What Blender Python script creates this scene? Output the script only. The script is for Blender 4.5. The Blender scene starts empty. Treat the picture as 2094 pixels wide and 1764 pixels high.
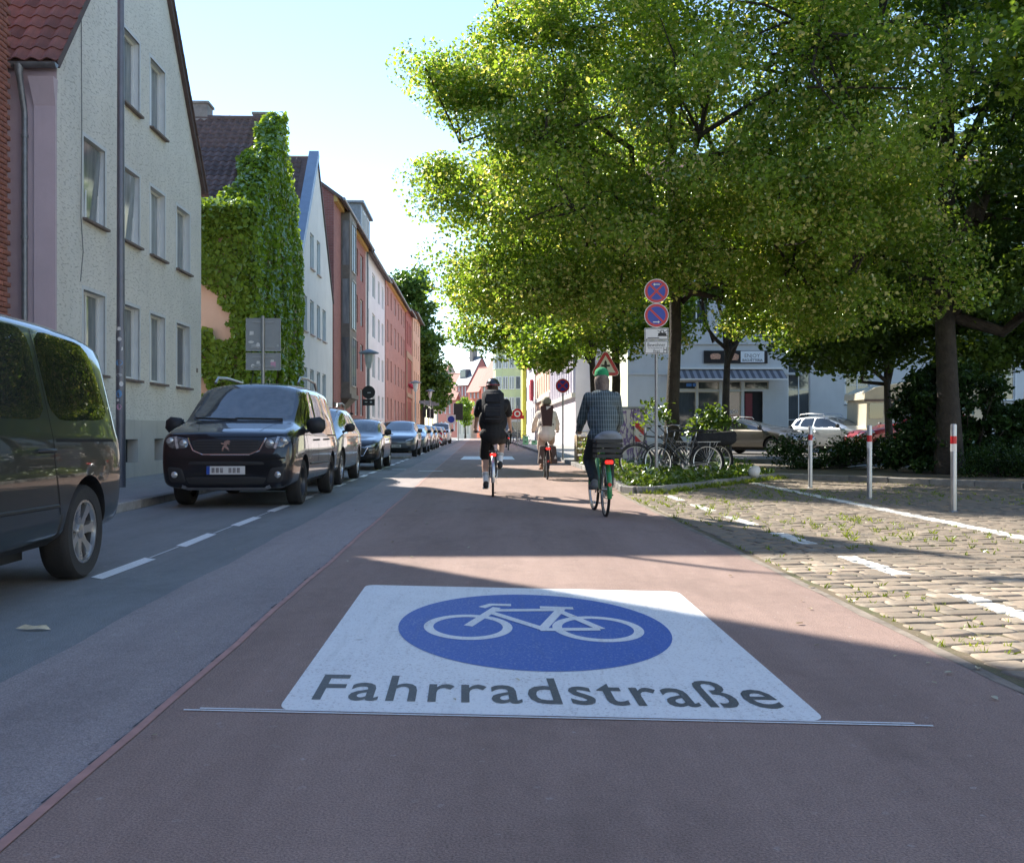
import bpy, bmesh, math, random
import numpy as np
from mathutils import Vector, Matrix, noise
from mathutils.bvhtree import BVHTree

R = math.radians
SC = bpy.context.scene
COL = SC.collection
# ---------------------------------------------------------------- camera, sky, sun, exposure
CAM_H = 1.06
cam = bpy.data.cameras.new('camera'); cam.sensor_width = 36; cam.lens = 36*2060/2094
cam.clip_start = .05; cam.clip_end = 3000
camo = bpy.data.objects.new('camera', cam); COL.objects.link(camo)
camo.location = (0, 0, CAM_H); camo.rotation_euler = (R(90), 0, 0)
SC.camera = camo
SUN_AZ, SUN_EL = 41.5, 37.4            # degrees left of the view axis, degrees above the horizon
W = bpy.data.worlds.new('World'); SC.world = W; W.use_nodes = True
wn = W.node_tree.nodes; wl = W.node_tree.links
sky = wn.new('ShaderNodeTexSky'); sky.sky_type = 'NISHITA'; sky.sun_disc = False
sky.sun_elevation = R(SUN_EL); sky.sun_rotation = R(-SUN_AZ)
sky.air_density = 1.0; sky.dust_density = 0.0; sky.ozone_density = 1.8; sky.altitude = 50
wn['Background'].inputs[1].default_value = 0.086
wl.new(sky.outputs[0], wn['Background'].inputs[0])
sun = bpy.data.lights.new('sun', 'SUN'); sun.energy = 3.2; sun.angle = R(.53); sun.color = (1, .93, .82)
suno = bpy.data.objects.new('sun', sun); COL.objects.link(suno)
_sd = Vector((-math.sin(R(SUN_AZ))*math.cos(R(SUN_EL)), math.cos(R(SUN_AZ))*math.cos(R(SUN_EL)), math.sin(R(SUN_EL))))
suno.rotation_euler = _sd.to_track_quat('Z', 'Y').to_euler(); suno.location = (-30, 30, 40)
SC.view_settings.view_transform = 'Standard'; SC.view_settings.look = 'None'
SC.view_settings.gamma = 1; SC.view_settings.exposure = 1.95
SC.cycles.use_denoising = True
SC.cycles.max_bounces = 9; SC.cycles.diffuse_bounces = 5; SC.cycles.glossy_bounces = 3
SC.cycles.transmission_bounces = 5; SC.cycles.transparent_max_bounces = 6
SC.cycles.sample_clamp_indirect = 6
SC.render.film_transparent = False

# ---------------------------------------------------------------- measuring helpers
F = 2060.; CX = 1047.; HY = 882.
def G(px, py, z=0.):
    "the point at height z seen at a pixel of the 2094 px wide view"
    y = F*(CAM_H-z)/(py-HY)
    return Vector(((px-CX)*y/F, y, z))
def A(px, py, y):
    "the point at depth y"
    return Vector(((px-CX)*y/F, y, CAM_H+(HY-py)*y/F))
TAN = -0.0325                            # the street drifts left of the view axis
STREET = math.atan(-TAN)
def S(c, s, z=0.):
    "street coordinates: c metres right of the street line, s metres ahead"
    return Vector((c+TAN*s, s, z))
# ---------------------------------------------------------------- object helpers
def tag(o, label=None, cat=None, group=None, kind=None):
    if label: o['label'] = label
    if cat: o['category'] = cat
    if group: o['group'] = group
    if kind: o['kind'] = kind
    return o
def thing(name, label, cat, loc=(0,0,0), rz=0., group=None):
    o = bpy.data.objects.new(name, None); COL.objects.link(o)
    o.location = loc; o.rotation_euler = (0, 0, rz); o.empty_display_size = .2
    return tag(o, label, cat, group)
def link(name, me, mat=None, parent=None, loc=None, rot=None):
    o = bpy.data.objects.new(name, me); COL.objects.link(o)
    if mat is not None and not me.materials: me.materials.append(mat)
    if parent is not None: o.parent = parent
    if loc is not None: o.location = loc
    if rot is not None: o.rotation_euler = rot
    return o
def np_mesh(name, v, f):
    v = np.asarray(v, dtype=np.float32).reshape(-1, 3); f = np.asarray(f, dtype=np.int32)
    me = bpy.data.meshes.new(name)
    me.vertices.add(len(v)); me.vertices.foreach_set('co', v.ravel())
    n, k = f.shape
    me.loops.add(n*k); me.loops.foreach_set('vertex_index', f.ravel())
    me.polygons.add(n); me.polygons.foreach_set('loop_start', np.arange(0, n*k, k, dtype=np.int32))
    me.update(calc_edges=True)
    return me
def smooth(me, ang=None):
    me.polygons.foreach_set('use_smooth', [True]*len(me.polygons))
    if ang is not None:
        try: me.set_sharp_from_angle(angle=R(ang))
        except Exception: pass
    return me
class MB:
    "collects shapes for one mesh"
    def __init__(s): s.v = []; s.f = []; s.m = []; s.cur = 0
    def add(s, vs, fs):
        b = len(s.v); s.v += [tuple(p) for p in vs]; s.f += [tuple(i+b for i in q) for q in fs]; s.m += [s.cur]*len(fs); return s
    def box(s, c, d, M=None, bev=0.):
        x, y, z = d[0]/2, d[1]/2, d[2]/2
        if bev:
            b = bev; vs = []
            for sx in (-1,1):
                for sy in (-1,1):
                    for sz in (-1,1):
                        vs += [(sx*(x-b), sy*(y-b), sz*z), (sx*(x-b), sy*y, sz*(z-b)), (sx*x, sy*(y-b), sz*(z-b))]
            bm = bmesh.new()
            for p in vs: bm.verts.new(p)
            r = bmesh.ops.convex_hull(bm, input=bm.verts[:])
            bmesh.ops.dissolve_limit(bm, angle_limit=.01, verts=bm.verts[:], edges=bm.edges[:])
            bm.verts.index_update()
            vs = [v.co.copy() for v in bm.verts]; fs = [[v.index for v in f.verts] for f in bm.faces]; bm.free()
        else:
            vs = [Vector((sx*x, sy*y, sz*z)) for sz in (-1,1) for sy in (-1,1) for sx in (-1,1)]
            fs = [(0,2,3,1),(4,5,7,6),(0,1,5,4),(2,6,7,3),(0,4,6,2),(1,3,7,5)]
        c = Vector(c)
        vs = [((M @ Vector(p)) if M is not None else Vector(p)) + c for p in vs]
        return s.add(vs, fs)
    def b2(s, a, b, bev=0.):
        a = Vector(a); b = Vector(b)
        return s.box((a+b)/2, [abs(q) for q in (b-a)], None, bev)
    def tube(s, pts, r, n=8, caps=True, closed=False):
        pts = [Vector(p) for p in pts]; k = len(pts)
        rs = list(r) if hasattr(r, '__len__') else [r]*k
        up = None; rings = []
        for i in range(k):
            if closed: t = pts[(i+1) % k]-pts[i-1]
            else: t = pts[min(i+1, k-1)]-pts[max(i-1, 0)]
            if t.length < 1e-9: t = Vector((0,0,1))
            t.normalize()
            if up is None:
                up = Vector((0,0,1)) if abs(t.z) < .9 else Vector((1,0,0))
            a = up - t*up.dot(t)
            if a.length < 1e-6: a = t.orthogonal()
            a.normalize(); b = t.cross(a); up = a
            rings.append([pts[i]+(a*math.cos(2*math.pi*j/n)+b*math.sin(2*math.pi*j/n))*rs[i] for j in range(n)])
        vs = [p for q in rings for p in q]; fs = []
        for i in range(k if closed else k-1):
            i2 = (i+1) % k
            for j in range(n): fs.append((i*n+j, i*n+(j+1) % n, i2*n+(j+1) % n, i2*n+j))
        if caps and not closed: fs += [tuple(range(n-1,-1,-1)), tuple((k-1)*n+j for j in range(n))]
        return s.add(vs, fs)
    def lathe(s, prof, n=24, M=None, closed=False):
        "profile of (radius, height) turned about z"
        k = len(prof); vs = [Vector((r*math.cos(2*math.pi*j/n), r*math.sin(2*math.pi*j/n), z)) for r, z in prof for j in range(n)]
        if M is not None: vs = [M @ p for p in vs]
        fs = []
        for i in range(k if closed else k-1):
            i2 = (i+1) % k
            for j in range(n): fs.append((i*n+j, i*n+(j+1) % n, i2*n+(j+1) % n, i2*n+j))
        return s.add(vs, fs)
    def prism(s, poly, h0, h1, fn=lambda x, y, h: (x, y, h)):
        n = len(poly)
        vs = [fn(x, y, h0) for x, y in poly]+[fn(x, y, h1) for x, y in poly]
        return s.add(vs, [tuple(range(n-1,-1,-1)), tuple(range(n, 2*n))]+[(i, (i+1) % n, n+(i+1) % n, n+i) for i in range(n)])
    def sphere(s, c, r, n=12, m=8, M=None):
        c = Vector(c); rr = Vector(r) if hasattr(r, '__len__') else Vector((r, r, r))
        vs = []; fs = []
        for i in range(m+1):
            a = math.pi*i/m
            for j in range(n):
                b = 2*math.pi*j/n
                p = Vector((rr.x*math.sin(a)*math.cos(b), rr.y*math.sin(a)*math.sin(b), rr.z*math.cos(a)))
                vs.append(c+((M @ p) if M is not None else p))
        for i in range(m):
            for j in range(n): fs.append((i*n+j, (i+1)*n+j, (i+1)*n+(j+1) % n, i*n+(j+1) % n))
        return s.add(vs, fs)
    def mesh(s, name='mesh', sm=None):
        me = bpy.data.meshes.new(name); me.from_pydata(s.v, [], s.f); me.update()
        if len(set(s.m)) > 1: me.polygons.foreach_set('material_index', s.m)
        if sm is not None: smooth(me, sm)
        return me
    def build(s, name, mat, parent=None, sm=None, loc=None, rot=None):
        me = s.mesh(name, sm)
        for m in (mat if isinstance(mat, (list, tuple)) else [mat]): me.materials.append(m)
        return link(name, me, None, parent, loc, rot)
def baked(o):
    dg = bpy.context.evaluated_depsgraph_get()
    return bpy.data.meshes.new_from_object(o.evaluated_get(dg))
def drop(o):
    bpy.data.objects.remove(o, do_unlink=True)
def replicate(me, mats):
    "one numpy mesh from many copies of a small mesh (all faces fan-triangulated)"
    v = np.array([p.co[:] for p in me.vertices]); tri = []
    for p in me.polygons:
        q = list(p.vertices)
        for i in range(1, len(q)-1): tri.append((q[0], q[i], q[i+1]))
    tri = np.array(tri); M = np.array([[list(r) for r in m] for m in mats])
    vv = np.einsum('kij,nj->kni', M[:, :3, :3], v)+M[:, None, :3, 3]
    ff = tri[None]+(np.arange(len(M))*len(v))[:, None, None]
    return vv.reshape(-1, 3), ff.reshape(-1, 3)
def pieces(name, metas, mats, mat, parent, limit=300, inv=None, sm=None):
    "copies of piece meshes: the nearest as parts of their own, the rest as one mass"
    cw = Vector((0, 0, CAM_H))
    P = parent.matrix_world if parent is not None else Matrix()
    if parent is not None:
        P = Matrix.Translation(parent.location) @ parent.rotation_euler.to_matrix().to_4x4()
        if parent.parent is not None:
            q = parent.parent; P = Matrix.Translation(q.location) @ q.rotation_euler.to_matrix().to_4x4() @ P
    order = sorted(range(len(mats)), key=lambda i: (P @ mats[i].translation-cw).length)
    for me in metas:
        if not me.materials: me.materials.append(mat)
        if sm is not None: smooth(me, sm)
    for i in order[:limit]:
        o = link(name, metas[i % len(metas)], None, parent); o.matrix_local = mats[i]
    rest = order[limit:]
    if rest:
        vs = []; fs = []; b = 0
        for k, me in enumerate(metas):
            mm = [mats[i] for i in rest if i % len(metas) == k]
            if not mm: continue
            v, f = replicate(me, mm); vs.append(v); fs.append(f+b); b += len(v)
        me = np_mesh(name+'_mass', np.concatenate(vs), np.concatenate(fs))
        if sm is not None: smooth(me, sm)
        o = link(name+'_mass', me, mat, parent); o['kind'] = 'stuff'
def TR(loc, rz=0., sc=None, rx=0., ry=0.):
    m = Matrix.Translation(loc) @ Matrix.Rotation(rz, 4, 'Z')
    if rx: m = m @ Matrix.Rotation(rx, 4, 'X')
    if ry: m = m @ Matrix.Rotation(ry, 4, 'Y')
    if sc is not None: m = m @ Matrix.Diagonal((sc[0], sc[1], sc[2], 1))
    return m
# ---------------------------------------------------------------- materials
def srgb(r, g, b):
    return tuple(((c/255)/12.92 if c/255 <= .04045 else ((c/255+.055)/1.055)**2.4) for c in (r, g, b))
class NT:
    def __init__(s, name):
        s.m = bpy.data.materials.new(name); s.m.use_nodes = True
        s.n = s.m.node_tree.nodes; s.l = s.m.node_tree.links; s.b = s.n['Principled BSDF']; s.out = s.n['Material Output']
    def new(s, t, **k):
        o = s.n.new('ShaderNode'+t)
        for a, v in k.items(): setattr(o, a, v)
        return o
    def link(s, a, b): s.l.new(a, b)
    def val(s, sock, v):
        if hasattr(v, 'is_output') or hasattr(v, 'links'): s.l.new(v, sock)
        else: sock.default_value = v
    def coord(s, kind='Object'):
        if kind == 'World': return s.new('NewGeometry').outputs['Position']
        return s.new('TexCoord').outputs[kind]
    def mapping(s, vec, scale=(1,1,1), rot=(0,0,0), loc=(0,0,0)):
        o = s.new('Mapping'); s.l.new(vec, o.inputs[0]); o.inputs['Scale'].default_value = scale; o.inputs['Rotation'].default_value = rot; o.inputs['Location'].default_value = loc
        return o.outputs[0]
    def noise(s, vec, scale, detail=4, rough=.6, out=0):
        o = s.new('TexNoise'); s.l.new(vec, o.inputs['Vector']); o.inputs['Scale'].default_value = scale; o.inputs['Detail'].default_value = detail; o.inputs['Roughness'].default_value = rough
        return o.outputs[out]
    def voro(s, vec, scale, feat='F1', out='Distance'):
        o = s.new('TexVoronoi', feature=feat); s.l.new(vec, o.inputs['Vector']); o.inputs['Scale'].default_value = scale
        return o.outputs[out]
    def ramp(s, fac, stops):
        o = s.new('ValToRGB'); s.l.new(fac, o.inputs[0]); e = o.color_ramp.elements
        while len(e) < len(stops): e.new(.5)
        for x, (p, c) in zip(e, stops):
            x.position = p; x.color = (c, c, c, 1) if not hasattr(c, '__len__') else (c[0], c[1], c[2], 1)
        return o.outputs[0]
    def math(s, op, a, b=0., c=None, clamp=False):
        o = s.new('Math', operation=op); o.use_clamp = clamp
        s.val(o.inputs[0], a); s.val(o.inputs[1], b)
        if c is not None: s.val(o.inputs[2], c)
        return o.outputs[0]
    def mix(s, fac, a, b, mode='MIX'):
        o = s.new('MixRGB', blend_type=mode)
        s.val(o.inputs[0], fac)
        for i, q in ((1, a), (2, b)):
            if hasattr(q, 'links'): s.l.new(q, o.inputs[i])
            else: o.inputs[i].default_value = (q[0], q[1], q[2], 1) if hasattr(q, '__len__') else (q, q, q, 1)
        return o.outputs[0]
    def bump(s, h, st=.3, dist=.02):
        o = s.new('Bump'); o.inputs['Strength'].default_value = st; o.inputs['Distance'].default_value = dist
        s.l.new(h, o.inputs['Height']); s.l.new(o.outputs[0], s.b.inputs['Normal'])
    def setp(s, **k):
        for a, v in k.items():
            i = s.b.inputs[a.replace('_', ' ')]
            if hasattr(v, 'links'): s.l.new(v, i)
            elif hasattr(v, '__len__') and len(v) == 3: i.default_value = (*v, 1)
            else: i.default_value = v
MATS = {}
def mat(name, col, rough=.6, metal=0., var=.18, scale=3., bump=0., bscale=60., coat=0., spec=.5, rnd=0., coord='Object', dirt=0., dist=.01):
    if name in MATS: return MATS[name]
    t = NT(name); co = t.coord(coord)
    n = t.noise(co, scale, 6, .65)
    dark = tuple(c*(1-var) for c in col); lite = tuple(min(1, c*(1+var)) for c in col)
    c = t.ramp(n, [(.3, dark), (.7, lite)])
    if rnd:
        inf = t.new('ObjectInfo').outputs['Random']
        c = t.mix(1., c, t.ramp(inf, [(0, 1-rnd), (1, 1+rnd*.6)]), 'MULTIPLY')
    if dirt:
        n2 = t.noise(co, scale*.35, 8, .75)
        c = t.mix(t.ramp(n2, [(.5, 0.), (.75, dirt)]), c, tuple(q*.45 for q in col))
    t.setp(Base_Color=c, Metallic=metal)
    t.setp(Roughness=t.ramp(n, [(.2, max(0, rough-.08)), (.8, min(1, rough+.08))]))
    t.b.inputs['Specular IOR Level'].default_value = spec
    if coat: t.setp(Coat_Weight=coat, Coat_Roughness=.03)
    if bump: t.bump(t.noise(co, bscale, 3, .6), bump, dist)
    MATS[name] = t.m
    return t.m
# ================================================================ ground, road, markings
rng = random.Random(7)
def asphalt(name, col, tint=None, track=.25, grit=.35):
    t = NT(name); co = t.coord('World')
    big = t.noise(t.mapping(co, (1.1, .12, 1)), 1.4, 6, .7)
    mid = t.noise(co, 9, 5, .7)
    fine = t.noise(co, 130, 2, .7); grain = t.noise(co, 75, 4, .8)
    dark = tuple(c*(1-track) for c in col); lite = tuple(c*(1+track) for c in (tint or col))
    c = t.ramp(big, [(.3, dark), (.72, lite)])
    c = t.mix(.35, c, t.ramp(mid, [(.25, tuple(q*.7 for q in col)), (.8, tuple(q*1.25 for q in col))]))
    c = t.mix(1., c, t.ramp(fine, [(.3, 1-grit), (.72, 1+grit)]), 'MULTIPLY')
    c = t.mix(t.ramp(t.voro(co, 55, out='Color'), [(.92, 0.), (.97, .35)]), c, (.5, .47, .44))
    pit = t.ramp(t.voro(t.mapping(co, (1, 1.3, 1)), 38), [(.0, 1.), (.16, 0.)])
    c = t.mix(t.math('MULTIPLY', pit, .55), c, tuple(q*.28 for q in col))
    stain = t.noise(t.mapping(co, (.9, .5, 1), loc=(3.1, 1.7, 0)), 1.1, 7, .72)
    c = t.mix(t.ramp(stain, [(.52, 0.), (.72, .5)]), c, tuple(q*.5 for q in col))
    t.setp(Base_Color=c, Roughness=.82)
    t.b.inputs['Specular IOR Level'].default_value = .35
    h = t.math('ADD', t.math('MULTIPLY', grain, .8), fine)
    t.bump(h, .55, .007)
    return t.m
M_GREY = asphalt('grey_asphalt', (.215, .22, .22))
M_BAND = asphalt('pinkish_asphalt', (.30, .258, .25), (.35, .305, .295), .16)
M_RED = asphalt('red_asphalt', (.275, .19, .16), (.32, .23, .195), .2)
M_PAVE = asphalt('pale_pavement', (.30, .29, .28), None, .12)
M_SEAM = mat('seam_pink', (.42, .235, .2), .8, var=.2, scale=9, coord='World')
M_TAR = mat('joint_tar', (.035, .033, .035), .7, var=.3, scale=20, coord='World')
def paint(name, col, wear=.35, under=(.2, .14, .13)):
    t = NT(name); co = t.coord('World')
    n = t.noise(co, 70, 5, .75); n2 = t.noise(co, 2.2, 5, .7)
    c = t.mix(t.ramp(n2, [(.35, 0.), (.75, .22)]), col, tuple(q*.74 for q in col))
    m = t.math('MULTIPLY', t.ramp(n, [(.54, 0.), (.64, 1.)]), t.ramp(n2, [(.35, wear*.5), (.7, min(1, wear*1.6))]))
    sc_ = t.noise(t.mapping(co, (7, .5, 1), (0, 0, R(12))), 2.2, 6, .75)
    c = t.mix(t.ramp(sc_, [(.52, 0.), (.74, .5)]), c, tuple(q*.62+.03 for q in col))
    c = t.mix(m, c, under)
    spk = t.voro(co, 34, out='Color'); c = t.mix(t.ramp(spk, [(.95, 0.), (.97, .5)]), c, under)
    t.setp(Base_Color=c, Roughness=.62)
    t.bump(t.noise(co, 160, 2, .6), .35, .004)
    return t.m
M_WHITE = paint('white_road_paint', (.82, .83, .82), .5)
M_BLUE = paint('blue_road_paint', (.045, .125, .44), .5, (.45, .5, .6))
M_LETTER = paint('dark_letter', (.085, .09, .09), .25, (.4, .42, .42))

def sheet(name, pts, z, m, kind='structure', parent=None):
    me = bpy.data.meshes.new(name)
    me.from_pydata([(p[0], p[1], z) for p in pts], [], [tuple(range(len(pts)))]); me.update()
    o = link(name, me, m, parent)
    if kind and parent is None: o['kind'] = kind
    return o
def strip(name, left, right, z, m, parent=None):
    "quad strip between two polylines"
    n = len(left); me = bpy.data.meshes.new(name)
    me.from_pydata([(p[0], p[1], z) for p in left]+[(p[0], p[1], z) for p in right], [], [(i, n+i, n+i+1, i+1) for i in range(n-1)]); me.update()
    o = link(name, me, m, parent)
    if parent is None: o['kind'] = 'structure'
    return o
E = 1500
sheet('ground', [(-E, -E), (E, -E), (E, E), (-E, E)], 0, M_GREY)
SS = [-8, 0, 4, 8, 12, 17, 25, 40, 60, 90, 120, 150]
def wob(c, s, a=.006): return S(c+a*math.sin(s*1.7)+a*.6*math.sin(s*4.1), s)
fine_s = [-8+.5*i for i in range(140)]+[62+2*i for i in range(44)]
def edge_right(s):
    if s < 17: return 2.0+.012*s+.13+TAN*0
    return 2.55+.4*min(1, (s-17)/10)
strip('red_lane', [wob(-1.2, s) for s in fine_s], [S(edge_right(s), s) for s in fine_s], .008, M_RED)
strip('lane_band', [wob(-2.02, s, .015) for s in fine_s], [wob(-1.2, s) for s in fine_s], .0045, M_BAND)
strip('lane_seam', [wob(-1.222, s) for s in fine_s], [wob(-1.188, s) for s in fine_s], .0125, M_SEAM)
# broken tar edge beside the seam
mb = MB(); s = 1.2
while s < 30:
    l = rng.uniform(.03, .22); w = rng.uniform(.004, .016)
    a, b = wob(-1.224-w, s), wob(-1.223, s+l)
    mb.add([(a.x, a.y, .0105), (b.x, a.y, .0105), (b.x-.004, b.y, .0105), (a.x+.003, b.y, .0105)], [(0,1,2,3)]); s += l+rng.uniform(.01, .16)
o = mb.build('seam_tar_edge', M_TAR); o['kind'] = 'structure'

# ---- the big road marking
BL, BR, TRc, TL = G(567, 1456), G(1692, 1479), G(1386, 1212), G(749, 1198)
U = ((BR-BL)+(TRc-TL)).normalized(); V = ((TL-BL)+(TRc-BR)).normalized()
STRETCH = 1.45
Om = G(1087, 1272)
def uv(p):
    "pixel to normalised marking coordinates"
    d = G(*p)-Om; det = U.x*V.y-U.y*V.x
    return ((d.x*V.y-d.y*V.x)/det, (U.x*d.y-U.y*d.x)/det/STRETCH)
def xy(u, v):
    p = Om+U*u+V*(v*STRETCH); return (p.x, p.y)
marking = thing('road_marking', 'large white bicycle street marking with blue disc and lettering on red asphalt', 'road marking', (0, 0, 0))
def mk_poly(name, pts, z, m): return sheet(name, pts, z, m, None, marking)
cs = [BL, BR, TRc, TL]; pts = []
for i in range(4):
    p = cs[i]; a = cs[i-1]; b = cs[(i+1) % 4]; r = .07
    da = (a-p).normalized(); db = (b-p).normalized()
    ra = r*(STRETCH if i % 2 == 0 else 1); rb = r*(1 if i % 2 == 0 else STRETCH)
    for k in range(7):
        t = k/6; q = p+da*ra*(1-t)**2+db*rb*t**2; pts.append((q.x, q.y))
mk_poly('panel', pts, .0100, M_WHITE)
cu, cv = uv((1087, 1283))
mk_poly('blue_disc', [xy(cu+.728*math.cos(a), cv+.715*math.sin(a)) for a in [2*math.pi*i/72 for i in range(72)]], .0115, M_BLUE)
mb = MB()
def ribbon(path, w, closed=False, z=.0130):
    n = len(path); L = []; Rr = []
    for i in range(n):
        a = path[i-1] if (closed or i > 0) else path[i]; b = path[(i+1) % n] if (closed or i < n-1) else path[i]
        dx, dy = b[0]-a[0], b[1]-a[1]; q = math.hypot(dx, dy) or 1
        nx, ny = -dy/q*w/2, dx/q*w/2
        L.append((*xy(path[i][0]+nx, path[i][1]+ny), z)); Rr.append((*xy(path[i][0]-nx, path[i][1]-ny), z))
    mb.add(L+Rr, [(i, (i+1) % n, n+(i+1) % n, n+i) for i in range(n if closed else n-1)])
WB = .052
for c, rx in (((957, 1285), .215), ((1222, 1289), .215)):
    q = uv(c); ribbon([(q[0]+rx*math.cos(a), q[1]+rx*math.sin(a)) for a in [2*math.pi*i/40 for i in range(40)]], WB, True)
zz = .0131
for pl in ([(957, 1284), (1016, 1246)], [(985, 1246), (1004, 1240), (1045, 1241)], [(1008, 1252), (1140, 1251)], [(1003, 1256), (1113, 1291)],
           [(1150, 1246), (1108, 1292)], [(1104, 1292), (1226, 1291)], [(1140, 1252), (1230, 1291)], [(1104, 1246), (1172, 1248)]):
    zz += .0002; ribbon([uv(p) for p in pl], WB, z=zz)
mb.build('bicycle_symbol', M_WHITE, marking)
def text_mesh(txt, bold=0., spacing=1., ext=0.):
    cu_ = bpy.data.curves.new('text', 'FONT'); cu_.body = txt; cu_.offset = bold; cu_.space_character = spacing; cu_.extrude = ext; cu_.resolution_u = 3
    o = bpy.data.objects.new('text', cu_); COL.objects.link(o)
    me = baked(o); drop(o)
    v = np.array([p.co[:] for p in me.vertices])
    v[:, 0] -= v[:, 0].min(); wd = v[:, 0].max()
    me.vertices.foreach_set('co', v.astype(np.float32).ravel()); me.update(); me.materials.clear()
    return me, wd
T0, T1, TT = G(637, 1434), G(1609, 1453), G(667, 1381)
tm, wd = text_mesh('Fahrradstraße', .010, 1.10)
ex = (T1-T0)/wd; ey = (TT-T0)/.73
tm.transform(Matrix(((ex.x, ey.x, 0, T0.x), (ex.y, ey.y, 0, T0.y), (0, 0, 1, .0115), (0, 0, 0, 1)))); tm.update()
link('lettering', tm, M_LETTER, marking)
M_THIN = paint('thin_white_line', (.78, .79, .8), .25)
a, b = G(378, 1454), G(1905, 1487)
for k, (f0, f1, dy) in enumerate(((0., 1., .014), (.02, .98, -.012))):
    p, q = a.lerp(b, f0), a.lerp(b, f1)
    me_o = sheet('guide_line', [(p.x, p.y-.007-dy), (q.x, q.y-.007-dy), (q.x, q.y+.007-dy), (p.x, p.y+.007-dy)], .0115, M_THIN, None, marking)
far_mark = sheet('road_marking', [G(941, 940)[:2], G(1053, 940)[:2], G(1047, 933.5)[:2], G(949, 933.5)[:2]], .0125, M_WHITE, None)
tag(far_mark, 'distant white road marking panel beyond the riding cyclists', 'road marking')
# ---- parking bay dashes on the left
dashes = thing('parking_line', 'broken white parking line beside the parked cars', 'road marking', (0, 0, 0)); del dashes['category']; dashes['kind'] = 'structure'
s = 7.25
while s < 40:
    l = 1.15+rng.uniform(-.05, .05)
    w = .062
    p = [wob(-2.75-w, s+.06, .01), wob(-2.75+w, s-.04, .01), wob(-2.75+w, s+l-.05, .01), wob(-2.75-w, s+l+.05, .01)]
    sheet('dash', [(q.x, q.y) for q in p], .0045, M_WHITE, None, dashes)
    p = [S(-2.75-.018, s+l+.05), S(-2.75-.004, s+l+.05), S(-2.75-.004, s+2.0), S(-2.75-.018, s+2.0)]
    sheet('thin_line', [(q.x, q.y) for q in p], .0045, M_THIN, None, dashes)
    s += 2.02
strip('parking_edge_line', [S(-2.85, s_) for s_ in (42, 80, 130)], [S(-2.7, s_) for s_ in (42, 80, 130)], .0045, M_WHITE)
for (x0, x1, s_) in ((-4.6, -2.8, 25.3), (-4.6, -2.8, 31.0), (-4.7, -2.85, 4.6)):
    p = [S(x0, s_), S(x1, s_), S(x1, s_+.12), S(x0, s_+.12)]
    sheet('bay_line', [(q.x, q.y) for q in p], .0045, M_WHITE)
# small transverse marks on the carriageway
for (x0, x1, y_) in ((855, 905, 964), (800, 830, 961)):
    p, q = G(x0, y_), G(x1, y_)
    sheet('faint_mark', [(p.x, p.y), (q.x, q.y), (q.x, q.y+.25), (p.x, p.y+.25)], .0145, M_THIN)

# ---- pavements and kerbs
M_KERB = mat('kerb_stone', (.24, .235, .225), .85, var=.25, scale=7, bump=.4, bscale=50, rnd=.25, dirt=.4)
def slab(name, poly, z0, z1, m):
    o = MB().prism([(p[0], p[1]) for p in poly], z0, z1).build(name, m); o['kind'] = 'structure'; return o
pv = slab('pavement', [S(-7.2, -8), S(-4.82, -8), S(-4.82, 130), S(-7.2, 130)], 0, .12, M_PAVE)
def kerb_line(parent_name, pts, step=1.0, w=.13, h=.13, limit=300):
    root = bpy.data.objects.new(parent_name, None); COL.objects.link(root); root['kind'] = 'structure'
    base = MB().box((0, 0, h/2), (1, w, h), None, .012).mesh('kerb_stone')
    ms = []
    for i in range(len(pts)-1):
        a, b = Vector(pts[i][:2]), Vector(pts[i+1][:2]); d = b-a; n = max(1, round(d.length/step)); ang = math.atan2(d.y, d.x)
        for k in range(n):
            p = a+d*((k+.5)/n)
            ms.append(TR((p.x+rng.uniform(-.004, .004), p.y, rng.uniform(-.008, .004)), ang+rng.uniform(-.004, .004), (d.length/n-.012, 1, 1)))
    pieces('kerb_stone', [base], ms, M_KERB, root, limit)
    return root
kerb_line('kerb', [S(-4.755, s) for s in (-6, 20, 60, 128)])
# right: planting bed, footpath, far pavement
soil = mat('bed_soil', (.085, .065, .045), .95, var=.4, scale=5, bump=.6, bscale=30, coord='World')
BED = [(1.95, 17.5), (2.35, 17.0), (5.9, 22.6), (5.6, 27), (4.4, 34), S(2.95, 34)[:2], S(2.95, 27)[:2], S(2.62, 19)[:2]]
bed = slab('planting_bed', BED, 0, .11, soil)
kb = kerb_line('kerb', [(5.95, 22.65), (4.2, 19.85), (2.4, 16.98), (2.1, 17.0), (1.93, 17.3), S(2.62, 19.0)[:2], S(2.9, 27)[:2], S(2.95, 40)[:2], S(2.95, 125)[:2]], .9)
M_PATH = asphalt('footpath_slabs', (.17, .145, .115), None, .3)
slab('footpath', [(5.95, 22.6), (9.4, 18.6), (16, 16.2), (40, 14), (40, 25.5), (9, 27), (5.6, 33)], 0, .10, M_PATH)
kerb_line('kerb', [(5.97, 22.55), (9.4, 18.5), (16, 16.1), (26, 14.7)], .9)
slab('pavement', [S(3.02, 34), S(7.2, 36), S(6.6, 130), S(3.02, 130)], 0, .11, M_PAVE)
slab('square', [(6.3, 33.5), (40, 29), (40, 52.2), (6.3, 52.2)], 0, .15, asphalt('square_paving', (.15, .14, .13), None, .25))
slab('kerb_island', [S(-4.6, 38.6), S(-2.9, 38.6), S(-2.7, 39.2), S(-2.7, 40.3), S(-2.95, 40.8), S(-4.6, 40.8)], 0, .1, M_KERB)

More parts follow.
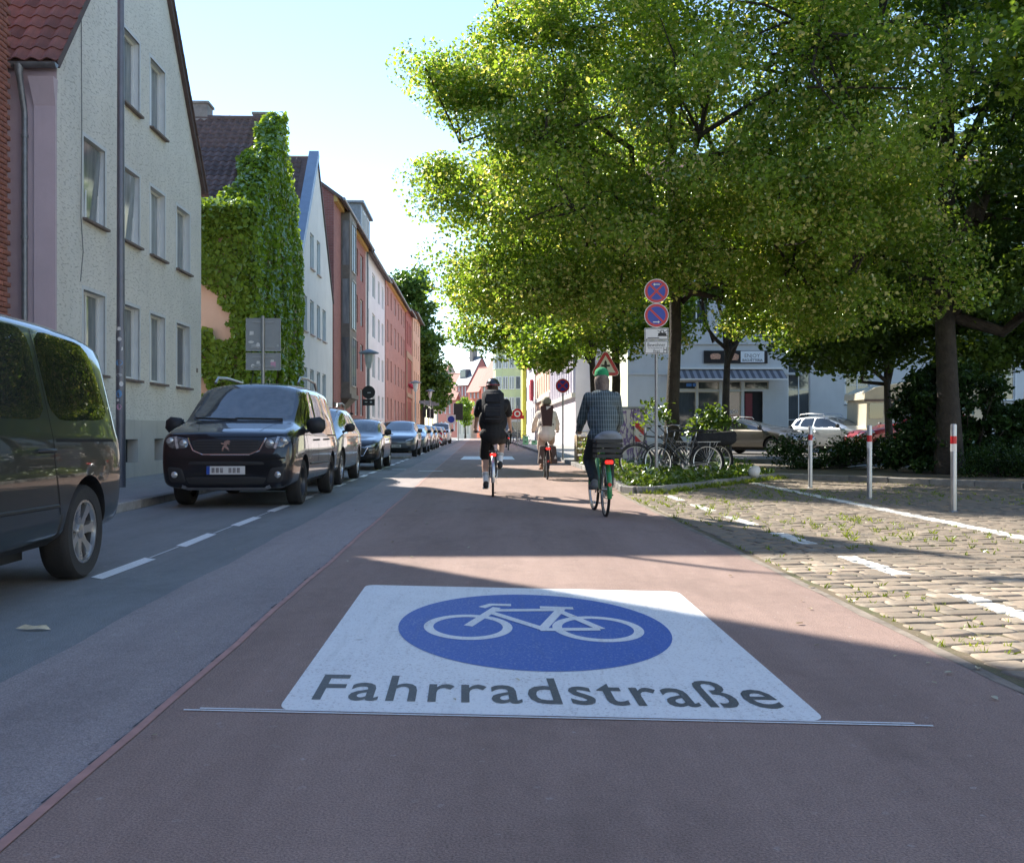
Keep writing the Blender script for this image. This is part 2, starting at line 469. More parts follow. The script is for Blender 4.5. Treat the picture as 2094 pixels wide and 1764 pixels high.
# ---- cobbled parking strip
def cobble_mat():
    t = NT('cobble_granite'); co = t.coord('World')
    rn = t.new('ObjectInfo').outputs['Random']
    cell = t.voro(co, 6.5, out='Color')
    n = t.noise(co, 24, 5, .7); n2 = t.noise(co, 1.3, 4, .6)
    c = t.ramp(n, [(.25, (.17, .14, .105)), (.75, (.36, .29, .21))])
    c = t.mix(.5, c, t.ramp(cell, [(0., (.18, .165, .14)), (.5, (.32, .255, .19)), (1., (.38, .28, .21))]))
    c = t.mix(1., c, t.ramp(rn, [(0, .7), (1, 1.2)]), 'MULTIPLY')
    c = t.mix(t.ramp(n2, [(.5, 0.), (.75, .35)]), c, (.13, .115, .085))
    sep = t.new('SeparateXYZ'); t.link(co, sep.inputs[0]); X, Y = sep.outputs[0], sep.outputs[1]
    wv = t.math('MULTIPLY', t.math('SUBTRACT', t.noise(co, 14, 3, .6), .5), .09)
    def line(x0, slope, hw, y0=None, y1=None):
        d = t.math('ABSOLUTE', t.math('ADD', t.math('SUBTRACT', X, t.math('MULTIPLY_ADD', Y, slope, x0)), wv))
        m = t.math('LESS_THAN', d, hw)
        if y0 is not None: m = t.math('MULTIPLY', m, t.math('MULTIPLY', t.math('GREATER_THAN', Y, y0), t.math('LESS_THAN', Y, y1)))
        return m
    dash = line(3.08, -.034, .075)
    yy = t.math('ADD', Y, t.math('MULTIPLY', wv, 1.5))
    per = t.math('FRACT', t.math('DIVIDE', t.math('SUBTRACT', yy, 6.45-1.98*4), 1.98))
    dash = t.math('MULTIPLY', dash, t.math('GREATER_THAN', per, .44))
    solid = line(5.13, -.012, .095)
    msk = t.math('MAXIMUM', dash, solid)
    # worn diagonal bay dividers
    def diag(p, q, hw):
        dx, dy = q[0]-p[0], q[1]-p[1]; L = math.hypot(dx, dy)
        a, b = -dy/L, dx/L
        d = t.math('ABSOLUTE', t.math('ADD', t.math('ADD', t.math('MULTIPLY', X, a), t.math('MULTIPLY', Y, b)), -(a*p[0]+b*p[1])))
        return t.math('MULTIPLY', t.math('LESS_THAN', t.math('ADD', d, wv), hw), t.math('LESS_THAN', X, 5.0))
    dg = t.math('MAXIMUM', diag((2.3, 6.14), (3.68, 7.25), .07), diag((2.21, 8.44), (4.52, 10.7), .07))
    dg = t.math('MULTIPLY', dg, t.ramp(t.noise(co, 9, 4, .7), [(.42, 0.), (.62, .55)]))
    pm = t.math('MULTIPLY', msk, t.ramp(t.noise(co, 22, 5, .75), [(.3, .45), (.42, 1.)]))
    c = t.mix(dg, c, (.42, .36, .28))
    c = t.mix(pm, c, (.64, .62, .56))
    t.setp(Base_Color=c, Roughness=.75)
    t.bump(t.noise(co, 70, 4, .7), .5, .006)
    return t.m
M_COB = cobble_mat()
cob_base = NT('joint_sand'); co = cob_base.coord('World')
cob_base.setp(Base_Color=cob_base.mix(cob_base.ramp(cob_base.noise(co, 1.8, 5, .7), [(.42, 0.), (.62, .8)]), (.17, .13, .085), (.07, .085, .025)), Roughness=.95)
cob_base.bump(cob_base.noise(co, 60, 4, .7), .7, .01)
cobbles = strip('cobbled_strip', [(2.18+.012*s_+TAN*s_, s_) for s_ in (-2, 5, 10, 15, 17.6)], [(16, s_) for s_ in (-2, 5, 10, 15, 17.6)], .0103, cob_base.m)
sheet('cobbled_strip', [(2.1, 17.3), (9.3, 17.3), (9.3, 18.6), (5.9, 22.7)], .0108, cob_base.m)
# concrete gutter edge between asphalt and cobbles
M_GUT = mat('gutter_concrete', (.22, .185, .15), .9, var=.35, scale=6, bump=.6, bscale=40, coord='World', dirt=.4)
def er(s_): return 2.13+.012*s_+TAN*s_ if s_ < 17 else 2.0
gs = [-4+.25*i for i in range(85)]
L_, R_ = [], []
for q in gs:
    L_.append((er(q)-.01+.012*math.sin(q*5.1)+.008*math.sin(q*13), q)); R_.append((er(q)+.075+.02*math.sin(q*3.3+1), q))
strip('gutter_strip', L_, R_, 0.0095, M_GUT)
def cobble_piece(seed):
    r = random.Random(seed); mb = MB()
    j = lambda a: r.uniform(-a, a)
    rings = []
    for (k, z) in ((.505, -.05), (.505, .008), (.48, .0165), (.38, .0195)):
        ring = []
        for (sx, sy) in ((-1, -1), (0, -1.03), (1, -1), (1.03, 0), (1, 1), (0, 1.03), (-1, 1), (-1.03, 0)):
            cr = .95 if abs(sx*sy) > .5 else 1
            ring.append((sx*k*cr, sy*k*cr, z))
        rings.append(ring)
    base = [(j(.035), j(.035)) for _ in range(8)]
    vs = [(p[0]+base[i][0], p[1]+base[i][1], p[2]+(j(.003) if ri > 1 else 0)) for ri, ring in enumerate(rings) for i, p in enumerate(ring)]
    fs = [(a*8+i, a*8+(i+1) % 8, (a+1)*8+(i+1) % 8, (a+1)*8+i) for a in range(3) for i in range(8)]+[tuple(24+i for i in range(8))]
    mb.add(vs, fs); return mb.mesh('cobble')
cms = [cobble_piece(i) for i in range(7)]
ms = []; y = 1.6; row = 0
grass_spots = []
while y < 23.5:
    dpt = rng.uniform(.15, .19)
    x = er(y)+.085+rng.uniform(0, .03)
    xmax = min(12, .51*y+2.2)
    while x < xmax:
        w = rng.uniform(.17, .29)
        cx, cy = x+w/2, y+.2*(x-2.2)+.05*math.sin(x*1.3+row*.15)+.03*math.sin(x*.5)
        lx = er(cy)+.08
        lim = cy < 17.2+max(0, min(cx-2.3, 3.6))*1.55 and (cx < 5.9 or cy < 22.4-(cx-5.9)*1.18 or False)
        if cx > 9.3: lim = cy < 18.4-(cx-9.3)*.36
        if lx+w/2-.03 < cx and lim and cx < .52*cy+1.8:
            ms.append(TR((cx, cy, rng.uniform(-.004, .004)), .19+rng.uniform(-.06, .06), (w-.010, dpt-.010, 1), rng.uniform(-.018, .018), rng.uniform(-.018, .018)))
            if rng.random() < .8: grass_spots.append((x, cy+rng.uniform(-.5, .5)*dpt))
        x += w
    y += dpt; row += 1
pieces('cobble', cms, ms, M_COB, cobbles, 300, sm=40)
# ================================================================ buildings
def plaster(name, col, scratch=0., dirt=.25, bump=.35):
    t = NT(name); co = t.coord('Object')
    n = t.noise(co, .7, 6, .7); f = t.noise(co, 45, 4, .7)
    c = t.ramp(n, [(.3, tuple(q*.9 for q in col)), (.7, tuple(min(1, q*1.06) for q in col))])
    st = t.noise(t.mapping(co, (2.2, 2.2, .22)), 1.6, 6, .7)
    c = t.mix(t.ramp(st, [(.52, 0.), (.78, dirt)]), c, tuple(q*.6 for q in col))
    h = f
    if scratch:
        m = t.mapping(co, (1, 1, 3.2), (0, R(35), 0))
        k = t.noise(m, 9.5, 3, .55); k = t.ramp(k, [(.57, 0.), (.63, 1.)])
        c = t.mix(t.math('MULTIPLY', k, scratch), c, tuple(q*.62 for q in col))
        h = t.math('SUBTRACT', t.math('MULTIPLY', f, .4), t.math('MULTIPLY', k, 1.))
    t.setp(Base_Color=c, Roughness=.88); t.b.inputs['Specular IOR Level'].default_value = .25
    t.bump(h, bump, .012)
    return t.m
def brickmat(name, c1, c2, mortar, sc=1.):
    t = NT(name); co = t.coord('Object')
    sep = t.new('SeparateXYZ'); t.link(co, sep.inputs[0]); cb = t.new('CombineXYZ')
    t.link(t.math('ADD', sep.outputs[0], sep.outputs[1]), cb.inputs[0]); t.link(sep.outputs[2], cb.inputs[1])
    b = t.new('TexBrick'); t.link(cb.outputs[0], b.inputs['Vector'])
    b.inputs['Color1'].default_value = (*c1, 1); b.inputs['Color2'].default_value = (*c2, 1); b.inputs['Mortar'].default_value = (*mortar, 1)
    b.inputs['Scale'].default_value = sc; b.inputs['Brick Width'].default_value = .25; b.inputs['Row Height'].default_value = .0833; b.inputs['Mortar Size'].default_value = .008
    n = t.noise(co, 1.2, 5, .7)
    c = t.mix(1., b.outputs[0], t.ramp(n, [(.3, .85), (.7, 1.1)]), 'MULTIPLY')
    t.setp(Base_Color=c, Roughness=.85); t.bump(b.outputs['Fac'], -.4, .01)
    return t.m
def panemat(name, col, rough=.04, inner=None, bm=.06):
    t = NT(name); co = t.coord('Object'); rn = t.new('ObjectInfo').outputs['Random']
    n = t.noise(t.mapping(co, (3, 3, .5)), 2.5, 3, .6)
    c = t.ramp(n, [(.35, col), (.7, inner or tuple(q*1.5 for q in col))])
    c = t.mix(1., c, t.ramp(rn, [(0, .55), (1, 1.25)]), 'MULTIPLY')
    t.setp(Base_Color=c, Roughness=rough); t.b.inputs['Specular IOR Level'].default_value = .9
    t.bump(t.noise(co, 1.1, 2, .5), bm, .02)
    return t.m
M_PANE = panemat('window_glass', (.05, .06, .07)); M_PANEC = panemat('curtained_glass', (.17, .20, .21), .06, (.30, .33, .34))
M_FRAME = mat('white_window_frame', (.72, .73, .72), .4, var=.05); M_REVEAL = mat('white_reveal', (.62, .64, .64), .7, var=.08)
M_SILL = mat('brown_sill', (.16, .12, .10), .7, var=.3, scale=8, bump=.3)
M_TRIM = mat('pale_trim', (.55, .52, .47), .75, var=.12); M_DARKIN = mat('dark_recess', (.02, .02, .022), .9)
M_ZINC = mat('zinc_metal', (.22, .235, .25), .5, .6, var=.25, scale=6, dirt=.3)
M_TILE = mat('brown_roof_tile', (.105, .07, .062), .75, var=.35, scale=4, bump=.4, bscale=40, rnd=.35, dirt=.5)
M_TILER = mat('red_roof_tile', (.17, .075, .06), .75, var=.3, scale=4, bump=.4, bscale=40, rnd=.35, dirt=.35)
M_SLATE = mat('slate', (.09, .11, .14), .5, var=.3, scale=6)

def fs(px, c=-7.15): return c/((px-CX)/F-TAN)
def clip(poly, outline):
    "clip a polygon by a convex counter-clockwise outline"
    out = poly
    for i in range(len(outline)):
        (ax, az), (bx, bz) = outline[i], outline[(i+1) % len(outline)]
        inp, out = out, []
        side = lambda p: (bx-ax)*(p[1]-az)-(bz-az)*(p[0]-ax)
        for j in range(len(inp)):
            p, q = inp[j-1], inp[j]; sp, sq = side(p), side(q)
            if (sp >= -1e-9) != (sq >= -1e-9):
                t = sp/(sp-sq); out.append((p[0]+(q[0]-p[0])*t, p[1]+(q[1]-p[1])*t))
            if sq >= -1e-9: out.append(q)
        if not out: return []
    return out
def facade(mb, outline, ops, y=0., depth=.18, fn=None, rev=1):
    "front wall with real openings; reveals get material slot rev"
    fn = fn or (lambda x, yy, z: (x, yy, z))
    xs = sorted(set([p[0] for p in outline]+[q for o in ops for q in o[:2]])); zs = sorted(set([p[1] for p in outline]+[q for o in ops for q in o[2:4]]))
    for i in range(len(xs)-1):
        for j in range(len(zs)-1):
            mx, mz = (xs[i]+xs[i+1])/2, (zs[j]+zs[j+1])/2
            if any(o[0] < mx < o[1] and o[2] < mz < o[3] for o in ops): continue
            q = clip([(xs[i], zs[j]), (xs[i+1], zs[j]), (xs[i+1], zs[j+1]), (xs[i], zs[j+1])], outline)
            if len(q) > 2: mb.add([fn(a, y, b) for a, b in q], [tuple(range(len(q)))])
    mb.cur = rev
    for (x0, x1, z0, z1) in [o[:4] for o in ops]:
        c = [(x0, z0), (x1, z0), (x1, z1), (x0, z1)]
        for k in range(4):
            (a, b), (p, q) = c[k], c[(k+1) % 4]
            mb.add([fn(a, y, b), fn(p, y, q), fn(p, y+depth, q), fn(a, y+depth, b)], [(0,1,2,3)])
    mb.cur = 0
WCACHE = {}
def window(parent, x0, x1, z0, z1, y=0., depth=.18, style='double', frame=None, pane=None, sill=None, tilt=0., fr=.055, border=False, matr=None):
    frame = frame or M_FRAME; pane = pane or M_PANE
    w, h = x1-x0, z1-z0; key = (round(w, 2), round(h, 2), style, frame.name, pane.name, fr, border)
    if key not in WCACHE:
        mb = MB(); d0, d1 = -.05, .02
        def bar(a, b, c, d, q=0.): mb.b2((a, d0+q, c), (b, d1, d))
        bar(0, w, 0, fr); bar(0, w, h-fr, h); bar(0, fr, fr, h-fr, .001); bar(w-fr, w, fr, h-fr, .001)
        if style in ('double', 'cross'): bar(w/2-fr*.6, w/2+fr*.6, fr, h-fr, .002)
        if style == 'cross': bar(fr, w-fr, h*.66-fr*.4, h*.66+fr*.4, .004)
        if style == 'tdouble':
            bar(w*.38, w*.38+fr*1.1, fr, h-fr, .002)
        if style == 'grid':
            for k in (1, 2): bar(fr, w-fr, h*k/3-.015, h*k/3+.015, .004)
            bar(w/2-.025, w/2+.025, fr, h-fr, .002)
        fm = mb.mesh('window'); fm.materials.append(frame)
        pm = MB().b2((fr*.6, -.012, fr*.6), (w-fr*.6, .004, h-fr*.6)).mesh('pane'); pm.materials.append(pane)
        WCACHE[key] = (fm, pm)
    fm, pm = WCACHE[key]
    o = link('window', fm, None, parent, (x0, y+depth, z0)); p = link('pane', pm, None, o)
    if matr is not None: o.matrix_local = matr @ Matrix.Translation((x0, y+depth, z0))
    if tilt:
        p.rotation_euler = (-tilt*.5, 0, 0); p.location.y = .0
        link('curtain', MB().b2((.02, .022, .02), (w-.02, .028, h-.02)).mesh('curtain'), mat('grey_curtain', (.24, .27, .28), .9), o)
    if sill is not None:
        k2 = ('sill', round(w, 2), sill.name)
        if k2 not in WCACHE:
            m2 = MB().box((w/2, -depth/2-.03, -.028), (w+.1, depth+.12, .05), Matrix.Rotation(R(4), 3, 'X'), .006).mesh('sill'); m2.materials.append(sill); WCACHE[k2] = m2
        link('sill', WCACHE[k2], None, o)
    if border:
        k3 = ('surround', round(w, 2), round(h, 2))
        if k3 not in WCACHE:
            m3 = MB(); yb = -depth
            for a, b, c, d in ((-.07, 0, -.0, h+.07), (w, w+.07, 0., h+.07), (0, w, h, h+.07)): m3.b2((a, yb-.004, c), (b, yb+.03, d))
            m3 = m3.mesh('surround'); m3.materials.append(M_REVEAL); WCACHE[k3] = m3
        link('surround', WCACHE[k3], None, o)
    return o
def pantile(w, l):
    mb = MB(); n = 6; vs = []
    for j, (yy, lift) in enumerate(((0, .022), (l*1.12, 0))):
        for i in range(n+1):
            t = i/n; z = .028*math.sin(2*math.pi*(t-.08))+lift
            vs.append((w*1.02*t, yy, z))
    vs += [(v[0], v[1], v[2]-.022) for v in vs[:n+1]]
    fs_ = [(i, i+1, n+2+i, n+1+i) for i in range(n)]+[(2*n+2+i, 2*n+3+i, i+1, i) for i in range(n)]
    return mb.add(vs, fs_).mesh('tile')
def tile_slope(roof, o, u, v, nu, nv, tw, tl, m, seed=1, limit=300, skip=None):
    "tiles laid on the slope that starts at o; u along the eave, v up the slope"
    r = random.Random(seed); u = Vector(u).normalized(); v = Vector(v).normalized(); n = u.cross(v)
    rot = Matrix((u, v, n)).transposed().to_4x4(); ms = []
    for i in range(nv):
        for j in range(nu):
            if skip and skip(j, i): continue
            p = Vector(o)+u*(j*tw)+v*(i*tl)+n*r.uniform(.0, .006)
            ms.append(Matrix.Translation(p) @ rot @ Matrix.Rotation(r.uniform(-.012, .012), 4, 'Z'))
    pieces('tile', [pantile(tw, tl)], ms, m, roof, limit)
def slabpoly(mb, a, b, c, d, th):
    "a sloped slab from four corners, thickened downward"
    a, b, c, d = map(Vector, (a, b, c, d)); n = (b-a).cross(d-a).normalized()
    if n.z < 0: n = -n
    q = [a, b, c, d]; w = [p-n*th for p in q]
    mb.add(q+w, [(0,1,2,3), (7,6,5,4), (0,4,5,1), (1,5,6,2), (2,6,7,3), (3,7,4,0)])
RZL = R(90)+STREET; RZR = R(-90)+STREET

# ---------------- near brick house (mostly out of frame, throws the long shadow)
M_BRK = brickmat('red_brick_wall', (.33, .13, .09), (.26, .09, .065), (.27, .24, .21))
bh = thing('brick_house', 'red brick house at the far edge of frame beside the narrow passage', 'house', S(-7.48, -14), RZL)
LB = 30.1; EH = 13.2
mb = MB(); facade(mb, [(0, 0), (LB-1.3, 0), (LB-1.3, EH), (0, EH)], [], 0)
mb.add([(0,0,0), (0,9.5,0), (0,9.5,EH), (0,4.75,EH+4.6), (0,0,EH)], [(0,1,2,3,4)])
mb.add([(LB,.08,0), (LB,9.5,0), (LB,9.5,EH), (LB,4.75,EH+4.6), (LB,.08,EH)], [(0,1,2,3,4)])
mb.add([(0,9.5,0), (LB,9.5,0), (LB,9.5,EH), (0,9.5,EH)], [(0,1,2,3)])
mb.b2((LB-1.3, .05, 0), (LB-.001, .3, EH))
mb.build('wall', M_BRK, bh)
mb = MB(); slabpoly(mb, (-.2,-.35,EH-.3), (LB+.2,-.35,EH-.3), (LB+.2,4.75,EH+4.7), (-.2,4.75,EH+4.7), .18); slabpoly(mb, (-.2,9.85,EH-.3), (LB+.2,9.85,EH-.3), (LB+.2,4.75,EH+4.7), (-.2,4.75,EH+4.7), .18)
mb.build('roof', M_TILER, bh)
brm = MB().box((0, 0, 0), (.24, .10, .071), None, .005).mesh('brick'); hlf = MB().box((0, 0, 0), (.115, .10, .071), None, .005).mesh('brick')
ms = []
for r_ in range(int(EH/.0833)-1):
    z = .06+r_*.0833
    for k in range(5):
        x = LB-.12-k*.25-(.125 if r_ % 2 else 0)
        ms.append(TR((x, .05+rng.uniform(-.004, .004), z), rng.uniform(-.01, .01)))
M_BRK1 = mat('single_brick', (.30, .115, .08), .85, var=.3, scale=5, bump=.4, rnd=.3)
ms.sort(key=lambda m: abs(m.translation.z-4.5)+(LB-m.translation.x)*3)
pieces('brick', [brm], ms[:290]+ms[290:], M_BRK1, bh, 300)

# ---------------- grey plaster gable house
M_P1 = plaster('grey_rough_plaster', (.73, .705, .64), .62, .35, .75); M_P1S = plaster('grey_smooth_plinth', (.55, .53, .48), 0, .5, .2)
M_PINK = plaster('lavender_plaster', (.55, .45, .49), 0, .35, .25)
s0, s1 = 17.05, 25.9; Wd = s1-s0; EV = 7.4; AP = 13.05
h1 = thing('plaster_house', 'grey rough plaster house with steep gable and tall white framed windows', 'house', S(-7.15, s0), RZL)
cols = [(18.2, 19.25), (20.08, 21.2), (21.9, 22.92), (23.8, 24.88)]
rows = [(2.14, 3.63), (4.93, 6.4), (7.7, 9.2)]
ops = [(a-s0, b-s0, z0, z1) for i, (z0, z1) in enumerate(rows) for j, (a, b) in enumerate(cols) if i < 2 or j in (1, 2)]
bas = [(20.2-s0, 21.05-s0, .42, .9), (22.1-s0, 22.75-s0, .42, .9), (18.3-s0, 19.0-s0, .42, .9)]
PL = 1.3
mb = MB(); facade(mb, [(0, PL), (Wd, PL), (Wd, EV), (Wd/2, AP), (0, EV)], ops, 0, .2)
mb.build('wall', [M_P1, M_REVEAL], h1)
mb = MB(); facade(mb, [(0, 0), (Wd, 0), (Wd, PL), (0, PL)], bas, -.025, .25)
mb.add([(0,-.025,PL), (Wd,-.025,PL), (Wd,0,PL), (0,0,PL)], [(0,1,2,3)])
mb.build('plinth', [M_P1S, M_P1S], h1)
for (a, b, c, d) in bas:
    o = MB().b2((a-.02, .2, c-.02), (b+.02, .23, d+.02)).build('basement_window', M_DARKIN, h1)
D1 = 10
mb = MB()
for x in (0, Wd): mb.add([(x,.001,0), (x,D1,0), (x,D1,EV), (x,.001,EV)], [(0,1,2,3)])
mb.add([(0,D1,0), (Wd,D1,0), (Wd,D1,EV), (Wd/2,D1,AP), (0,D1,EV)], [(0,1,2,3,4)])
mb.build('side_wall', M_PINK, h1)
mb = MB(); mb.b2((-.05, .003, 0), (-.002, .36, 6.55));
mb.add([(-.05,.003,6.55), (-.05,.36,6.55), (-.2,.40,7.0), (-.2,-.02,7.0), (-.002,.003,6.55), (-.002,.36,6.55), (-.002,.40,7.0), (-.002,-.02,7.0)], [(0,1,2,3), (4,7,6,5), (0,4,5,1), (1,5,6,2), (2,6,7,3), (3,7,4,0)])
mb.build('corner_corbel', M_PINK, h1)
pn = [M_PANEC, M_PANEC, M_PANEC, M_PANE, M_PANEC, M_PANEC, M_PANEC, M_PANEC, M_PANEC, M_PANEC]
for i, q in enumerate(ops):
    window(h1, *q, 0, .17, 'tdouble', pane=pn[i], sill=M_SILL, tilt=(R(-7) if i in (4, 5) else 0), border=True)
sl = (AP-EV)/(Wd/2); up = Vector((1, 0, sl)).normalized(); OV = .32
mb = MB()
e0 = Vector((0, 0, EV))-up*OV
for (x0, sg) in ((0, 1), (Wd, -1)):
    a = Vector((x0-sg*up.x*OV, -.09, EV-up.z*OV+.10)); r = Vector((Wd/2, -.09, AP+.10))
    slabpoly(mb, a, r, r+Vector((0, D1+.2, 0)), a+Vector((0, D1+.2, 0)), .13)
roof = mb.build('roof', M_TILE, h1)
nv = int((Vector((Wd/2, 0, AP))-e0).length/.33)
tile_slope(roof, (e0.x-up.z*0-.02, 4.05, e0.z+.115), (0, -1, 0), up, 16, nv, .26, .33, M_TILER, 3)
# verge tiles along the far rake seen against the sky
upf = Vector((-1, 0, sl)).normalized(); ms = []
vt = MB().box((0, 0, 0), (.34, .2, .05), None, .01).mesh('verge_tile')
ang = math.atan2(upf.z, upf.x)
for k in range(24):
    p = Vector((Wd, -.03, EV+.14))-upf*.32+upf*(k*.33)
    ms.append(Matrix.Translation(p) @ Matrix.Rotation(-ang, 4, 'Y') @ Matrix.Rotation(.05, 4, 'Y'))
pieces('verge_tile', [vt], ms, M_TILE, roof, 60)
mb = MB(); gy = e0.x-.1; gz = e0.z+.03
n = 8; vs = []
for y_ in (-.12, 9.8):
    for k in range(n+1):
        a = math.pi*k/n; vs.append((gy-.075*math.cos(a), y_, gz-.075*math.sin(a)))
mb.add(vs, [(i, i+1, n+2+i, n+1+i) for i in range(n)]); mb.add(vs[:n+1], [tuple(range(n+1))])
mb.build('gutter', M_ZINC, h1, 40)
mb = MB(); mb.tube([(gy, .50, gz-.03), (gy, .50, gz-.16), (gy+.05, .50, gz-.3), (-.085, .50, gz-.75), (-.085, .50, gz-.9), (-.085, .50, .1)], [.085, .06, .052, .05, .048, .048], 12)
for z in (6.0, 4.3, 2.6, 1.2): mb.tube([(-.085, .50, z), (-.085, .50, z+.05)], .06, 12)
mb.build('downpipe', M_ZINC, h1, 50)
mb = MB().tube([(1.02, -.012, 8.6), (1.04, -.014, 6.4), (1.0, -.014, 4.9), (1.1, -.014, 4.3), (.98, -.014, 3.75)], .008, 5); mb.build('wall_cable', mat('cable_grey', (.2, .2, .2)), h1)
mb = MB().b2((8.4, -.006, 2.55), (8.47, -.001, 2.66)).b2((8.5, -.006, 2.55), (8.55, -.001, 2.66)); mb.build('number_plate', M_SILL, h1)
# ---------------- ivy house
M_PEACH = plaster('peach_plaster', (.62, .46, .33), 0, .2, .25)
i0, i1 = 31.2, 39.6; Wi = i1-i0; EI = 7.75; AI = 11.9
h2 = thing('ivy_house', 'peach house with dark tiled roof half hidden under green creeper', 'house', S(-7.2, i0), RZL)
mb = MB(); out = [(0, 0), (Wi, 0), (Wi, EI), (Wi/2, AI), (0, EI)]
facade(mb, out, [], 0)
for x in (0, Wi): mb.add([(x,0,0), (x,11,0), (x,11,EI), (x,0,EI)], [(0,1,2,3)])
mb.add([(a, 11, b) for a, b in out], [(0,1,2,3,4)])
mb.build('wall', M_PEACH, h2)
sl = (AI-EI)/(Wi/2); up = Vector((1, 0, sl)).normalized(); e0 = Vector((0, 0, EI))-up*.3
mb = MB()
for (x0, sg) in ((0, 1), (Wi, -1)):
    a = Vector((x0-sg*up.x*.3, -.1, EI-up.z*.3+.1)); r = Vector((Wi/2, -.1, AI+.1)); slabpoly(mb, a, r, r+Vector((0, 11.2, 0)), a+Vector((0, 11.2, 0)), .13)
roof = mb.build('roof', M_TILE, h2)
nv = int((Vector((Wi/2, 0, AI))-e0).length/.30)
tile_slope(roof, (e0.x-.02, 6.2, e0.z+.115), (0, -1, 0), up, 24, nv+1, .255, .30, M_TILE, 5, 300)
mb = MB().tube([(Wi/2, -.1, AI+.13), (Wi/2, 10, AI+.13)], .11, 8); mb.build('ridge_cap', M_TILE, roof, 60)
M_CHIM = mat('chimney_plaster', (.24, .22, .20), .9, var=.3, scale=5, bump=.4)
for (x, y, w, d, h) in ((Wi/2-.1, 2.35, .7, 1.1, .62), (Wi/2+.05, .12, .50, .62, .3)):
    mb = MB().b2((x, y-.05, AI-.5), (x+w, y+d, AI+h)); mb.b2((x-.05, y-.1, AI+h), (x+w+.05, y+d+.05, AI+h+.08)); mb.build('chimney', M_CHIM, roof)
# ---------------- white gable house
M_WH = plaster('white_plaster', (.80, .77, .72), 0, .14, .12)
w0, w1 = 39.75, 49.1; Ww = w1-w0; EW = 7.45; AW = 13.1
h3 = thing('white_house', 'white gable house with blue grey metal verge behind the creeper', 'house', S(-7.15, w0), RZL)
c1 = [(40.9, 41.85), (42.6, 43.55), (44.35, 45.3), (45.95, 46.95)]
ops = [(a-w0, b-w0, z0, z1) for i, (z0, z1) in enumerate(((2.2, 3.7), (5.2, 6.65), (8.0, 9.5))) for j, (a, b) in enumerate(c1) if i < 2 or j in (1, 2)]
mb = MB(); out = [(0, 0), (Ww, 0), (Ww, EW), (Ww/2, AW), (0, EW)]; facade(mb, out, ops, 0, .16)
for x in (0, Ww): mb.add([(x,0,0), (x,11,0), (x,11,EW), (x,0,EW)], [(0,1,2,3)])
mb.add([(a, 11, b) for a, b in out], [(0,1,2,3,4)])
mb.build('wall', [M_WH, M_REVEAL], h3)
M_SILLP = mat('pale_sill', (.55, .44, .4), .7)
for q in ops: window(h3, *q, 0, .13, 'single', pane=M_PANEC, sill=M_SILLP)
sl = (AW-EW)/(Ww/2); up = Vector((1, 0, sl)).normalized(); e0 = Vector((0, 0, EW))-up*.3
mb = MB()
for (x0, sg) in ((0, 1), (Ww, -1)):
    a = Vector((x0-sg*up.x*.3, -.06, EW-up.z*.3+.1)); r = Vector((Ww/2, -.06, AW+.1)); slabpoly(mb, a, r, r+Vector((0, 11.2, 0)), a+Vector((0, 11.2, 0)), .13)
roof = mb.build('roof', M_TILE, h3)
nv = int((Vector((Ww/2, 0, AW))-e0).length/.32)
tile_slope(roof, (e0.x-.02, 4.7, e0.z+.115), (0, -1, 0), up, 15, nv, .27, .32, M_TILE, 6, 300)
M_VERGE = mat('blue_grey_sheet_metal', (.22, .29, .38), .45, .3, var=.1)
nrm = Vector((-up.z, 0, up.x))
for k in range(7):
    L0 = (Vector((Ww/2, 0, AW))-e0).length; a = e0+up*(L0*k/7+.006)+nrm*.1; b = e0+up*(L0*(k+1)/7)+nrm*.1
    mb = MB(); slabpoly(mb, a+Vector((0,-.12,0))+nrm*.28, b+Vector((0,-.12,0))+nrm*.28, b+Vector((0,.3,0))+nrm*.28, a+Vector((0,.3,0))+nrm*.28, .3); mb.build('verge_sheet', M_VERGE, roof)
# ---------------- generic eaves-front house
def row_house(name, label, c, sa, sb, eave, rise, wall, ops, depth=10, side='L', roofm=None, cornice=None, pane=None, sill=None, frame=None, style='double', plinth=None, base=None, over=.45, rd=.14):
    Wh = sb-sa
    root = thing(name, label, 'house', S(c, sa) if side == 'L' else S(c, sb), RZL if side == 'L' else RZR)
    if side == 'R': ops = [(Wh-b, Wh-a, z0, z1) for a, b, z0, z1 in ops]
    mb = MB(); facade(mb, [(0, 0), (Wh, 0), (Wh, eave), (0, eave)], ops, 0, rd+.04)
    for x in (0, Wh): mb.add([(x,0,0), (x,depth,0), (x,depth,eave), (x,depth/2,eave+rise), (x,0,eave)], [(0,1,2,3,4)])
    mb.add([(0,depth,0), (Wh,depth,0), (Wh,depth,eave), (0,depth,eave)], [(0,1,2,3)])
    mb.build('wall', [wall, wall], root)
    for q in ops: window(root, *q, 0, rd, style, frame=frame, pane=pane or M_PANEC, sill=sill)
    k = rise/(depth/2); mb = MB()
    for a, b in ((-over, depth/2), (depth+over, depth/2)):
        slabpoly(mb, (-.12, a, eave+.1-k*over), (Wh+.12, a, eave+.1-k*over), (Wh+.12, b, eave+rise+.1), (-.12, b, eave+rise+.1), .14)
    rf = mb.build('roof', roofm or M_TILE, root)
    zz_ = eave-k*over
    MB().tube([(-.1, -over-.06, zz_+.02), (Wh+.1, -over-.06, zz_+.02)], .075, 8).build('gutter', M_ZINC, root, 60)
    if cornice: MB().b2((0, -.18, eave-.42), (Wh, -.002, eave-.06)).build('cornice', cornice, root)
    if base: MB().b2((0, -.035, 0), (Wh, -.002, base[0])).build('plinth', base[1], root)
    return root, rf, Wh
def grid(cols, rws): return [(a, a+w, z0, z1) for (z0, z1) in rws for (a, w) in cols]
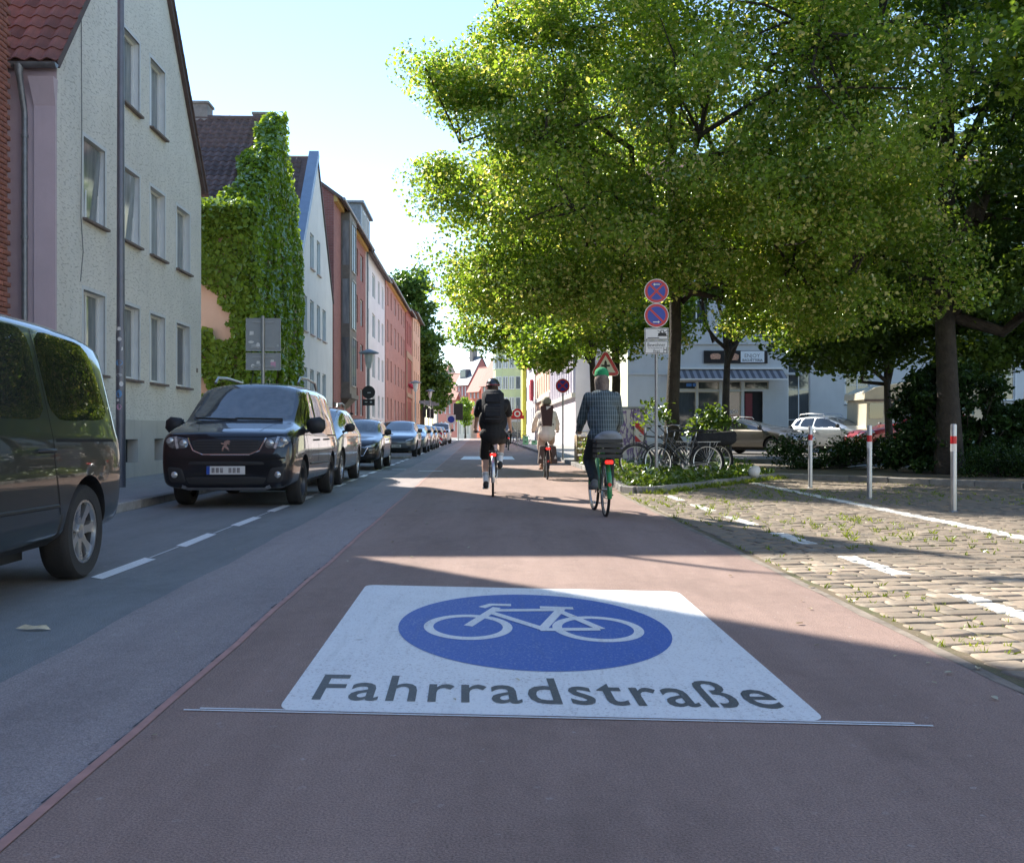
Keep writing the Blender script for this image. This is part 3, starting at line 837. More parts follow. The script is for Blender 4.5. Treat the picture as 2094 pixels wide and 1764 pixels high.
M_BRA = brickmat('dark_red_brick', (.36, .125, .10), (.29, .095, .08), (.30, .22, .19)); M_BRC = brickmat('warm_red_brick', (.50, .22, .165), (.43, .18, .14), (.44, .35, .30))
M_YEL = mat('ochre_cornice', (.62, .38, .12), .7, var=.08)
rwsA = [(2.0, 3.6), (4.7, 6.3), (7.4, 9.0), (10.1, 11.7)]
ra, rf, wa = row_house('brick_house', 'red brick apartment house with grey stair window strip behind parked cars', -7.1, 49.15, 63, 12.7, 3.6, M_BRA, grid([(6.3, .8), (8.3, 1.5), (11, 1.5)], rwsA), cornice=M_YEL, pane=M_PANEC)
M_BAY = mat('bay_stone', (.19, .165, .135), .8, var=.25, scale=3, dirt=.3)
bay = MB().b2((2.6, -.45, 3.0), (5.4, -.002, 12.35)); bay.box((4, -.28, 2.88), (3.1, .55, .22)); bay.add([(2.6,-.45,2.78), (5.4,-.45,2.78), (5.0,-.05,2.3), (3.0,-.05,2.3), (2.6,-.002,2.78), (5.4,-.002,2.78), (5.0,-.002,2.3), (3.0,-.002,2.3)], [(0,1,2,3), (0,3,7,4), (1,5,6,2)])
bay = bay.build('stair_bay', M_BAY, ra)
for z0 in (3.4, 6.4, 9.4): o = window(bay, 3.3, 4.9, z0, z0+2.6, -.45, -.005, 'double', frame=mat('bay_frame', (.4, .38, .33), .6), pane=M_PANE)
for z0 in (3.6, 6.6, 9.6): MB().b2((2.59, -.4, z0), (2.575, -.08, z0+2.3)).build('pane', M_PANEC, bay)
MB().b2((-.01, -.05, 2.3), (2.2, -.001, 2.5)).build('string_course', M_BAY, ra)
M_WHB = plaster('white_facade', (.80, .77, .75), 0, .12, .1)
rb, rf, wb = row_house('white_apartment_house', 'tall white apartment house with grey box dormer between brick houses', -7.15, 63.05, 76.2, 12.6, 3.4, M_WHB, grid([(1.0, 1.3), (4.2, 2.0), (8.0, 1.3), (10.8, 1.4)], rwsA), pane=M_PANEC, frame=M_FRAME)
mb = MB().b2((1.2, .4, 13.2), (6.6, 4.2, 15.6)); mb.b2((1.0, .2, 15.6), (6.8, 4.4, 15.75)); dm = mb.build('dormer', M_ZINC, rf)
for x in (2.0, 4.2): window(dm, x, x+1.4, 13.6, 15.3, .38, 0, 'double')
o = MB().b2((1.19, 1.0, 13.7), (1.17, 2.4, 15.2)).build('pane', M_PANE, dm)
MB().tube([(.3, -.12, 12.4), (.3, -.12, .2)], .06, 8).build('downpipe', M_ZINC, rb, 60)
rc, rf, wc = row_house('brick_house', 'long warm red brick house with ochre cornice beyond the white apartment house', -7.1, 76.3, 96.5, 12.9, 3.4, M_BRC, grid([(1.2, 1.2), (4.4, 1.0), (8.0, 1.3), (11.5, 1.3), (15, 1.3), (18, 1.3)], [(2.0, 3.7), (5.0, 6.7), (8.0, 9.7), (10.8, 12.2)]), cornice=M_YEL, pane=M_PANEC)
MB().b2((12, 2, 14.4), (13.6, 3.4, 16.6)).build('chimney', M_CHIM, rf)
M_OCH = plaster('beige_stone', (.50, .36, .25), 0, .2); M_REDP = plaster('red_painted_wall', (.46, .18, .15), 0, .1)
rd_, rf, wd_ = row_house('ornate_house', 'narrow ornate red and beige house with flower boxes before the peach house', -7.0, 96.6, 104.5, 13, 3, M_REDP, grid([(1, 1.2), (3.3, 1.2), (5.6, 1.2)], [(1.2, 4.0), (5.4, 8.0), (9.6, 11.8)]), frame=M_OCH)
MB().b2((0, -.1, 8.2), (wd_, -.003, 8.8)).b2((0, -.12, 4.4), (wd_, -.003, 4.8)).b2((0, -.06, 0), (.7, -.003, 8.2)).b2((7.2, -.06, 0), (wd_, -.003, 8.2)).build('stone_band', M_OCH, rd_)
mb = MB()
for k in range(60): mb.sphere((.8+rng.random()*6, -.25+rng.uniform(-.1, .1), 5.45+rng.uniform(0, .25)), .09, 5, 4)
mb.build('flower_box', mat('red_flowers', (.5, .03, .08), .7), rd_)
M_PCH = plaster('peach_facade', (.78, .50, .34), 0, .1)
re_, rf, we = row_house('peach_house', 'plain peach corner house in front of the big street tree', -6.9, 104.7, 117.5, 13.6, 2.4, M_PCH, grid([(2, 1.3), (5.2, 1.3), (9, 1.3)], [(2.5, 4.2), (5.8, 7.5), (9, 10.7), (11.7, 13)]), pane=M_PANEC)
# ---------------- right-hand row
M_CREAM = plaster('cream_green_wall', (.66, .68, .52), 0, .1)
rws4 = [(4.8, 6.6), (8.2, 10), (11.4, 13)]
M_LILAC = plaster('white_lilac_wall', (.74, .70, .74), 0, .1)
q1, rf, wq = row_house('striped_white_house', 'white house with vertical pilaster ribs right of the riding woman', 6.3, 66, 88, 13.5, 3, M_LILAC, grid([(1.5, 1.3), (5, 1.3), (8.5, 1.3), (12, 1.3), (15.5, 1.3), (19, 1.3)], rws4), side='R', cornice=mat('grey_cornice', (.3, .3, .33)), pane=M_PANEC)
for k in range(12): MB().b2((.5+k*1.9, -.16, 3.6), (.9+k*1.9, -.003, 12.9)).build('pilaster', M_LILAC, q1)
MB().b2((0, -.25, 3.3), (22, -.003, 3.6)).build('string_course', M_TRIM, q1)
M_PK = plaster('pale_peach_wall', (.72, .50, .38), 0, .1)
q2, rf, wq = row_house('peach_town_house', 'pale peach town house with cornices between ribbed white and yellow houses', 6.3, 88.2, 112, 13, 3.5, M_PK, grid([(2, 1.2), (5.5, 1.2), (9, 1.2), (12.5, 1.2), (16, 1.2), (19.5, 1.2)], [(1.3, 3.6)]+rws4), side='R', cornice=M_TRIM, pane=M_PANEC)
MB().b2((0, -.22, 4.1), (wq, -.003, 4.5)).b2((0, -.2, 7.4), (wq, -.003, 7.7)).build('string_course', M_TRIM, q2)
M_GRY = plaster('pale_grey_wall', (.62, .62, .66), 0, .1)
q3, rf, wq = row_house('modern_house', 'pale grey modern house with yellow strip and red window boxes', 6.2, 112.2, 146, 14, .6, M_GRY, grid([(2, 2), (7, 2), (12, 2), (18, 2), (24, 2), (29, 2)], [(2.0, 3.8), (5, 6.8), (8, 9.8), (11, 12.8)]), side='R', pane=M_PANEC, roofm=M_ZINC)
MB().b2((8.5, -.5, 0), (13.5, -.003, 14.2)).build('yellow_strip', mat('yellow_panel', (.75, .68, .08), .6), q3)
M_RPAN = mat('red_panel', (.55, .05, .07), .5)
for x, z in ((22.5, 8.6), (28.5, 4.6), (16.2, 10.5)): MB().b2((x, -.35, z), (x+2.2, -.003, z+2.4)).build('red_window_box', M_RPAN, q3)
# ---------------- far houses closing the street
def far_house(name, label, px0, px1, depth, ztop, rz, wall, rise, D, roofm, cols, rws, gable=False):
    a = A(px0, HY, depth); b = A(px1, HY, depth); w = (b-a).length/max(.3, math.cos(rz))
    root = thing(name, label, 'house', (a.x, a.y, 0), rz)
    ops = [(w*c0, w*c1, z0, z1) for (z0, z1) in rws for (c0, c1) in cols]
    mb = MB()
    if gable:
        out = [(0, 0), (w, 0), (w, ztop), (w/2, ztop+rise), (0, ztop)]; facade(mb, out, ops, 0, .15)
        for x in (0, w): mb.add([(x,0,0), (x,D,0), (x,D,ztop), (x,0,ztop)], [(0,1,2,3)])
        mb.add([(p, D, q) for p, q in out], [(0,1,2,3,4)])
    else:
        facade(mb, [(0, 0), (w, 0), (w, ztop), (0, ztop)], ops, 0, .15)
        for x in (0, w): mb.add([(x,0,0), (x,D,0), (x,D,ztop), (x,D/2,ztop+rise), (x,0,ztop)], [(0,1,2,3,4)])
        mb.add([(0,D,0), (w,D,0), (w,D,ztop), (0,D,ztop)], [(0,1,2,3)])
    mb.build('wall', [wall, wall], root)
    for q in ops: window(root, *q, 0, .12, 'double', pane=M_PANEC, fr=.09)
    mb = MB()
    if gable:
        k = rise/(w/2)
        for x0, x1 in ((-.3, w/2), (w+.3, w/2)): slabpoly(mb, (x0, -.2, ztop-k*.3+.1), (x1, -.2, ztop+rise+.1), (x1, D+.2, ztop+rise+.1), (x0, D+.2, ztop-k*.3+.1), .15)
    else:
        k = rise/(D/2)
        for y0 in (-.4, D+.4): slabpoly(mb, (-.1, y0, ztop-k*.4+.1), (w+.1, y0, ztop-k*.4+.1), (w+.1, D/2, ztop+rise+.1), (-.1, D/2, ztop+rise+.1), .15)
    rf = mb.build('roof', roofm, root)
    return root, rf, w
M_FR = plaster('hazy_red_brick', (.50, .21, .165), 0, .1); M_TAN = plaster('tan_gable', (.46, .40, .33), 0, .1); M_ORG = plaster('orange_wall', (.62, .20, .12), 0, .1); M_FR2 = plaster('dusky_red_wall', (.42, .17, .15), 0, .1)  # the far brick red is paled: distance haze put into its colour
M_TILEF = mat('hazy_red_tiles', (.46, .22, .17), .8, var=.2, scale=2)  # tile red paled the same way, haze painted in
three = [(1.2, 2.9), (4.2, 6.0), (7.3, 9)]
far_house('far_brick_house', 'distant pink brick house with pale windows where the street bends', 896, 938, 180, 7.2, R(-52), M_FR, 4.2, 4.5, M_TILEF, [(.12, .22), (.32, .42), (.55, .65), (.78, .88)], [(1.2, 2.8), (4.2, 6.0)])
far_house('tan_gable_house', 'tan blank gable rising behind the distant red roofs', 893, 950, 215, 9.5, R(8), M_TAN, 6.2, 12, M_TILEF, [], [], True)
_, rf, w_ = far_house('slate_gable_house', 'distant red house with big blue slate roof above the street bend', 934, 962, 176, 9.6, R(-55), M_FR2, 4.4, 5, M_SLATE, [(.1, .22), (.35, .47), (.6, .72)], [(1.2, 2.9), (4.4, 6.0), (7.2, 8.8)])
MB().b2((1, 2.0, 12.2), (2.0, 3.0, 15.6)).build('chimney', M_CHIM, rf)
dmr = MB().b2((.6, .3, 10.2), (2.6, 1.6, 11.8)).build('dormer', M_SLATE, rf); MB().b2((.8, .26, 10.5), (2.4, .29, 11.6)).build('pane', M_PANE, dmr)
far_house('orange_house', 'distant orange red house left of the green bow front house', 958, 984, 170, 8.2, R(-58), M_ORG, 3.6, 4.2, M_TILEF, [(.1, .25), (.4, .55), (.7, .85)], three[:2]+[(6.6, 7.8)])
_, rf, w_ = far_house('scaffolded_house', 'distant pink house with red roof beside the green bow front house', 984, 1020, 164, 9.0, R(-58), M_FR, 4.0, 4.2, M_TILEF, [(.1, .25), (.4, .55), (.7, .85)], three)
MB().b2((1.2, 1.6, 11.6), (2.0, 2.4, 14.4)).b2((4.2, 1.6, 11.6), (5.0, 2.4, 14.0)).build('chimney', M_FR2, rf)
MB().b2((5.3, -.9, 5.2), (6.4, -.5, 8.8)).build('safety_net', mat('teal_net', (.22, .5, .46), .8), _)
o = far_house('white_shop', 'distant low white shop front at the street bend', 935, 962, 160, 3.0, R(-8), M_WHB, .5, 6, M_ZINC, [(.1, .3), (.4, .6), (.7, .9)], [(.6, 2.3)])
# green bow-front house
M_BOW = plaster('sage_green_wall', (.60, .66, .36), 0, .08)
bowc = A(1042, HY, 150); bow = thing('bow_front_house', 'sage green house with rounded bow front of window bands at the bend', 'house', (bowc.x, bowc.y, 0), R(-20))
def bow_prof(off):
    return [(-3.4-off*.3, 6), (-3.3-off, 2.4), (-3.0-off, 1.0), (-2.2-off*.7, 0-off*.7), (-1.0, -.35-off), (1.0, -.35-off), (2.6+off, -.1-off), (2.9+off, 6)]
mb = MB().prism(bow_prof(0), 2.9, 13.3); mb.build('wall', M_BOW, bow)
MB().prism(bow_prof(-.5), 0, 2.9).build('ground_floor', M_GRY, bow)
mb = MB().prism(bow_prof(.35), 13.3, 13.6); P = bow_prof(.35); mb.add([(x, y, 13.6) for x, y in P]+[(0, 4, 15.6)], [(i, (i+1) % 8, 8) for i in range(8)]); mb.build('roof', M_ZINC, bow)
for z0 in (4.2, 7.3, 10.4):
    P = bow_prof(.04)
    for i in range(1, 6):
        (ax, ay), (bx, by) = P[i], P[i+1]; L = math.hypot(bx-ax, by-ay); n_ = max(1, round(L/1.2)); an = math.atan2(by-ay, bx-ax)
        for k in range(n_):
            w = L/n_; m_ = Matrix.Translation((ax+(bx-ax)*k/n_, ay+(by-ay)*k/n_, 0)) @ Matrix.Rotation(an, 4, 'Z')
            window(bow, .08, w-.08, z0, z0+1.95, 0, 0, 'double', pane=M_PANEC, fr=.09, matr=m_)
for x in (-1.6, .3): MB().b2((x, .1, .2), (x+1.4, .16, 2.5)).build('shop_window', M_PANE, bow)
# ---------------- the white corner building with the shop (faces us across the side street)
M_SHW = plaster('cool_white_wall', (.54, .56, .57), 0, .14, .1)
YS = 52.
shop = thing('corner_shop_building', 'white corner building with baguette shop, awning and shop windows behind the trees', 'building', (6.0, YS, 0), 0)
X = lambda px: (px-CX)*YS/F-6.0
Z = lambda py: CAM_H+(HY-py)*YS/F
ops = []
sw = [(X(1383), X(1424)), (X(1427), X(1471)), (X(1476.5), X(1516))]
for a, b in sw: ops += [(a, b, .75, Z(800)), (a, b, Z(796.5), Z(779))]
door = (X(1522), X(1560), .05, Z(800)); ops += [door, (X(1522), X(1572), Z(796), Z(779))]
tall = (X(1611), X(1657), .1, Z(734)); ops += [tall]
r1 = (X(1729), X(1779), Z(826), Z(768)); r2 = (X(2029), X(2076), Z(818), Z(746)); r3 = (X(1880), X(1930), Z(822), Z(757)); ops += [r1, r2, r3]
for px in (1400, 1500, 1620, 1740, 1880, 2040):
    for z0 in (6.6, 10.0): ops.append((X(px), X(px)+1.25, z0, z0+1.9))
mb = MB(); facade(mb, [(0, 0), (32, 0), (32, 13), (0, 13)], ops, 0, .2)
for x in (0, 32): mb.add([(x,0,0), (x,13,0), (x,13,13), (x,0,13)], [(0,1,2,3)])
mb.build('wall', [M_SHW, M_REVEAL], shop)
MB().b2((-.03, .0, 0), (-.004, 12, 12.9)).build('side_wall', M_CREAM, shop)
mb = MB(); slabpoly(mb, (-.4, -.5, 13), (32.4, -.5, 13), (32.4, 6.5, 17), (-.4, 6.5, 17), .2); slabpoly(mb, (-.4, 13.5, 13), (32.4, 13.5, 13), (32.4, 6.5, 17), (-.4, 6.5, 17), .2); mb.build('roof', M_TILER, shop)
M_FB = mat('cream_shop_frame', (.52, .5, .42), .5)
for q in ops[:6]: window(shop, *q, 0, .12, 'single', frame=M_FB)
window(shop, *ops[7], 0, .12, 'single', frame=M_FB)
MB().b2((door[0], .14, .05), (door[1], .18, door[3])).build('door_opening', M_DARKIN, shop)
mb = MB().b2((door[0]+.06, .02, .08), (door[0]+.42, .13, door[3]-.1)); mb.build('door', mat('dark_red_door', (.16, .02, .03), .5), shop)
window(shop, *tall, 0, .12, 'grid')
for q in (r1, r2, r3): window(shop, *q, 0, .14, 'grid', sill=mat('grey_sill', (.2, .21, .22), .7), border=True)
for q in ops[11:]: window(shop, *q, 0, .14, 'cross')
MB().b2((0, -.1, 5.55), (14, -.003, 5.75)).b2((0, -.07, 3.98), (9, -.003, 4.1)).build('string_course', M_SHW, shop)
MB().b2((-.1, -.05, 0), (32, -.003, .55)).build('plinth', M_P1S, shop)
# awning with stripes
t = NT('striped_awning'); co = t.coord('Object'); sep = t.new('SeparateXYZ'); t.link(co, sep.inputs[0])
st = t.math('GREATER_THAN', t.math('FRACT', t.math('MULTIPLY', sep.outputs[0], 2.9)), .5)
t.setp(Base_Color=t.mix(st, (.10, .10, .115), (.27, .27, .29)), Roughness=.85)
ax0, ax1 = X(1378), X(1600); mb = MB(); slabpoly(mb, (ax0, -1.0, Z(776)), (ax1, -1.0, Z(776)), (ax1, -.02, Z(756)), (ax0, -.02, Z(756)), .03)
aw = mb.build('awning', t.m, shop)
MB().b2((ax0, -1.03, Z(778.5)), (ax1, -.98, Z(776))).build('front_bar', M_FRAME, aw)
MB().b2((ax0, -.16, Z(756)+.02), (ax1, -.002, Z(751))).build('awning_box', M_FRAME, aw)
# sign board
sb = MB().b2((X(1439), -.08, Z(743)), (X(1569), -.003, Z(717))).build('sign_board', mat('black_sign', (.012, .013, .018), .35, var=.1), shop)
MB().b2((X(1514), -.095, Z(741)), (X(1562), -.082, Z(718))).build('white_panel', mat('sign_panel_white', (.72, .76, .8), .4, var=.03), sb)  # plain pale white panel colour
M_BAG = mat('baguette_print', (.55, .30, .2), .6, var=.5, scale=9); M_INK = mat('grey_ink', (.16, .17, .18), .6)
for (a, b, c, d) in ((1452, 1473, 735, 723), (1483, 1510, 737, 723)):
    mb = MB(); n = 14; cx_, cz_, rx, rz_ = (X(a)+X(b))/2, (Z(c)+Z(d))/2, (X(b)-X(a))/2, (Z(d)-Z(c))/2
    mb.add([(cx_+rx*math.copysign(abs(math.cos(q))**.5, math.cos(q)), -.086, cz_+rz_*math.copysign(abs(math.sin(q))**.6, math.sin(q))*(1+.12*math.sin(5*q))) for q in [2*math.pi*i/n for i in range(n)]], [tuple(range(n))]); mb.build('baguette_picture', M_BAG, sb)
def put_text(name, txt, parent, x0, x1, z0, zh, y, m, bold=0.):
    me, wd = text_mesh(txt, bold)
    me.transform(Matrix((((x1-x0)/wd, 0, 0, x0), (0, 0, -1, y), (0, zh/.73, 0, z0), (0, 0, 0, 1)))); me.update(); return link(name, me, m, parent)
put_text('lettering', 'ENJOY', sb, X(1522), X(1553), Z(731), .2, -.097, M_INK)
put_text('lettering', 'BAGUETTERIA', sb, X(1517.5), X(1559), Z(739), .13, -.097, M_INK, .03)
put_text('lettering', 'ENJOY', shop, X(1484), X(1511), Z(845), .2, .075, mat('white_print', (.7, .7, .7)), 0)
MB().b2((X(1478), .06, Z(860)), (X(1516), .075, Z(849))).build('poster', M_BAG, shop)
mb = MB().b2((X(1417), .06, Z(790)), (X(1424), .07, Z(783.5))).b2((X(1404), .06, Z(790)), (X(1415), .07, Z(783.5))); mb.build('blue_sign', mat('blue_sign_face', (.05, .2, .6), .4), shop)

# ---------------- unseen cream houses across the street, added to bounce sunlight into the shade
M_CRH = plaster('fill_house_cream', (.74, .68, .58), 0, .12, .1)
for k, (ya, yb, hh, lab) in enumerate(((-16.5, 2.5, 12.5, 'unseen cream house added across the street beside the viewpoint to bounce sunlight'), (-38, -16.7, 11.5, 'second unseen cream house added across the street behind the viewpoint to bounce sunlight'))):
    oc = thing('fill_house', lab, 'house', (13.5, yb, 0), R(-90)); Wt = yb-ya
    ops = [(1.2+i*3., 2.5+i*3., z0, z0+1.8) for i in range(int((Wt-2)/3)) for z0 in (1.6, 4.9, 8.2)]
    mb = MB(); facade(mb, [(0, 0), (Wt, 0), (Wt, hh), (0, hh)], ops, 0, .16)
    for x in (0, Wt): mb.add([(x, 0, 0), (x, 11, 0), (x, 11, hh), (x, 5.5, hh+4), (x, 0, hh)], [(0, 1, 2, 3, 4)])
    mb.build('wall', [M_CRH, M_CRH], oc)
    for q in ops: window(oc, *q, 0, .13, 'double')
    mb = MB(); slabpoly(mb, (-.2, -.4, hh-.2), (Wt+.2, -.4, hh-.2), (Wt+.2, 5.5, hh+4.1), (-.2, 5.5, hh+4.1), .15); slabpoly(mb, (-.2, 11.4, hh-.2), (Wt+.2, 11.4, hh-.2), (Wt+.2, 5.5, hh+4.1), (-.2, 5.5, hh+4.1), .15); mb.build('roof', M_TILER, oc)
# ================================================================ trees and planting
def leafmat(name, dark, lite, flower=None, trans=.5, tl=None):
    t = NT(name); t.n.remove(t.b)
    at = t.new('Attribute'); at.attribute_name = 'tint'
    stops = [(0., dark), (.8, lite)]
    if flower: stops += [(.86, lite), (.9, flower)]
    c = t.ramp(at.outputs['Fac'], stops)
    d = t.new('BsdfDiffuse'); t.link(c, d.inputs[0])
    tr = t.new('BsdfTranslucent')
    t.link(t.mix(1., c, tl or (1.7, 1.5, .5), 'MULTIPLY'), tr.inputs[0])
    g = t.new('BsdfGlossy'); g.inputs['Roughness'].default_value = .38; g.inputs[0].default_value = (.8, .9, .8, 1)
    m = t.new('MixShader'); m.inputs[0].default_value = trans; t.link(d.outputs[0], m.inputs[1]); t.link(tr.outputs[0], m.inputs[2])
    lw = t.new('LayerWeight'); lw.inputs[0].default_value = .25
    m2 = t.new('MixShader'); t.link(t.math('MULTIPLY', lw.outputs['Fresnel'], .18), m2.inputs[0]); t.link(m.outputs[0], m2.inputs[1]); t.link(g.outputs[0], m2.inputs[2])
    t.link(m2.outputs[0], t.out.inputs[0])
    return t.m
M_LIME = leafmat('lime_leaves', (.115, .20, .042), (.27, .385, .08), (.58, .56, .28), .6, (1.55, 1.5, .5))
M_LIME_SHADE = leafmat('shaded_tree_leaves', (.05, .10, .03), (.12, .20, .05), None, .45)  # darker leaf copy: the shade over the square is put into the colour
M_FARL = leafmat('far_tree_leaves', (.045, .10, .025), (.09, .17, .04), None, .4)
M_IVY = leafmat('creeper_leaves', (.12, .21, .03), (.23, .35, .055), None, .45)
M_BUSH = leafmat('bush_leaves', (.05, .10, .02), (.14, .22, .045), (.5, .48, .4), .45)
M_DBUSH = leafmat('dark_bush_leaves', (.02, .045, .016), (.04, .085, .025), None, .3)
M_GRASS = leafmat('grass_blades', (.10, .16, .02), (.24, .30, .05), None, .4)
M_BARK = mat('bark', (.045, .037, .03), .95, var=.4, scale=6, bump=.9, bscale=25, dist=.03)
def leaf_mesh(name, C, L, NRM, A_, tint, wid=.8, fold=.12, simple=False):
    "C centres, L lengths, NRM normals, A_ long axes"
    n = len(C); B = np.cross(NRM, A_); L = L[:, None]
    base = C-A_*L*.5; tip = C+A_*L*.5
    def side(f, w, h): return C+A_*L*f+B*L*w+NRM*L*h
    if simple:
        v = np.stack([base, side(-.08, .46*wid, fold), tip, side(-.08, -.46*wid, fold)], 1); k = 4
        f = np.array([[0, 1, 2], [0, 2, 3]])[None]+(np.arange(n)*4)[:, None, None]
        me = np_mesh(name, v.reshape(-1, 3), f.reshape(-1, 3)); a = me.attributes.new('tint', 'FLOAT', 'POINT'); a.data.foreach_set('value', np.repeat(tint, 4).astype(np.float32)); return me
    v = np.stack([base, side(-.22, .42*wid, fold), side(.18, .38*wid, fold), tip, side(.18, -.38*wid, fold), side(-.22, -.42*wid, fold)], 1)
    f = np.array([[0, 1, 2, 3], [0, 3, 4, 5]])[None]+(np.arange(n)*6)[:, None, None]
    me = np_mesh(name, v.reshape(-1, 3), f.reshape(-1, 4))
    a = me.attributes.new('tint', 'FLOAT', 'POINT'); a.data.foreach_set('value', np.repeat(tint, 6).astype(np.float32))
    return me
def unit(a): return a/np.maximum(1e-6, np.linalg.norm(a, axis=1))[:, None]
def orient(rg, n, up=.7, droop=.5, out=None):
    N = rg.normal(size=(n, 3))*.75; N[:, 2] += up
    if out is not None: N += out
    N = unit(N); Aa = rg.normal(size=(n, 3)); Aa[:, 2] -= droop
    Aa = unit(Aa-N*(Aa*N).sum(1)[:, None])
    return N, Aa
def clumps_in(blobs, per, rg, shell=2.4):
    cs = []
    for (c, r, w) in blobs:
        c = np.array(c); r = np.array(r); k = max(3, int(per*w))
        d = unit(rg.normal(size=(k, 3))); rad = rg.random(k)**(1/shell)
        cs.append(c+d*r*rad[:, None])
    return np.concatenate(cs)
def crown_leaves(name, cl, nleaf, size, rg, clr=.5, flower=.12, up=.7, droop=.6, wid=.85, spread=(1, 1, .7), simple=False):
    k = len(cl); idx = rg.integers(0, k, nleaf); cr = rg.uniform(.7, 1.3, k)*clr
    off = rg.normal(size=(nleaf, 3))*.5; ln = np.linalg.norm(off, axis=1); off = off/np.maximum(1, ln)[:, None]
    C = cl[idx]+off*cr[idx][:, None]*np.array(spread)
    N, Aa = orient(rg, nleaf, up, droop)
    L = size*rg.uniform(.5, 1.4, nleaf)
    tint = np.clip(.35+.28*rg.normal(size=nleaf)*.6+(rg.random(k)[idx]-.5)*.5, 0, .8)
    fl = rg.random(nleaf) < flower; tint[fl] = 1.
    return leaf_mesh(name, C, L, N, Aa, tint, wid, simple=simple)
def wander(a, b, k, amp, rg, sag=0.):
    a = np.array(a, float); b = np.array(b, float); pts = [a+(b-a)*i/k for i in range(k+1)]
    for i in range(1, k):
        pts[i] = pts[i]+rg.normal(size=3)*amp*np.linalg.norm(b-a)*.12; pts[i][2] += sag*math.sin(math.pi*i/k)
    return [Vector(p) for p in pts]
def tree(name, label, base, tr, fork, top, blobs, per, nleaf, size, lm, seed, clr=.5, flower=0., limbs=9, group=None, twigs=120, up=.7, cat='tree', lean=(0, 0)):
    rg = np.random.default_rng(seed)
    root = thing(name, label, cat, base, 0, group)
    bs = [((c[0]-base[0], c[1]-base[1], c[2]-base[2]), r, w) for c, r, w in blobs]
    cl = clumps_in(bs, per, rg)
    mb = MB(); pts = []; rs = []
    nt = 9
    for i in range(nt):
        t = i/(nt-1); z = top*t
        pts.append(Vector((lean[0]*t+.06*math.sin(z*.9+seed), lean[1]*t+.06*math.cos(z*.7+seed), z)))
        rs.append(tr*(1.35 if i == 0 else 1)*(1-.8*t))
    pts[0].z = -.1; mb.tube(pts, rs, 12)
    mb.build('trunk', M_BARK, root, 60)
    mb = MB(); mains = []
    sel = rg.choice(len(cl), min(limbs, len(cl)), replace=False)
    for j in sel:
        e = cl[j]; h0 = min(top*.9, max(fork, e[2]*.45+rg.uniform(-.3, .8)))
        t = h0/top; a = (lean[0]*t, lean[1]*t, h0); r0 = tr*(1-.8*t)*.72
        p = wander(a, e, 6, .8, rg, .12*np.linalg.norm(np.array(e[:2]))); mains.append((p, r0))
        mb.tube(p, [r0*(1-.13*i) for i in range(7)], 7)
    ends = np.array([[*q] for p, r in mains for q in p[2:]])
    for j in rg.choice(len(cl), min(twigs, len(cl)), replace=False):
        e = cl[j]; k = np.argmin(((ends-e)**2).sum(1)); p = wander(ends[k], e, 3, 1., rg)
        mb.tube(p, [.036, .027, .018, .009], 5)
    mb.build('branches', M_BARK, root, 60)
    me = crown_leaves('crown', cl, nleaf, size, rg, clr, flower, up, simple=True)
    link('crown', me, lm, root)
    return root
# the big lime in front
LB_ = [((3.6, 22.5, 8.6), (4.3, 4.2, 4.0), 3.2), ((3.6, 22.5, 12.6), (3.6, 4, 3.2), 2.4), ((.3, 22, 7.2), (2.0, 2.2, 1.5), 1.1), ((-1.3, 22, 8.55), (1.2, .9, .45), .7),
       ((-.2, 22, 9.3), (.9, .9, .6), .5), ((-.9, 22, 6.4), (1.1, 1.2, .6), .6), ((-.4, 23, 4.9), (1.5, 1.8, 1.2), .8), ((.7, 22.5, 4.1), (1.9, 1.6, .8), .7), ((2.2, 20.8, 4.9), (1.7, 1.6, 1.0), .7),
       ((6.6, 22, 7), (2.3, 3, 2.6), 1.7), ((6.9, 20.5, 5.0), (2.3, 2.2, 1.3), 1.1), ((4.6, 18.9, 8), (3.2, 2.0, 3.0), 2.0), ((6.9, 19.6, 9.6), (2.2, 2, 2), 1.1), ((6.4, 22, 12.2), (2.4, 2.6, 2.4), 1.3),
       ((1.5, 21.5, 11.2), (1.3, 1.6, 1.4), .8), ((5.4, 18.2, 5.2), (1.6, 1.2, .9), .6), ((7.4, 19.5, 6.2), (1.3, 1.5, 1.6), .8), ((3.9, 20.0, 5.6), (2.2, 1.6, 1.2), 1.0), ((1.4, 20.5, 6.4), (1.8, 1.6, 1.6), .9), ((5.6, 17.6, 6.8), (2.2, 1.4, 1.8), 1.0), ((1.2, 20.6, 9.2), (1.8, 1.6, 1.8), .9), ((5.0, 18.0, 10.6), (2.6, 1.6, 1.6), 1.0), ((7.0, 20.6, 4.0), (2.2, 1.8, .8), .9), ((5.3, 21.0, 4.1), (1.5, 1.5, .7), .6), ((1.6, 21.0, 4.2), (1.4, 1.2, .8), .5), ((5.9, 22.6, 3.5), (1.3, 1.3, .55), .35)]
tree('lime_tree', 'large sunlit lime tree with pale blossom behind the parking signs', (3.62, 22.6, .1), .165, 4.2, 12.5, LB_, 17, 310000, .084, M_LIME, 11, .74, .17, 24, twigs=330)
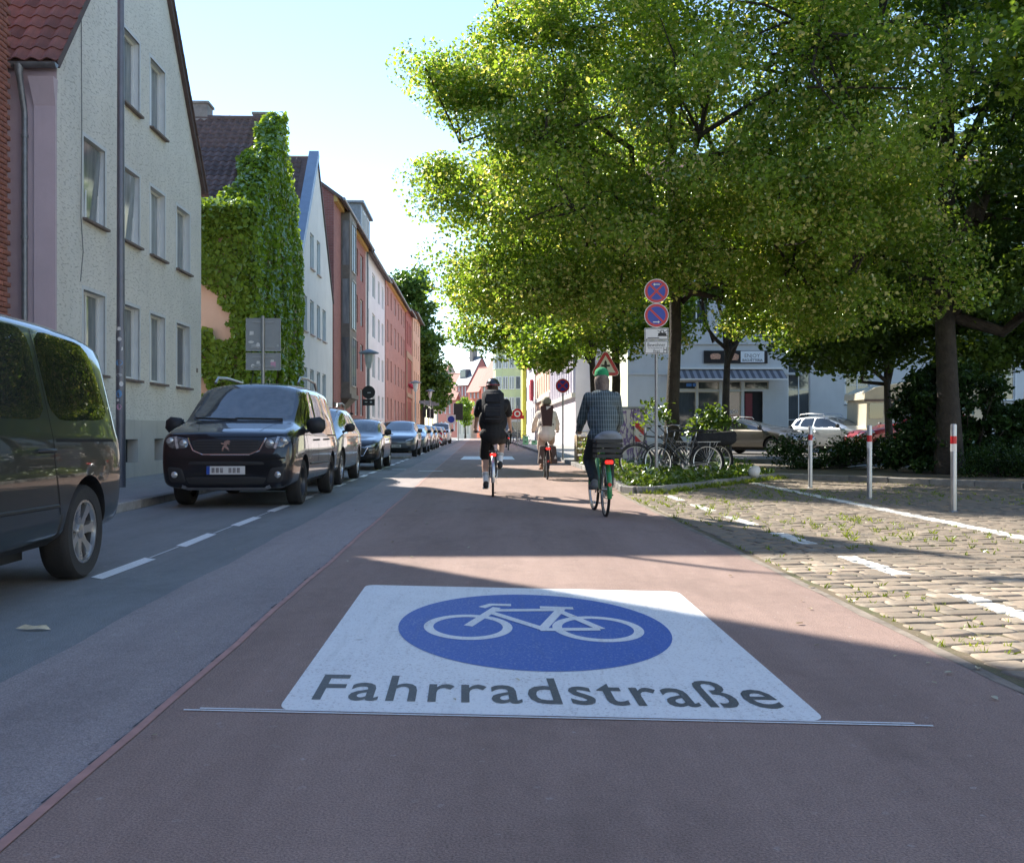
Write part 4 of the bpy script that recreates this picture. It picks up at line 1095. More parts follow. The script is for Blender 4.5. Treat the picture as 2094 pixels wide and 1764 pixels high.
tree('lime_tree', 'lime tree with low hanging branches behind the cyclist in the green cap', (3.1, 30.5, .1), .16, 3.6, 10,
     [((1.6, 30.5, 6.4), (3.4, 3.2, 3.0), 2.4), ((2.2, 30, 9.6), (3.2, 3, 2.4), 1.4), ((.2, 29, 5.0), (1.8, 1.6, 1.3), .8), ((1.3, 26.4, 3.5), (1.2, 1, .7), .45), ((3.6, 27.5, 4.3), (1.5, 1.2, 1.0), .6), ((-.6, 30, 3.9), (1.3, .9, .5), .3), ((5.2, 31, 7), (2, 2.4, 2.6), 1)], 20, 105000, .105, M_LIME, 12, .75, .1, 10, twigs=140)
tree('lime_tree', 'farthest lime tree of the row along the right kerb', (3.3, 41, .1), .17, 3.6, 10, [((2.6, 41, 7), (3.4, 3, 3.2), 2), ((3.2, 41, 10), (3, 3, 2.6), 1.2), ((1.0, 40, 4.6), (1.5, 1.4, .9), .4)], 40, 30000, .19, M_LIME, 13, .65, .05, 8)
# shaded trees on the square
tree('square_tree', 'dark thick trunked tree rising from the shaded bushes on the square', (9.75, 22.6, .08), .26, 3.6, 14, [((10.6, 23, 9.5), (3.6, 3.6, 4.6), 3), ((12.4, 21.5, 7), (2.4, 2.2, 2.4), 1.4), ((9.6, 24.5, 6.6), (3, 2.2, 2.2), 1.3), ((12, 24, 13), (4, 4, 3), 1.6), ((10.9, 22.0, 4.6), (1.7, 1.4, 1.0), .6), ((8.9, 23.8, 4.6), (1.6, 1.4, .9), .7), ((12.6, 22.5, 4.4), (1.6, 1.4, 1.0), .6), ((8.7, 26, 3.9), (2.0, 1.5, 1.2), 1.2), ((11.6, 26.5, 3.9), (2.2, 1.6, 1.2), 1.2), ((9.6, 27, 3.2), (1.5, 1.2, .55), .6), ((12.3, 25.2, 3.2), (1.8, 1.2, 1.0), .9), ((14.6, 24.5, 3.4), (1.8, 1.2, 1.2), .8), ((14.2, 26, 4.8), (2.4, 1.8, 1.7), 1.2)], 26, 130000, .135, M_LIME_SHADE, 14, .65, 0, 12, twigs=160)
tree('square_tree', 'slim young tree before the caravan', (11.4, 30.5, .08), .13, 2.4, 7, [((11.0, 30.5, 5.6), (2.5, 2.2, 2.2), 1.8), ((9.2, 30.5, 4.6), (1.6, 1.4, 1.2), .8), ((8.3, 30.5, 5.6), (1.6, 1.4, 1.4), .7), ((12.8, 31, 6.4), (1.8, 1.8, 2), .9)], 44, 34000, .15, M_LIME_SHADE, 15, .6, 0, 8)
tree('square_tree', 'shaded tree whose crown closes the gap above the shop awning', (7.9, 37, .05), .17, 3.4, 9, [((7.2, 37, 8.2), (3, 2.6, 2.7), 2), ((9.8, 38, 8.6), (3.2, 2.6, 3), 1.8), ((13.4, 38, 8), (3, 2.6, 3.2), 1.5)], 44, 30000, .21, M_LIME_SHADE, 16, .7, 0, 8)
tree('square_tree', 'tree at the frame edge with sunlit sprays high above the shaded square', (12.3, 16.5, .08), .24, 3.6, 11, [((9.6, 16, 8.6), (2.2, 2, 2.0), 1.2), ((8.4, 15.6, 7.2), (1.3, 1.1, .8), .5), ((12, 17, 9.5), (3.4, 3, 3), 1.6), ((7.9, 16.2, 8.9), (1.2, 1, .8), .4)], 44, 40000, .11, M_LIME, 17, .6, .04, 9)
tree('square_tree', 'dark background tree standing far across the square near the frame edge', (18.5, 36, 0), .25, 4, 12, [((17.5, 36, 9), (4.5, 3.5, 4.5), 2.5), ((16.4, 35, 5.4), (2.2, 2, 1.6), .8), ((20, 34, 7), (3, 3, 3), 1.2)], 44, 36000, .2, M_LIME_SHADE, 18, .75, 0, 8)
tree('street_tree', 'tall broad street tree closing the left house row', (-11.2, 124, 0), .45, 5, 18, [((-11.6, 124, 10), (3.3, 4, 6), 2.4), ((-12.6, 124, 16.5), (2.8, 3.4, 5.2), 1.8), ((-9.6, 123, 7), (2, 3, 3.4), .8)], 50, 26000, .46, M_FARL, 19, 1.2, 0, 9)
tree('street_tree', 'small yellow green tree before the distant orange house', (-7.2, 154, 0), .15, 1.6, 5, [((-7.2, 154, 4.3), (1.1, 1.2, 2.3), 1)], 40, 3500, .3, M_LIME, 20, .6, 0, 5)
# ---- the creeper on the ivy house
def ivy():
    rg = np.random.default_rng(5); root = thing('creeper', 'dense green creeper covering the ivy house wall, gable and roof edge', 'creeper', h2.location, h2.rotation_euler.z)
    px2local = h2.rotation_euler.to_matrix().transposed(); o = Vector(h2.location)
    def inside(p, poly):
        c = False; n = len(poly)
        for i in range(n):
            (x0, y0), (x1, y1) = poly[i], poly[i-1]
            if (y0 > p[1]) != (y1 > p[1]) and p[0] < (x1-x0)*(p[1]-y0)/(y1-y0)+x0: c = not c
        return c
    Cs = []; Ns = []
    def scatter(n, gen, nrm, thick):
        k = 0
        while k < n:
            q = gen()
            if q is None: continue
            m = noise.noise(Vector(q)*.9)*.5+.5
            Cs.append(np.array(q)+np.array(nrm)*(thick*m+rg.random()*.16)); Ns.append(nrm); k += 1
    # wall towards us: local plane x=0, y into the block
    def near():
        y, z = rg.uniform(-.1, 4.6), rg.uniform(0, 8.0)
        bare = [(.62, 4.0), (4.7, 3.9), (4.7, 5.7), (1.35, 5.6), (.8, 5.2), (.5, 4.6)]
        w = .25*math.sin(y*4+z*3)+.15*math.sin(z*7)
        if inside((y+w*.6, z+w*.5), bare): return None
        if inside((y+w*.6, z+w*.5), [(1.0, 2.1), (4.7, 2.0), (4.7, 2.9), (1.15, 2.8)]): return None
        return (0, y, z)
    scatter(11000, near, (-1, 0, .1), .3)
    # gable wall towards the street: local plane y=0
    def street():
        x, z = rg.uniform(-.1, Wi), rg.uniform(0, 12.1)
        top = EI+(AI-EI)*(1-abs(x-Wi/2)/(Wi/2))+.2
        if z > top: return None
        if 2.6 < x < 3.5+.2*math.sin(z*3) and z < 4.6: return None
        return (x, 0, z)
    scatter(15000, street, (0, -1, .1), .36)
    # over the roof edge
    slp = (AI-EI)/(Wi/2)
    def roofe():
        t, y = rg.uniform(0, 1.02), rg.uniform(-.1, 2.3)
        lim = (.6*max(0, 1-t)**1.2+.28+.14*math.sin(t*17)) if t > .04 else 4.5
        if y > lim: return None
        return (t*Wi/2, y, EI+t*(AI-EI)+.15)
    scatter(1500, roofe, (-slp*.7, 0, .7), .22)
    def eave():
        return (rg.uniform(-.35, .35), rg.uniform(-.1, 4.4), EI+rg.uniform(-.6, .3)+.18*math.sin(rg.uniform(0, 6)))
    scatter(2400, eave, (-.6, 0, .5), .15)
    def corner():
        return (rg.uniform(-.38, .12), rg.uniform(-.4, .12), rg.uniform(0, EI+.3))
    scatter(2200, corner, (-.5, -.5, .1), .12)
    def rake():
        t = rg.uniform(0, 1); return (t*Wi/2+rg.uniform(-.15, .15), rg.uniform(-.4, .1), EI+t*(AI-EI)+rg.uniform(-.1, .3))
    scatter(1500, rake, (-.3, -.4, .4), .12)
    C = np.array(Cs); n = len(C)
    N, Aa = orient(rg, n, .25, 1.4, np.array(Ns)*1.1)
    tint = np.clip(.4+.2*rg.normal(size=n), 0, .8)
    link('leaves', leaf_mesh('leaves', C, rg.uniform(.08, .25, n), N, Aa, tint, .9, simple=True), M_IVY, root)
    mb = MB()
    for k in range(14):
        x = rg.uniform(.3, Wi-.3); pts = [(x, -.03, 0)]
        for i in range(8): pts.append((pts[-1][0]+rg.uniform(-.3, .3), -.04, pts[-1][2]+.8))
        mb.tube(pts, .018, 5)
    mb.build('stems', M_BARK, root)
ivy()
# ---- bushes and bed planting
def bush(name, label, c, blobs, n, size, m, seed, flower=0., group=None, up=.6, clr=.3, wid=.7):
    rg = np.random.default_rng(seed); root = thing(name, label, 'bush', c, 0, group)
    cl = clumps_in([((b[0], b[1], b[2]), r, w) for b, r, w in blobs], 26, rg, 2.2); cl[:, 2] = np.maximum(cl[:, 2], .12)
    mb = MB()
    for e in cl[::3]: mb.tube([(e[0]*.2, e[1]*.2, 0), (e[0]*.6, e[1]*.6, e[2]*.6), tuple(e)], [.02, .014, .006], 5)
    mb.build('stems', M_BARK, root)
    link('foliage', crown_leaves('foliage', cl, n, size, rg, clr, flower, up, .2, wid), m, root)
    return root
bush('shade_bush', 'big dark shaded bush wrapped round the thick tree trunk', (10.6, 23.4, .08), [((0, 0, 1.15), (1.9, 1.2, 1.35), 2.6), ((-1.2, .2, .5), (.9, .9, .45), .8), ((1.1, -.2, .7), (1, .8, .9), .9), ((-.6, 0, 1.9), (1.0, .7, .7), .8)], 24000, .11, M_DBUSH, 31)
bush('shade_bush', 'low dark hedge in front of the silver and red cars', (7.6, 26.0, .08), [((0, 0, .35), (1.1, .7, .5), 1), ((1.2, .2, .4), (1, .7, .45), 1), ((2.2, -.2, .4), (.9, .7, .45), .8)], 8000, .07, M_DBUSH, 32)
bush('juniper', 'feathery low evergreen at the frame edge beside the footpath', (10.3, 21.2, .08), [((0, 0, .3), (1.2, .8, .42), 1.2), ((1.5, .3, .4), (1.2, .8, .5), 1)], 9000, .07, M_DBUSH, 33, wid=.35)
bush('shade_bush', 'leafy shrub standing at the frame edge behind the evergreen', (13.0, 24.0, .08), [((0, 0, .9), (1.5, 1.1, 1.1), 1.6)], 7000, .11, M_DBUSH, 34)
bush('sapling_bush', 'bright green shoots sprouting around the big lime trunk', (4.25, 22.0, .1), [((0, 0, .8), (.35, .35, .6), 1), ((.2, .1, 1.2), (.28, .3, .35), .6), ((-1.2, 0, 1.3), (.3, .3, .3), .4)], 1100, .10, M_BUSH, 35, 0, clr=.28)
bush('flower_bush', 'flowering bush by the kerb right of the riding woman', (2.55, 26.5, .1), [((0, 0, .35), (.45, .8, .35), 1), ((.15, 1.2, .45), (.45, .8, .4), 1), ((-.05, -.9, .3), (.35, .6, .3), .7)], 4200, .06, M_BUSH, 36, .16)
bush('flower_bush', 'white flowered bush beside the wooden crate planter', (2.6, 30.0, .1), [((0, 0, .5), (.5, .8, .5), 1), ((.3, 1.4, .55), (.5, .8, .5), 1)], 3000, .07, M_BUSH, 37, .25)
rg = np.random.default_rng(44)
def in_poly(x, y, poly):
    c = False; n = len(poly)
    for i in range(n):
        (x0, y0), (x1, y1) = poly[i][:2], poly[i-1][:2]
        if (y0 > y) != (y1 > y) and x < (x1-x0)*(y-y0)/(y1-y0)+x0: c = not c
    return c
C = []
while len(C) < 15000:
    x, y = rg.uniform(1.8, 6), rg.uniform(16.9, 30)
    if in_poly(x, y, BED):
        m = noise.noise((x*.8, y*.8, 3))*.5+.5
        C.append((x, y, .12+rg.random()**1.5*(.1+.5*m*m)))
C = np.array(C); n = len(C); N, Aa = orient(rg, n, .9, 0); tint = np.clip(.45+.25*rg.normal(size=n), 0, .8); tint[rg.random(n) < .05] = 1
o = link('ground_cover', leaf_mesh('ground_cover', C, rg.uniform(.05, .12, n), N, Aa, tint, .9, simple=True), M_BUSH); tag(o, 'leafy ground cover with white flowers filling the bed', 'ground cover', kind='stuff')
def blades(spots, per, h, rg, spread):
    V_ = []; T = []
    for (x, y, s) in spots:
        for k in range(int(per*s)+1):
            a = rg.uniform(0, 6.28); d = rg.random()*spread*s; bx, by = x+math.cos(a)*d, y+math.sin(a)*d; hh = h*s*rg.uniform(.4, 1.2); w = .0045*rg.uniform(.7, 1.5)
            ln = rg.normal(size=2)*hh*.45; t = rg.uniform(0, 6.28); wx, wy = w*math.cos(t), w*math.sin(t)
            V_ += [(bx-wx, by-wy, .0), (bx+wx, by+wy, .0), (bx+ln[0]*.4+wx*.6, by+ln[1]*.4+wy*.6, hh*.6), (bx+ln[0], by+ln[1], hh)]; T += [rg.random()*.8]*4
    V_ = np.array(V_); f = np.array([[0, 1, 2], [0, 2, 3]])[None]+(np.arange(len(V_)//4)*4)[:, None, None]
    me = np_mesh('grass', V_, f.reshape(-1, 3)); a = me.attributes.new('tint', 'FLOAT', 'POINT'); a.data.foreach_set('value', np.array(T, dtype=np.float32))
    return me
sp = []
for (x, y) in grass_spots:
    m = noise.noise((x*.55, y*.35, 1.7)); zone = 1.0 if 7.5 < y < 17.5 else .5
    if m > .0-.12*zone and rg.random() < .8: sp.append((x, y, .4+.7*rg.random()*zone*(m+.5)))
for (px, py, s) in ((1800, 1222, 1.1), (1320, 1010, 2.2), (1420, 1005, 1.8), (1370, 1012, 2), (1490, 1003, 1.5), (1740, 1068, 1.6), (1760, 1063, 1.4), (1880, 995, 1.5), (1640, 1075, 1.2), (1700, 1083, 1.1), (2020, 1330, 1.2), (1690, 1020, 1.2)):
    p = G(px, py)
    for k in range(10): sp.append((p.x+rg.normal()*.12, p.y+rg.normal()*.2, s*.5))
for k in range(260):
    t = rg.random(); x = 2.3+3.6*t+rg.normal()*.1; sp.append((x, 16.9+5.6*t+rg.normal()*.12-.15, .8+rg.random()*.8))
o = link('grass', blades(sp, 15, .075, rg, .05), M_GRASS); tag(o, 'grass tufts growing between the cobbles', 'grass', kind='stuff')
# ================================================================ vehicles
def carpaint(name, col, metal=.3, flake=.0):
    t = NT(name); co = t.coord('Object')
    n = t.noise(co, 2.5, 4, .6)
    c = t.ramp(n, [(.3, tuple(q*.92 for q in col)), (.7, tuple(q*1.06 for q in col))])
    d = t.noise(t.mapping(co, (1, 1, 2.2)), 5, 5, .7)
    sep = t.new('SeparateXYZ'); t.link(co, sep.inputs[0])
    low = t.math('MULTIPLY', t.math('SUBTRACT', .75, sep.outputs[2], clamp=True), t.ramp(d, [(.4, 0.), (.8, .16)]))
    c = t.mix(low, c, (.16, .145, .125))
    t.setp(Base_Color=c, Metallic=metal, Roughness=t.math('MULTIPLY_ADD', low, .6, .32), Coat_Weight=1., Coat_Roughness=.025)
    t.b.inputs['Specular IOR Level'].default_value = .25
    t.bump(t.noise(co, 3.5, 2, .5), .008, .05)
    return t.m
M_TYRE = mat('tyre_rubber', (.022, .022, .023), .8, var=.3, scale=12, bump=.3, bscale=60); M_RIM = mat('alloy_rim', (.55, .55, .55), .3, .9, var=.08); M_RIMD = mat('dark_rim', (.10, .10, .105), .4, .7)
M_CGLASS = panemat('car_glass', (.012, .014, .015), .015, (.02, .022, .024), .012); M_WSCREEN = panemat('windscreen_glass', (.05, .06, .065), .012, (.09, .10, .105), .01)
M_PLASTIC = mat('black_plastic', (.018, .018, .019), .55, var=.15, scale=20); M_CHROME = mat('chrome', (.75, .75, .76), .12, 1., var=.04); M_LAMP = mat('lamp_glass', (.55, .57, .58), .06, .5, var=.35, scale=16)
M_LAMPD = mat('lamp_dark', (.05, .052, .055), .08, .3); M_TLIGHT = mat('tail_light', (.45, .02, .02), .12); M_PLATE = mat('number_plate', (.62, .62, .6), .5, var=.03); M_PBLUE = mat('plate_blue', (.02, .08, .4), .5); M_SEAMC = mat('panel_gap', (.004, .004, .004), .9)
M_BLKP = M_PLASTIC
M_SATIN = mat('satin_metal', (.42, .42, .43), .35, .8)
def chaikin(p, k=2):
    for _ in range(k):
        q = []
        for i in range(len(p)):
            a, b = p[i], p[(i+1) % len(p)]
            q += [(a[0]*.87+b[0]*.13, a[1]*.87+b[1]*.13), (a[0]*.13+b[0]*.87, a[1]*.13+b[1]*.87)]
        p = q
    return p
class Car:
    def __init__(s, name, label, loc, rz, P, paint, group=None):
        s.P = P; s.root = thing(name, label, P.get('cat', 'car'), loc, rz, group); s.paint = paint
        st = P['st']; rings = []
        vs = []; n = 16
        for (y, zb, zs, zt, w, wr) in st:
            g = zt-zs; k = min(1, max(0, g/.5)); tb = P.get('tuck', .965)
            half = [(0, zb), (.84*w, zb), (tb*w, zb+.12*(zs-zb)+.02), (w, zb+.5*(zs-zb)), (.992*w, zs-.1*(zs-zb)), (.965*w, zs), (wr+(.965*w-wr)*.16*k, zt-.17*g*k-.02*(1-k)), (.80*wr, zt-.03*k-.008), (0, zt)]
            ring = [(x, z) for x, z in half]+[(-x, z) for x, z in half[-2:0:-1]]
            vs += [(x, y, z) for x, z in ring]
        fs_ = []
        for i in range(len(st)-1):
            for j in range(n): fs_.append((i*n+j, i*n+(j+1) % n, (i+1)*n+(j+1) % n, (i+1)*n+j))
        fs_ += [tuple(range(n)), tuple((len(st)-1)*n+j for j in range(n-1, -1, -1))]
        me = bpy.data.meshes.new('body'); me.from_pydata(vs, [], fs_); me.update()
        bm = bmesh.new(); bm.from_mesh(me); bmesh.ops.recalc_face_normals(bm, faces=bm.faces[:])
        cl = bm.edges.layers.float.new('crease_edge'); cst = P.get('cst', {})
        for e in bm.edges:
            a, b = sorted(v.index for v in e.verts)
            if a//n == b//n:
                if a//n in cst and (a % n) >= 2: e[cl] = cst[a//n]
            elif a % n == b % n:
                j = a % n; j = min(j, n-j)
                e[cl] = {5: .55, 6: .5, 2: .35}.get(j, 0)
        bm.to_mesh(me); bm.free()
        o = bpy.data.objects.new('body', me); COL.objects.link(o)
        m = o.modifiers.new('sub', 'SUBSURF'); m.levels = 2; m.render_levels = 2
        b1 = baked(o); bm = bmesh.new(); bm.from_mesh(b1); s.bvh = BVHTree.FromBMesh(bm); bm.free()
        o.data.materials.append(paint); o.data.materials.append(M_PLASTIC)
        R_, ax = P['r'], P['axles']; wmax = max(q[4] for q in st)
        mb = MB()
        for y in ax:
            for sx in (-1, 1):
                mb.lathe([(0.0001, -.16), (R_+.055, -.16), (R_+.055, .3), (0.0001, .3)], 32, Matrix.Translation((sx*(wmax-.08), y, R_+.01)) @ Matrix.Rotation(R(90)*sx, 4, 'Y'))
        cut = mb.mesh('cut'); bm = bmesh.new(); bm.from_mesh(cut); bmesh.ops.remove_doubles(bm, verts=bm.verts[:], dist=.001); bmesh.ops.recalc_face_normals(bm, faces=bm.faces[:]); bm.to_mesh(cut); bm.free()
        cut.materials.append(M_PLASTIC); cut.materials.append(M_PLASTIC); cut.polygons.foreach_set('material_index', [1]*len(cut.polygons))
        co = bpy.data.objects.new('cut', cut); COL.objects.link(co)
        m = o.modifiers.new('cut', 'BOOLEAN'); m.operation = 'DIFFERENCE'; m.object = co; m.solver = 'EXACT'
        fin = baked(o); drop(o); drop(co); smooth(fin, 32)
        s.body = link('body', fin, None, s.root)
        s.wmax = wmax
    def hit(s, a, b, axis):
        if axis in ('R', 'L'):
            sg = 1 if axis == 'R' else -1; o, d = Vector((sg*3, a, b)), Vector((-sg, 0, 0))
        elif axis == 'F': o, d = Vector((a, 5, b)), Vector((0, -1, 0))
        elif axis == 'B': o, d = Vector((a, -5, b)), Vector((0, 1, 0))
        elif axis == 'T': o, d = Vector((a, b, 4)), Vector((0, 0, -1))
        h = s.bvh.ray_cast(o, d)
        if h[0] is None: h = s.bvh.find_nearest(o+d*3)
        return h[0], h[1]
    def patch(s, name, poly, axis, m, off=.004, rings=5, ch=2, parent=None, res=2):
        p = chaikin(poly, ch)
        q = []
        for i in range(len(p)):
            a, b = p[i], p[(i+1) % len(p)]
            for k in range(res): q.append((a[0]+(b[0]-a[0])*k/res, a[1]+(b[1]-a[1])*k/res))
        p = q; n = len(p)
        cx = (min(a for a, _ in p)+max(a for a, _ in p))/2; cy = (min(b for _, b in p)+max(b for _, b in p))/2
        vs = []; fs_ = []
        for r in range(rings+1):
            t = 1-r/(rings+.4)
            for a, b in p:
                h, nn = s.hit(cx+(a-cx)*t, cy+(b-cy)*t, axis); vs.append(h+nn*(off if r > 0 else off*.2))
        for r in range(rings):
            for i in range(n): fs_.append((r*n+i, r*n+(i+1) % n, (r+1)*n+(i+1) % n, (r+1)*n+i))
        fs_.append(tuple(rings*n+i for i in range(n)))
        return MB().add(vs, fs_).build(name, m, parent or s.root, 50)
    def line(s, name, pts, axis, w, m, off=.0025, parent=None, closed=False, rad=None):
        q = []
        if closed: pts = list(pts)+[pts[0]]
        for i in range(len(pts)-1):
            for k in range(6): q.append((pts[i][0]+(pts[i+1][0]-pts[i][0])*k/6, pts[i][1]+(pts[i+1][1]-pts[i][1])*k/6))
        q.append(pts[-1]); P3 = [s.hit(a, b, axis) for a, b in q]
        mb = MB()
        if rad: mb.tube([h+n*off for h, n in P3], rad, 6)
        else:
            L, Rr = [], []
            for i in range(len(P3)):
                h, n = P3[i]; t = (P3[min(i+1, len(P3)-1)][0]-P3[max(i-1, 0)][0]); t = t.normalized() if t.length > 0 else Vector((0, 0, 1)); sd = t.cross(n).normalized()*w/2
                L.append(h+n*off+sd); Rr.append(h+n*off-sd)
            k = len(L); mb.add(L+Rr, [(i, i+1, k+i+1, k+i) for i in range(k-1)])
        return mb.build(name, m, parent or s.root)
    def wheels(s, rimm, spokes=5, style='spoke', which=None, width=.2):
        R_ = s.P['r']
        for y in s.P['axles']:
            for sx in (-1, 1):
                M = Matrix.Translation((sx*(s.wmax-.035-width/2), y, R_)) @ Matrix.Rotation(R(90)*sx, 4, 'Y')
                h = width/2; ri = R_*.66
                w = MB().lathe([(ri, -h), (R_*.93, -h), (R_*.985, -h*.8), (R_, -h*.45), (R_, h*.45), (R_*.985, h*.8), (R_*.93, h), (ri*1.04, h*.96), (ri, h*.8)], 40, M).build('wheel', M_TYRE, s.root, 35)
                MB().lathe([(ri+.004, h*.86), (ri-.012, h*.86), (ri-.02, h*.5), (ri*.9, -h*.3), (.001, -h*.3)], 40, M).build('rim', M_RIMD if style == 'spoke' else rimm, w, 30)
                mb = MB()
                if style == 'spoke':
                    for k in range(spokes):
                        a = 2*math.pi*k/spokes+.3; Rm = M @ Matrix.Rotation(a, 4, 'Z')
                        q = [(.035, -.035), (ri*.55, -.026), (ri-.006, -.042), (ri-.006, .042), (ri*.55, .026), (.035, .035)]
                        b = len(q); vv = [Rm @ Vector((x, yy, h*(.58+.22*(x/ri)**2))) for x, yy in q]+[Rm @ Vector((x, yy*1.25, h*.2)) for x, yy in q]
                        mb.add(vv, [tuple(range(b))]+[(i, (i+1) % b, b+(i+1) % b, b+i) for i in range(b)])
                    mb.lathe([(ri+.003, h*.90), (ri-.014, h*.90), (ri-.018, h*.6)], 40, M)
                mb.lathe([(.055, h*.2), (.052, h*.66), (.03, h*.7), (.001, h*.7)], 16, M)
                mb.build('spokes', rimm, w, 40)
    def mirror(s, y, z, m, sc=1.):
        for sx in (-1, 1):
            h, n = s.hit(y, z, 'R' if sx > 0 else 'L')
            mb = MB().box((h.x+sx*.13, y+.01, z+.09), (.22*sc, .12*sc, .19*sc), Matrix.Rotation(-sx*.12, 3, 'Y'), .05*sc); mb.tube([(h.x-sx*.02, y+.03, z), (h.x+sx*.1, y+.02, z+.04)], .025, 8)
            o = mb.build('mirror', m, s.root, 60)
            MB().box((h.x+sx*.13, y-.052*sc, z+.09), (.17*sc, .01, .145*sc), None, .004).build('mirror_glass', M_CGLASS, o, 60)
    def handle(s, y, z, m, ln=.17):
        for ax in ('R', 'L'):
            h, n = s.hit(y, z, ax); sg = 1 if ax == 'R' else -1
            MB().tube([(h.x-sg*.01, y-ln/2, z), (h.x+sg*.032, y-ln/2+.025, z+.004), (h.x+sg*.036, y+ln/2-.025, z+.004), (h.x-sg*.01, y+ln/2, z)], .014, 8).build('door_handle', m, s.root, 60)
    def plate(s, z, txt, back=False, x=0.):
        h, n = s.hit(x, z, 'B' if back else 'F'); sg = -1 if back else 1; y = h.y+sg*.016
        p = MB().b2((x-.26, y-.006, z-.056), (x+.26, y+.006, z+.056)).build('number_plate', M_PLATE, s.root)
        bx = x+.26 if sg > 0 else x-.26
        MB().b2((bx-sg*.001, y+sg*.0065, z-.055), (bx-sg*.045, y+sg*.009, z+.055)).build('blue_strip', M_PBLUE, p)
        if txt:
            me, wd = text_mesh(txt, .02); w = .40; k = -sg
            x0 = x+.19*sg if sg > 0 else x-.19
            me.transform(Matrix(((k*w/wd, 0, 0, x0), (0, 0, 1, y+sg*.0085), (0, .075/.73, 0, z-.037), (0, 0, 0, 1)))); me.update(); link('plate_text', me, M_PLASTIC, p)
        else:
            mb = MB()
            for k in range(7):
                if k == 3: continue
                xx = x+sg*(.17-k*.057); mb.b2((xx-.02, y+sg*.0065, z-.034), (xx+.02, y+sg*.0085, z+.034))
            mb.build('plate_text', mat('blurred_plate_grey', (.22, .21, .21), .6, var=.6, scale=25), p)
    def emblem(s, z, polys, m, sc=1.):
        h, n = s.hit(0, z, 'F'); mb = MB(); y = h.y+.012
        for pl in polys: mb.prism([(x*sc, zz*sc) for x, zz in pl], y-.012, y+.006, lambda a, b, hh: (-a, hh, z+b))
        mb.build('emblem', m, s.root)
LION = [[(-.02, .06), (.015, .075), (.045, .07), (.05, .05), (.03, .045), (.045, .03), (.035, .02), (.015, .03), (.005, .01), (.03, -.02), (.04, -.055), (.055, -.07), (.03, -.075), (.015, -.035), (-.02, -.01), (-.035, -.05), (-.02, -.07), (-.05, -.075), (-.055, -.045), (-.04, .0), (-.02, .02), (-.06, .03), (-.06, .045), (-.03, .04)]]
def rings4(mb=None):
    out = []
    for k in range(4):
        cx = -.12+k*.08
        o = [(cx+.056*math.cos(a), .056*math.sin(a)) for a in [2*math.pi*i/20 for i in range(20)]]; i_ = [(cx+.043*math.cos(a), .043*math.sin(a)) for a in [2*math.pi*i/20 for i in range(20)]]
        for i in range(20): out.append([o[i], o[(i+1) % 20], i_[(i+1) % 20], i_[i]])
    return out
MPV = dict(cat='van', r=.335, axles=(-1.46, 1.325), cst={1: .45, 2: .45, 7: .55, 9: .6, 12: .3, 13: .45, 14: .4}, st=[(-2.2, .50, .95, 1.10, .84, .66), (-2.19, .34, .98, 1.56, .885, .69), (-2.14, .29, 1.0, 1.75, .905, .70), (-1.9, .27, 1.02, 1.81, .915, .71), (-1.3, .25, 1.04, 1.84, .925, .72), (-.4, .24, 1.06, 1.85, .93, .72), (.3, .24, 1.07, 1.83, .93, .715), (.58, .24, 1.08, 1.785, .93, .71), (1.05, .24, 1.09, 1.46, .93, .735), (1.42, .24, 1.09, 1.215, .93, .77), (1.62, .24, 1.08, 1.17, .925, .80), (1.98, .24, 1.03, 1.10, .915, .81), (2.13, .25, .95, 1.045, .90, .79), (2.2, .27, .84, .94, .865, .74), (2.235, .33, .66, .76, .80, .66)])
def hatch(L=3.97, W=1.74, H=1.46, wb=2.54, fo=.81, hood=.92, belt=.90, r=.31):
    f = L-fo-wb  # rear overhang
    yr = -(fo+wb+f)/2; yf = yr+L; ar = yr+f; af = ar+wb; w = W/2; wr = w*.68
    return dict(r=r, axles=(ar, af), st=[(yr, .45, .82, .92, w*.84, w*.6), (yr+.03, .30, .86, 1.02, w*.93, w*.62), (yr+.12, .27, belt, 1.18, w*.96, w*.64), (yr+.45, .24, belt+.02, H-.09, w*.985, wr), (yr+.9, .22, belt+.01, H-.01, w, wr), (yr+1.5, .22, belt, H, w, wr*1.02), (yr+2.0, .22, belt, H-.035, w, wr*1.02), (yr+2.35, .22, belt, H-.16, w, wr), (yf-1.25, .22, belt, hood+.12, w, wr*1.06), (yf-1.02, .22, belt-.01, hood+.02, w*.995, wr*1.14), (yf-.6, .22, belt-.08, hood-.05, w*.98, wr*1.16), (yf-.25, .23, belt-.16, hood-.11, w*.945, wr*1.12), (yf-.08, .25, belt-.26, hood-.21, w*.88, wr*1.02), (yf, .32, belt-.36, hood-.32, w*.78, wr*.9)], L=L, yf=yf, yr=yr, H=H, belt=belt, hood=hood, w=w, cat='car', cst={3: .3, 6: .45, 8: .5, 11: .3, 12: .4})
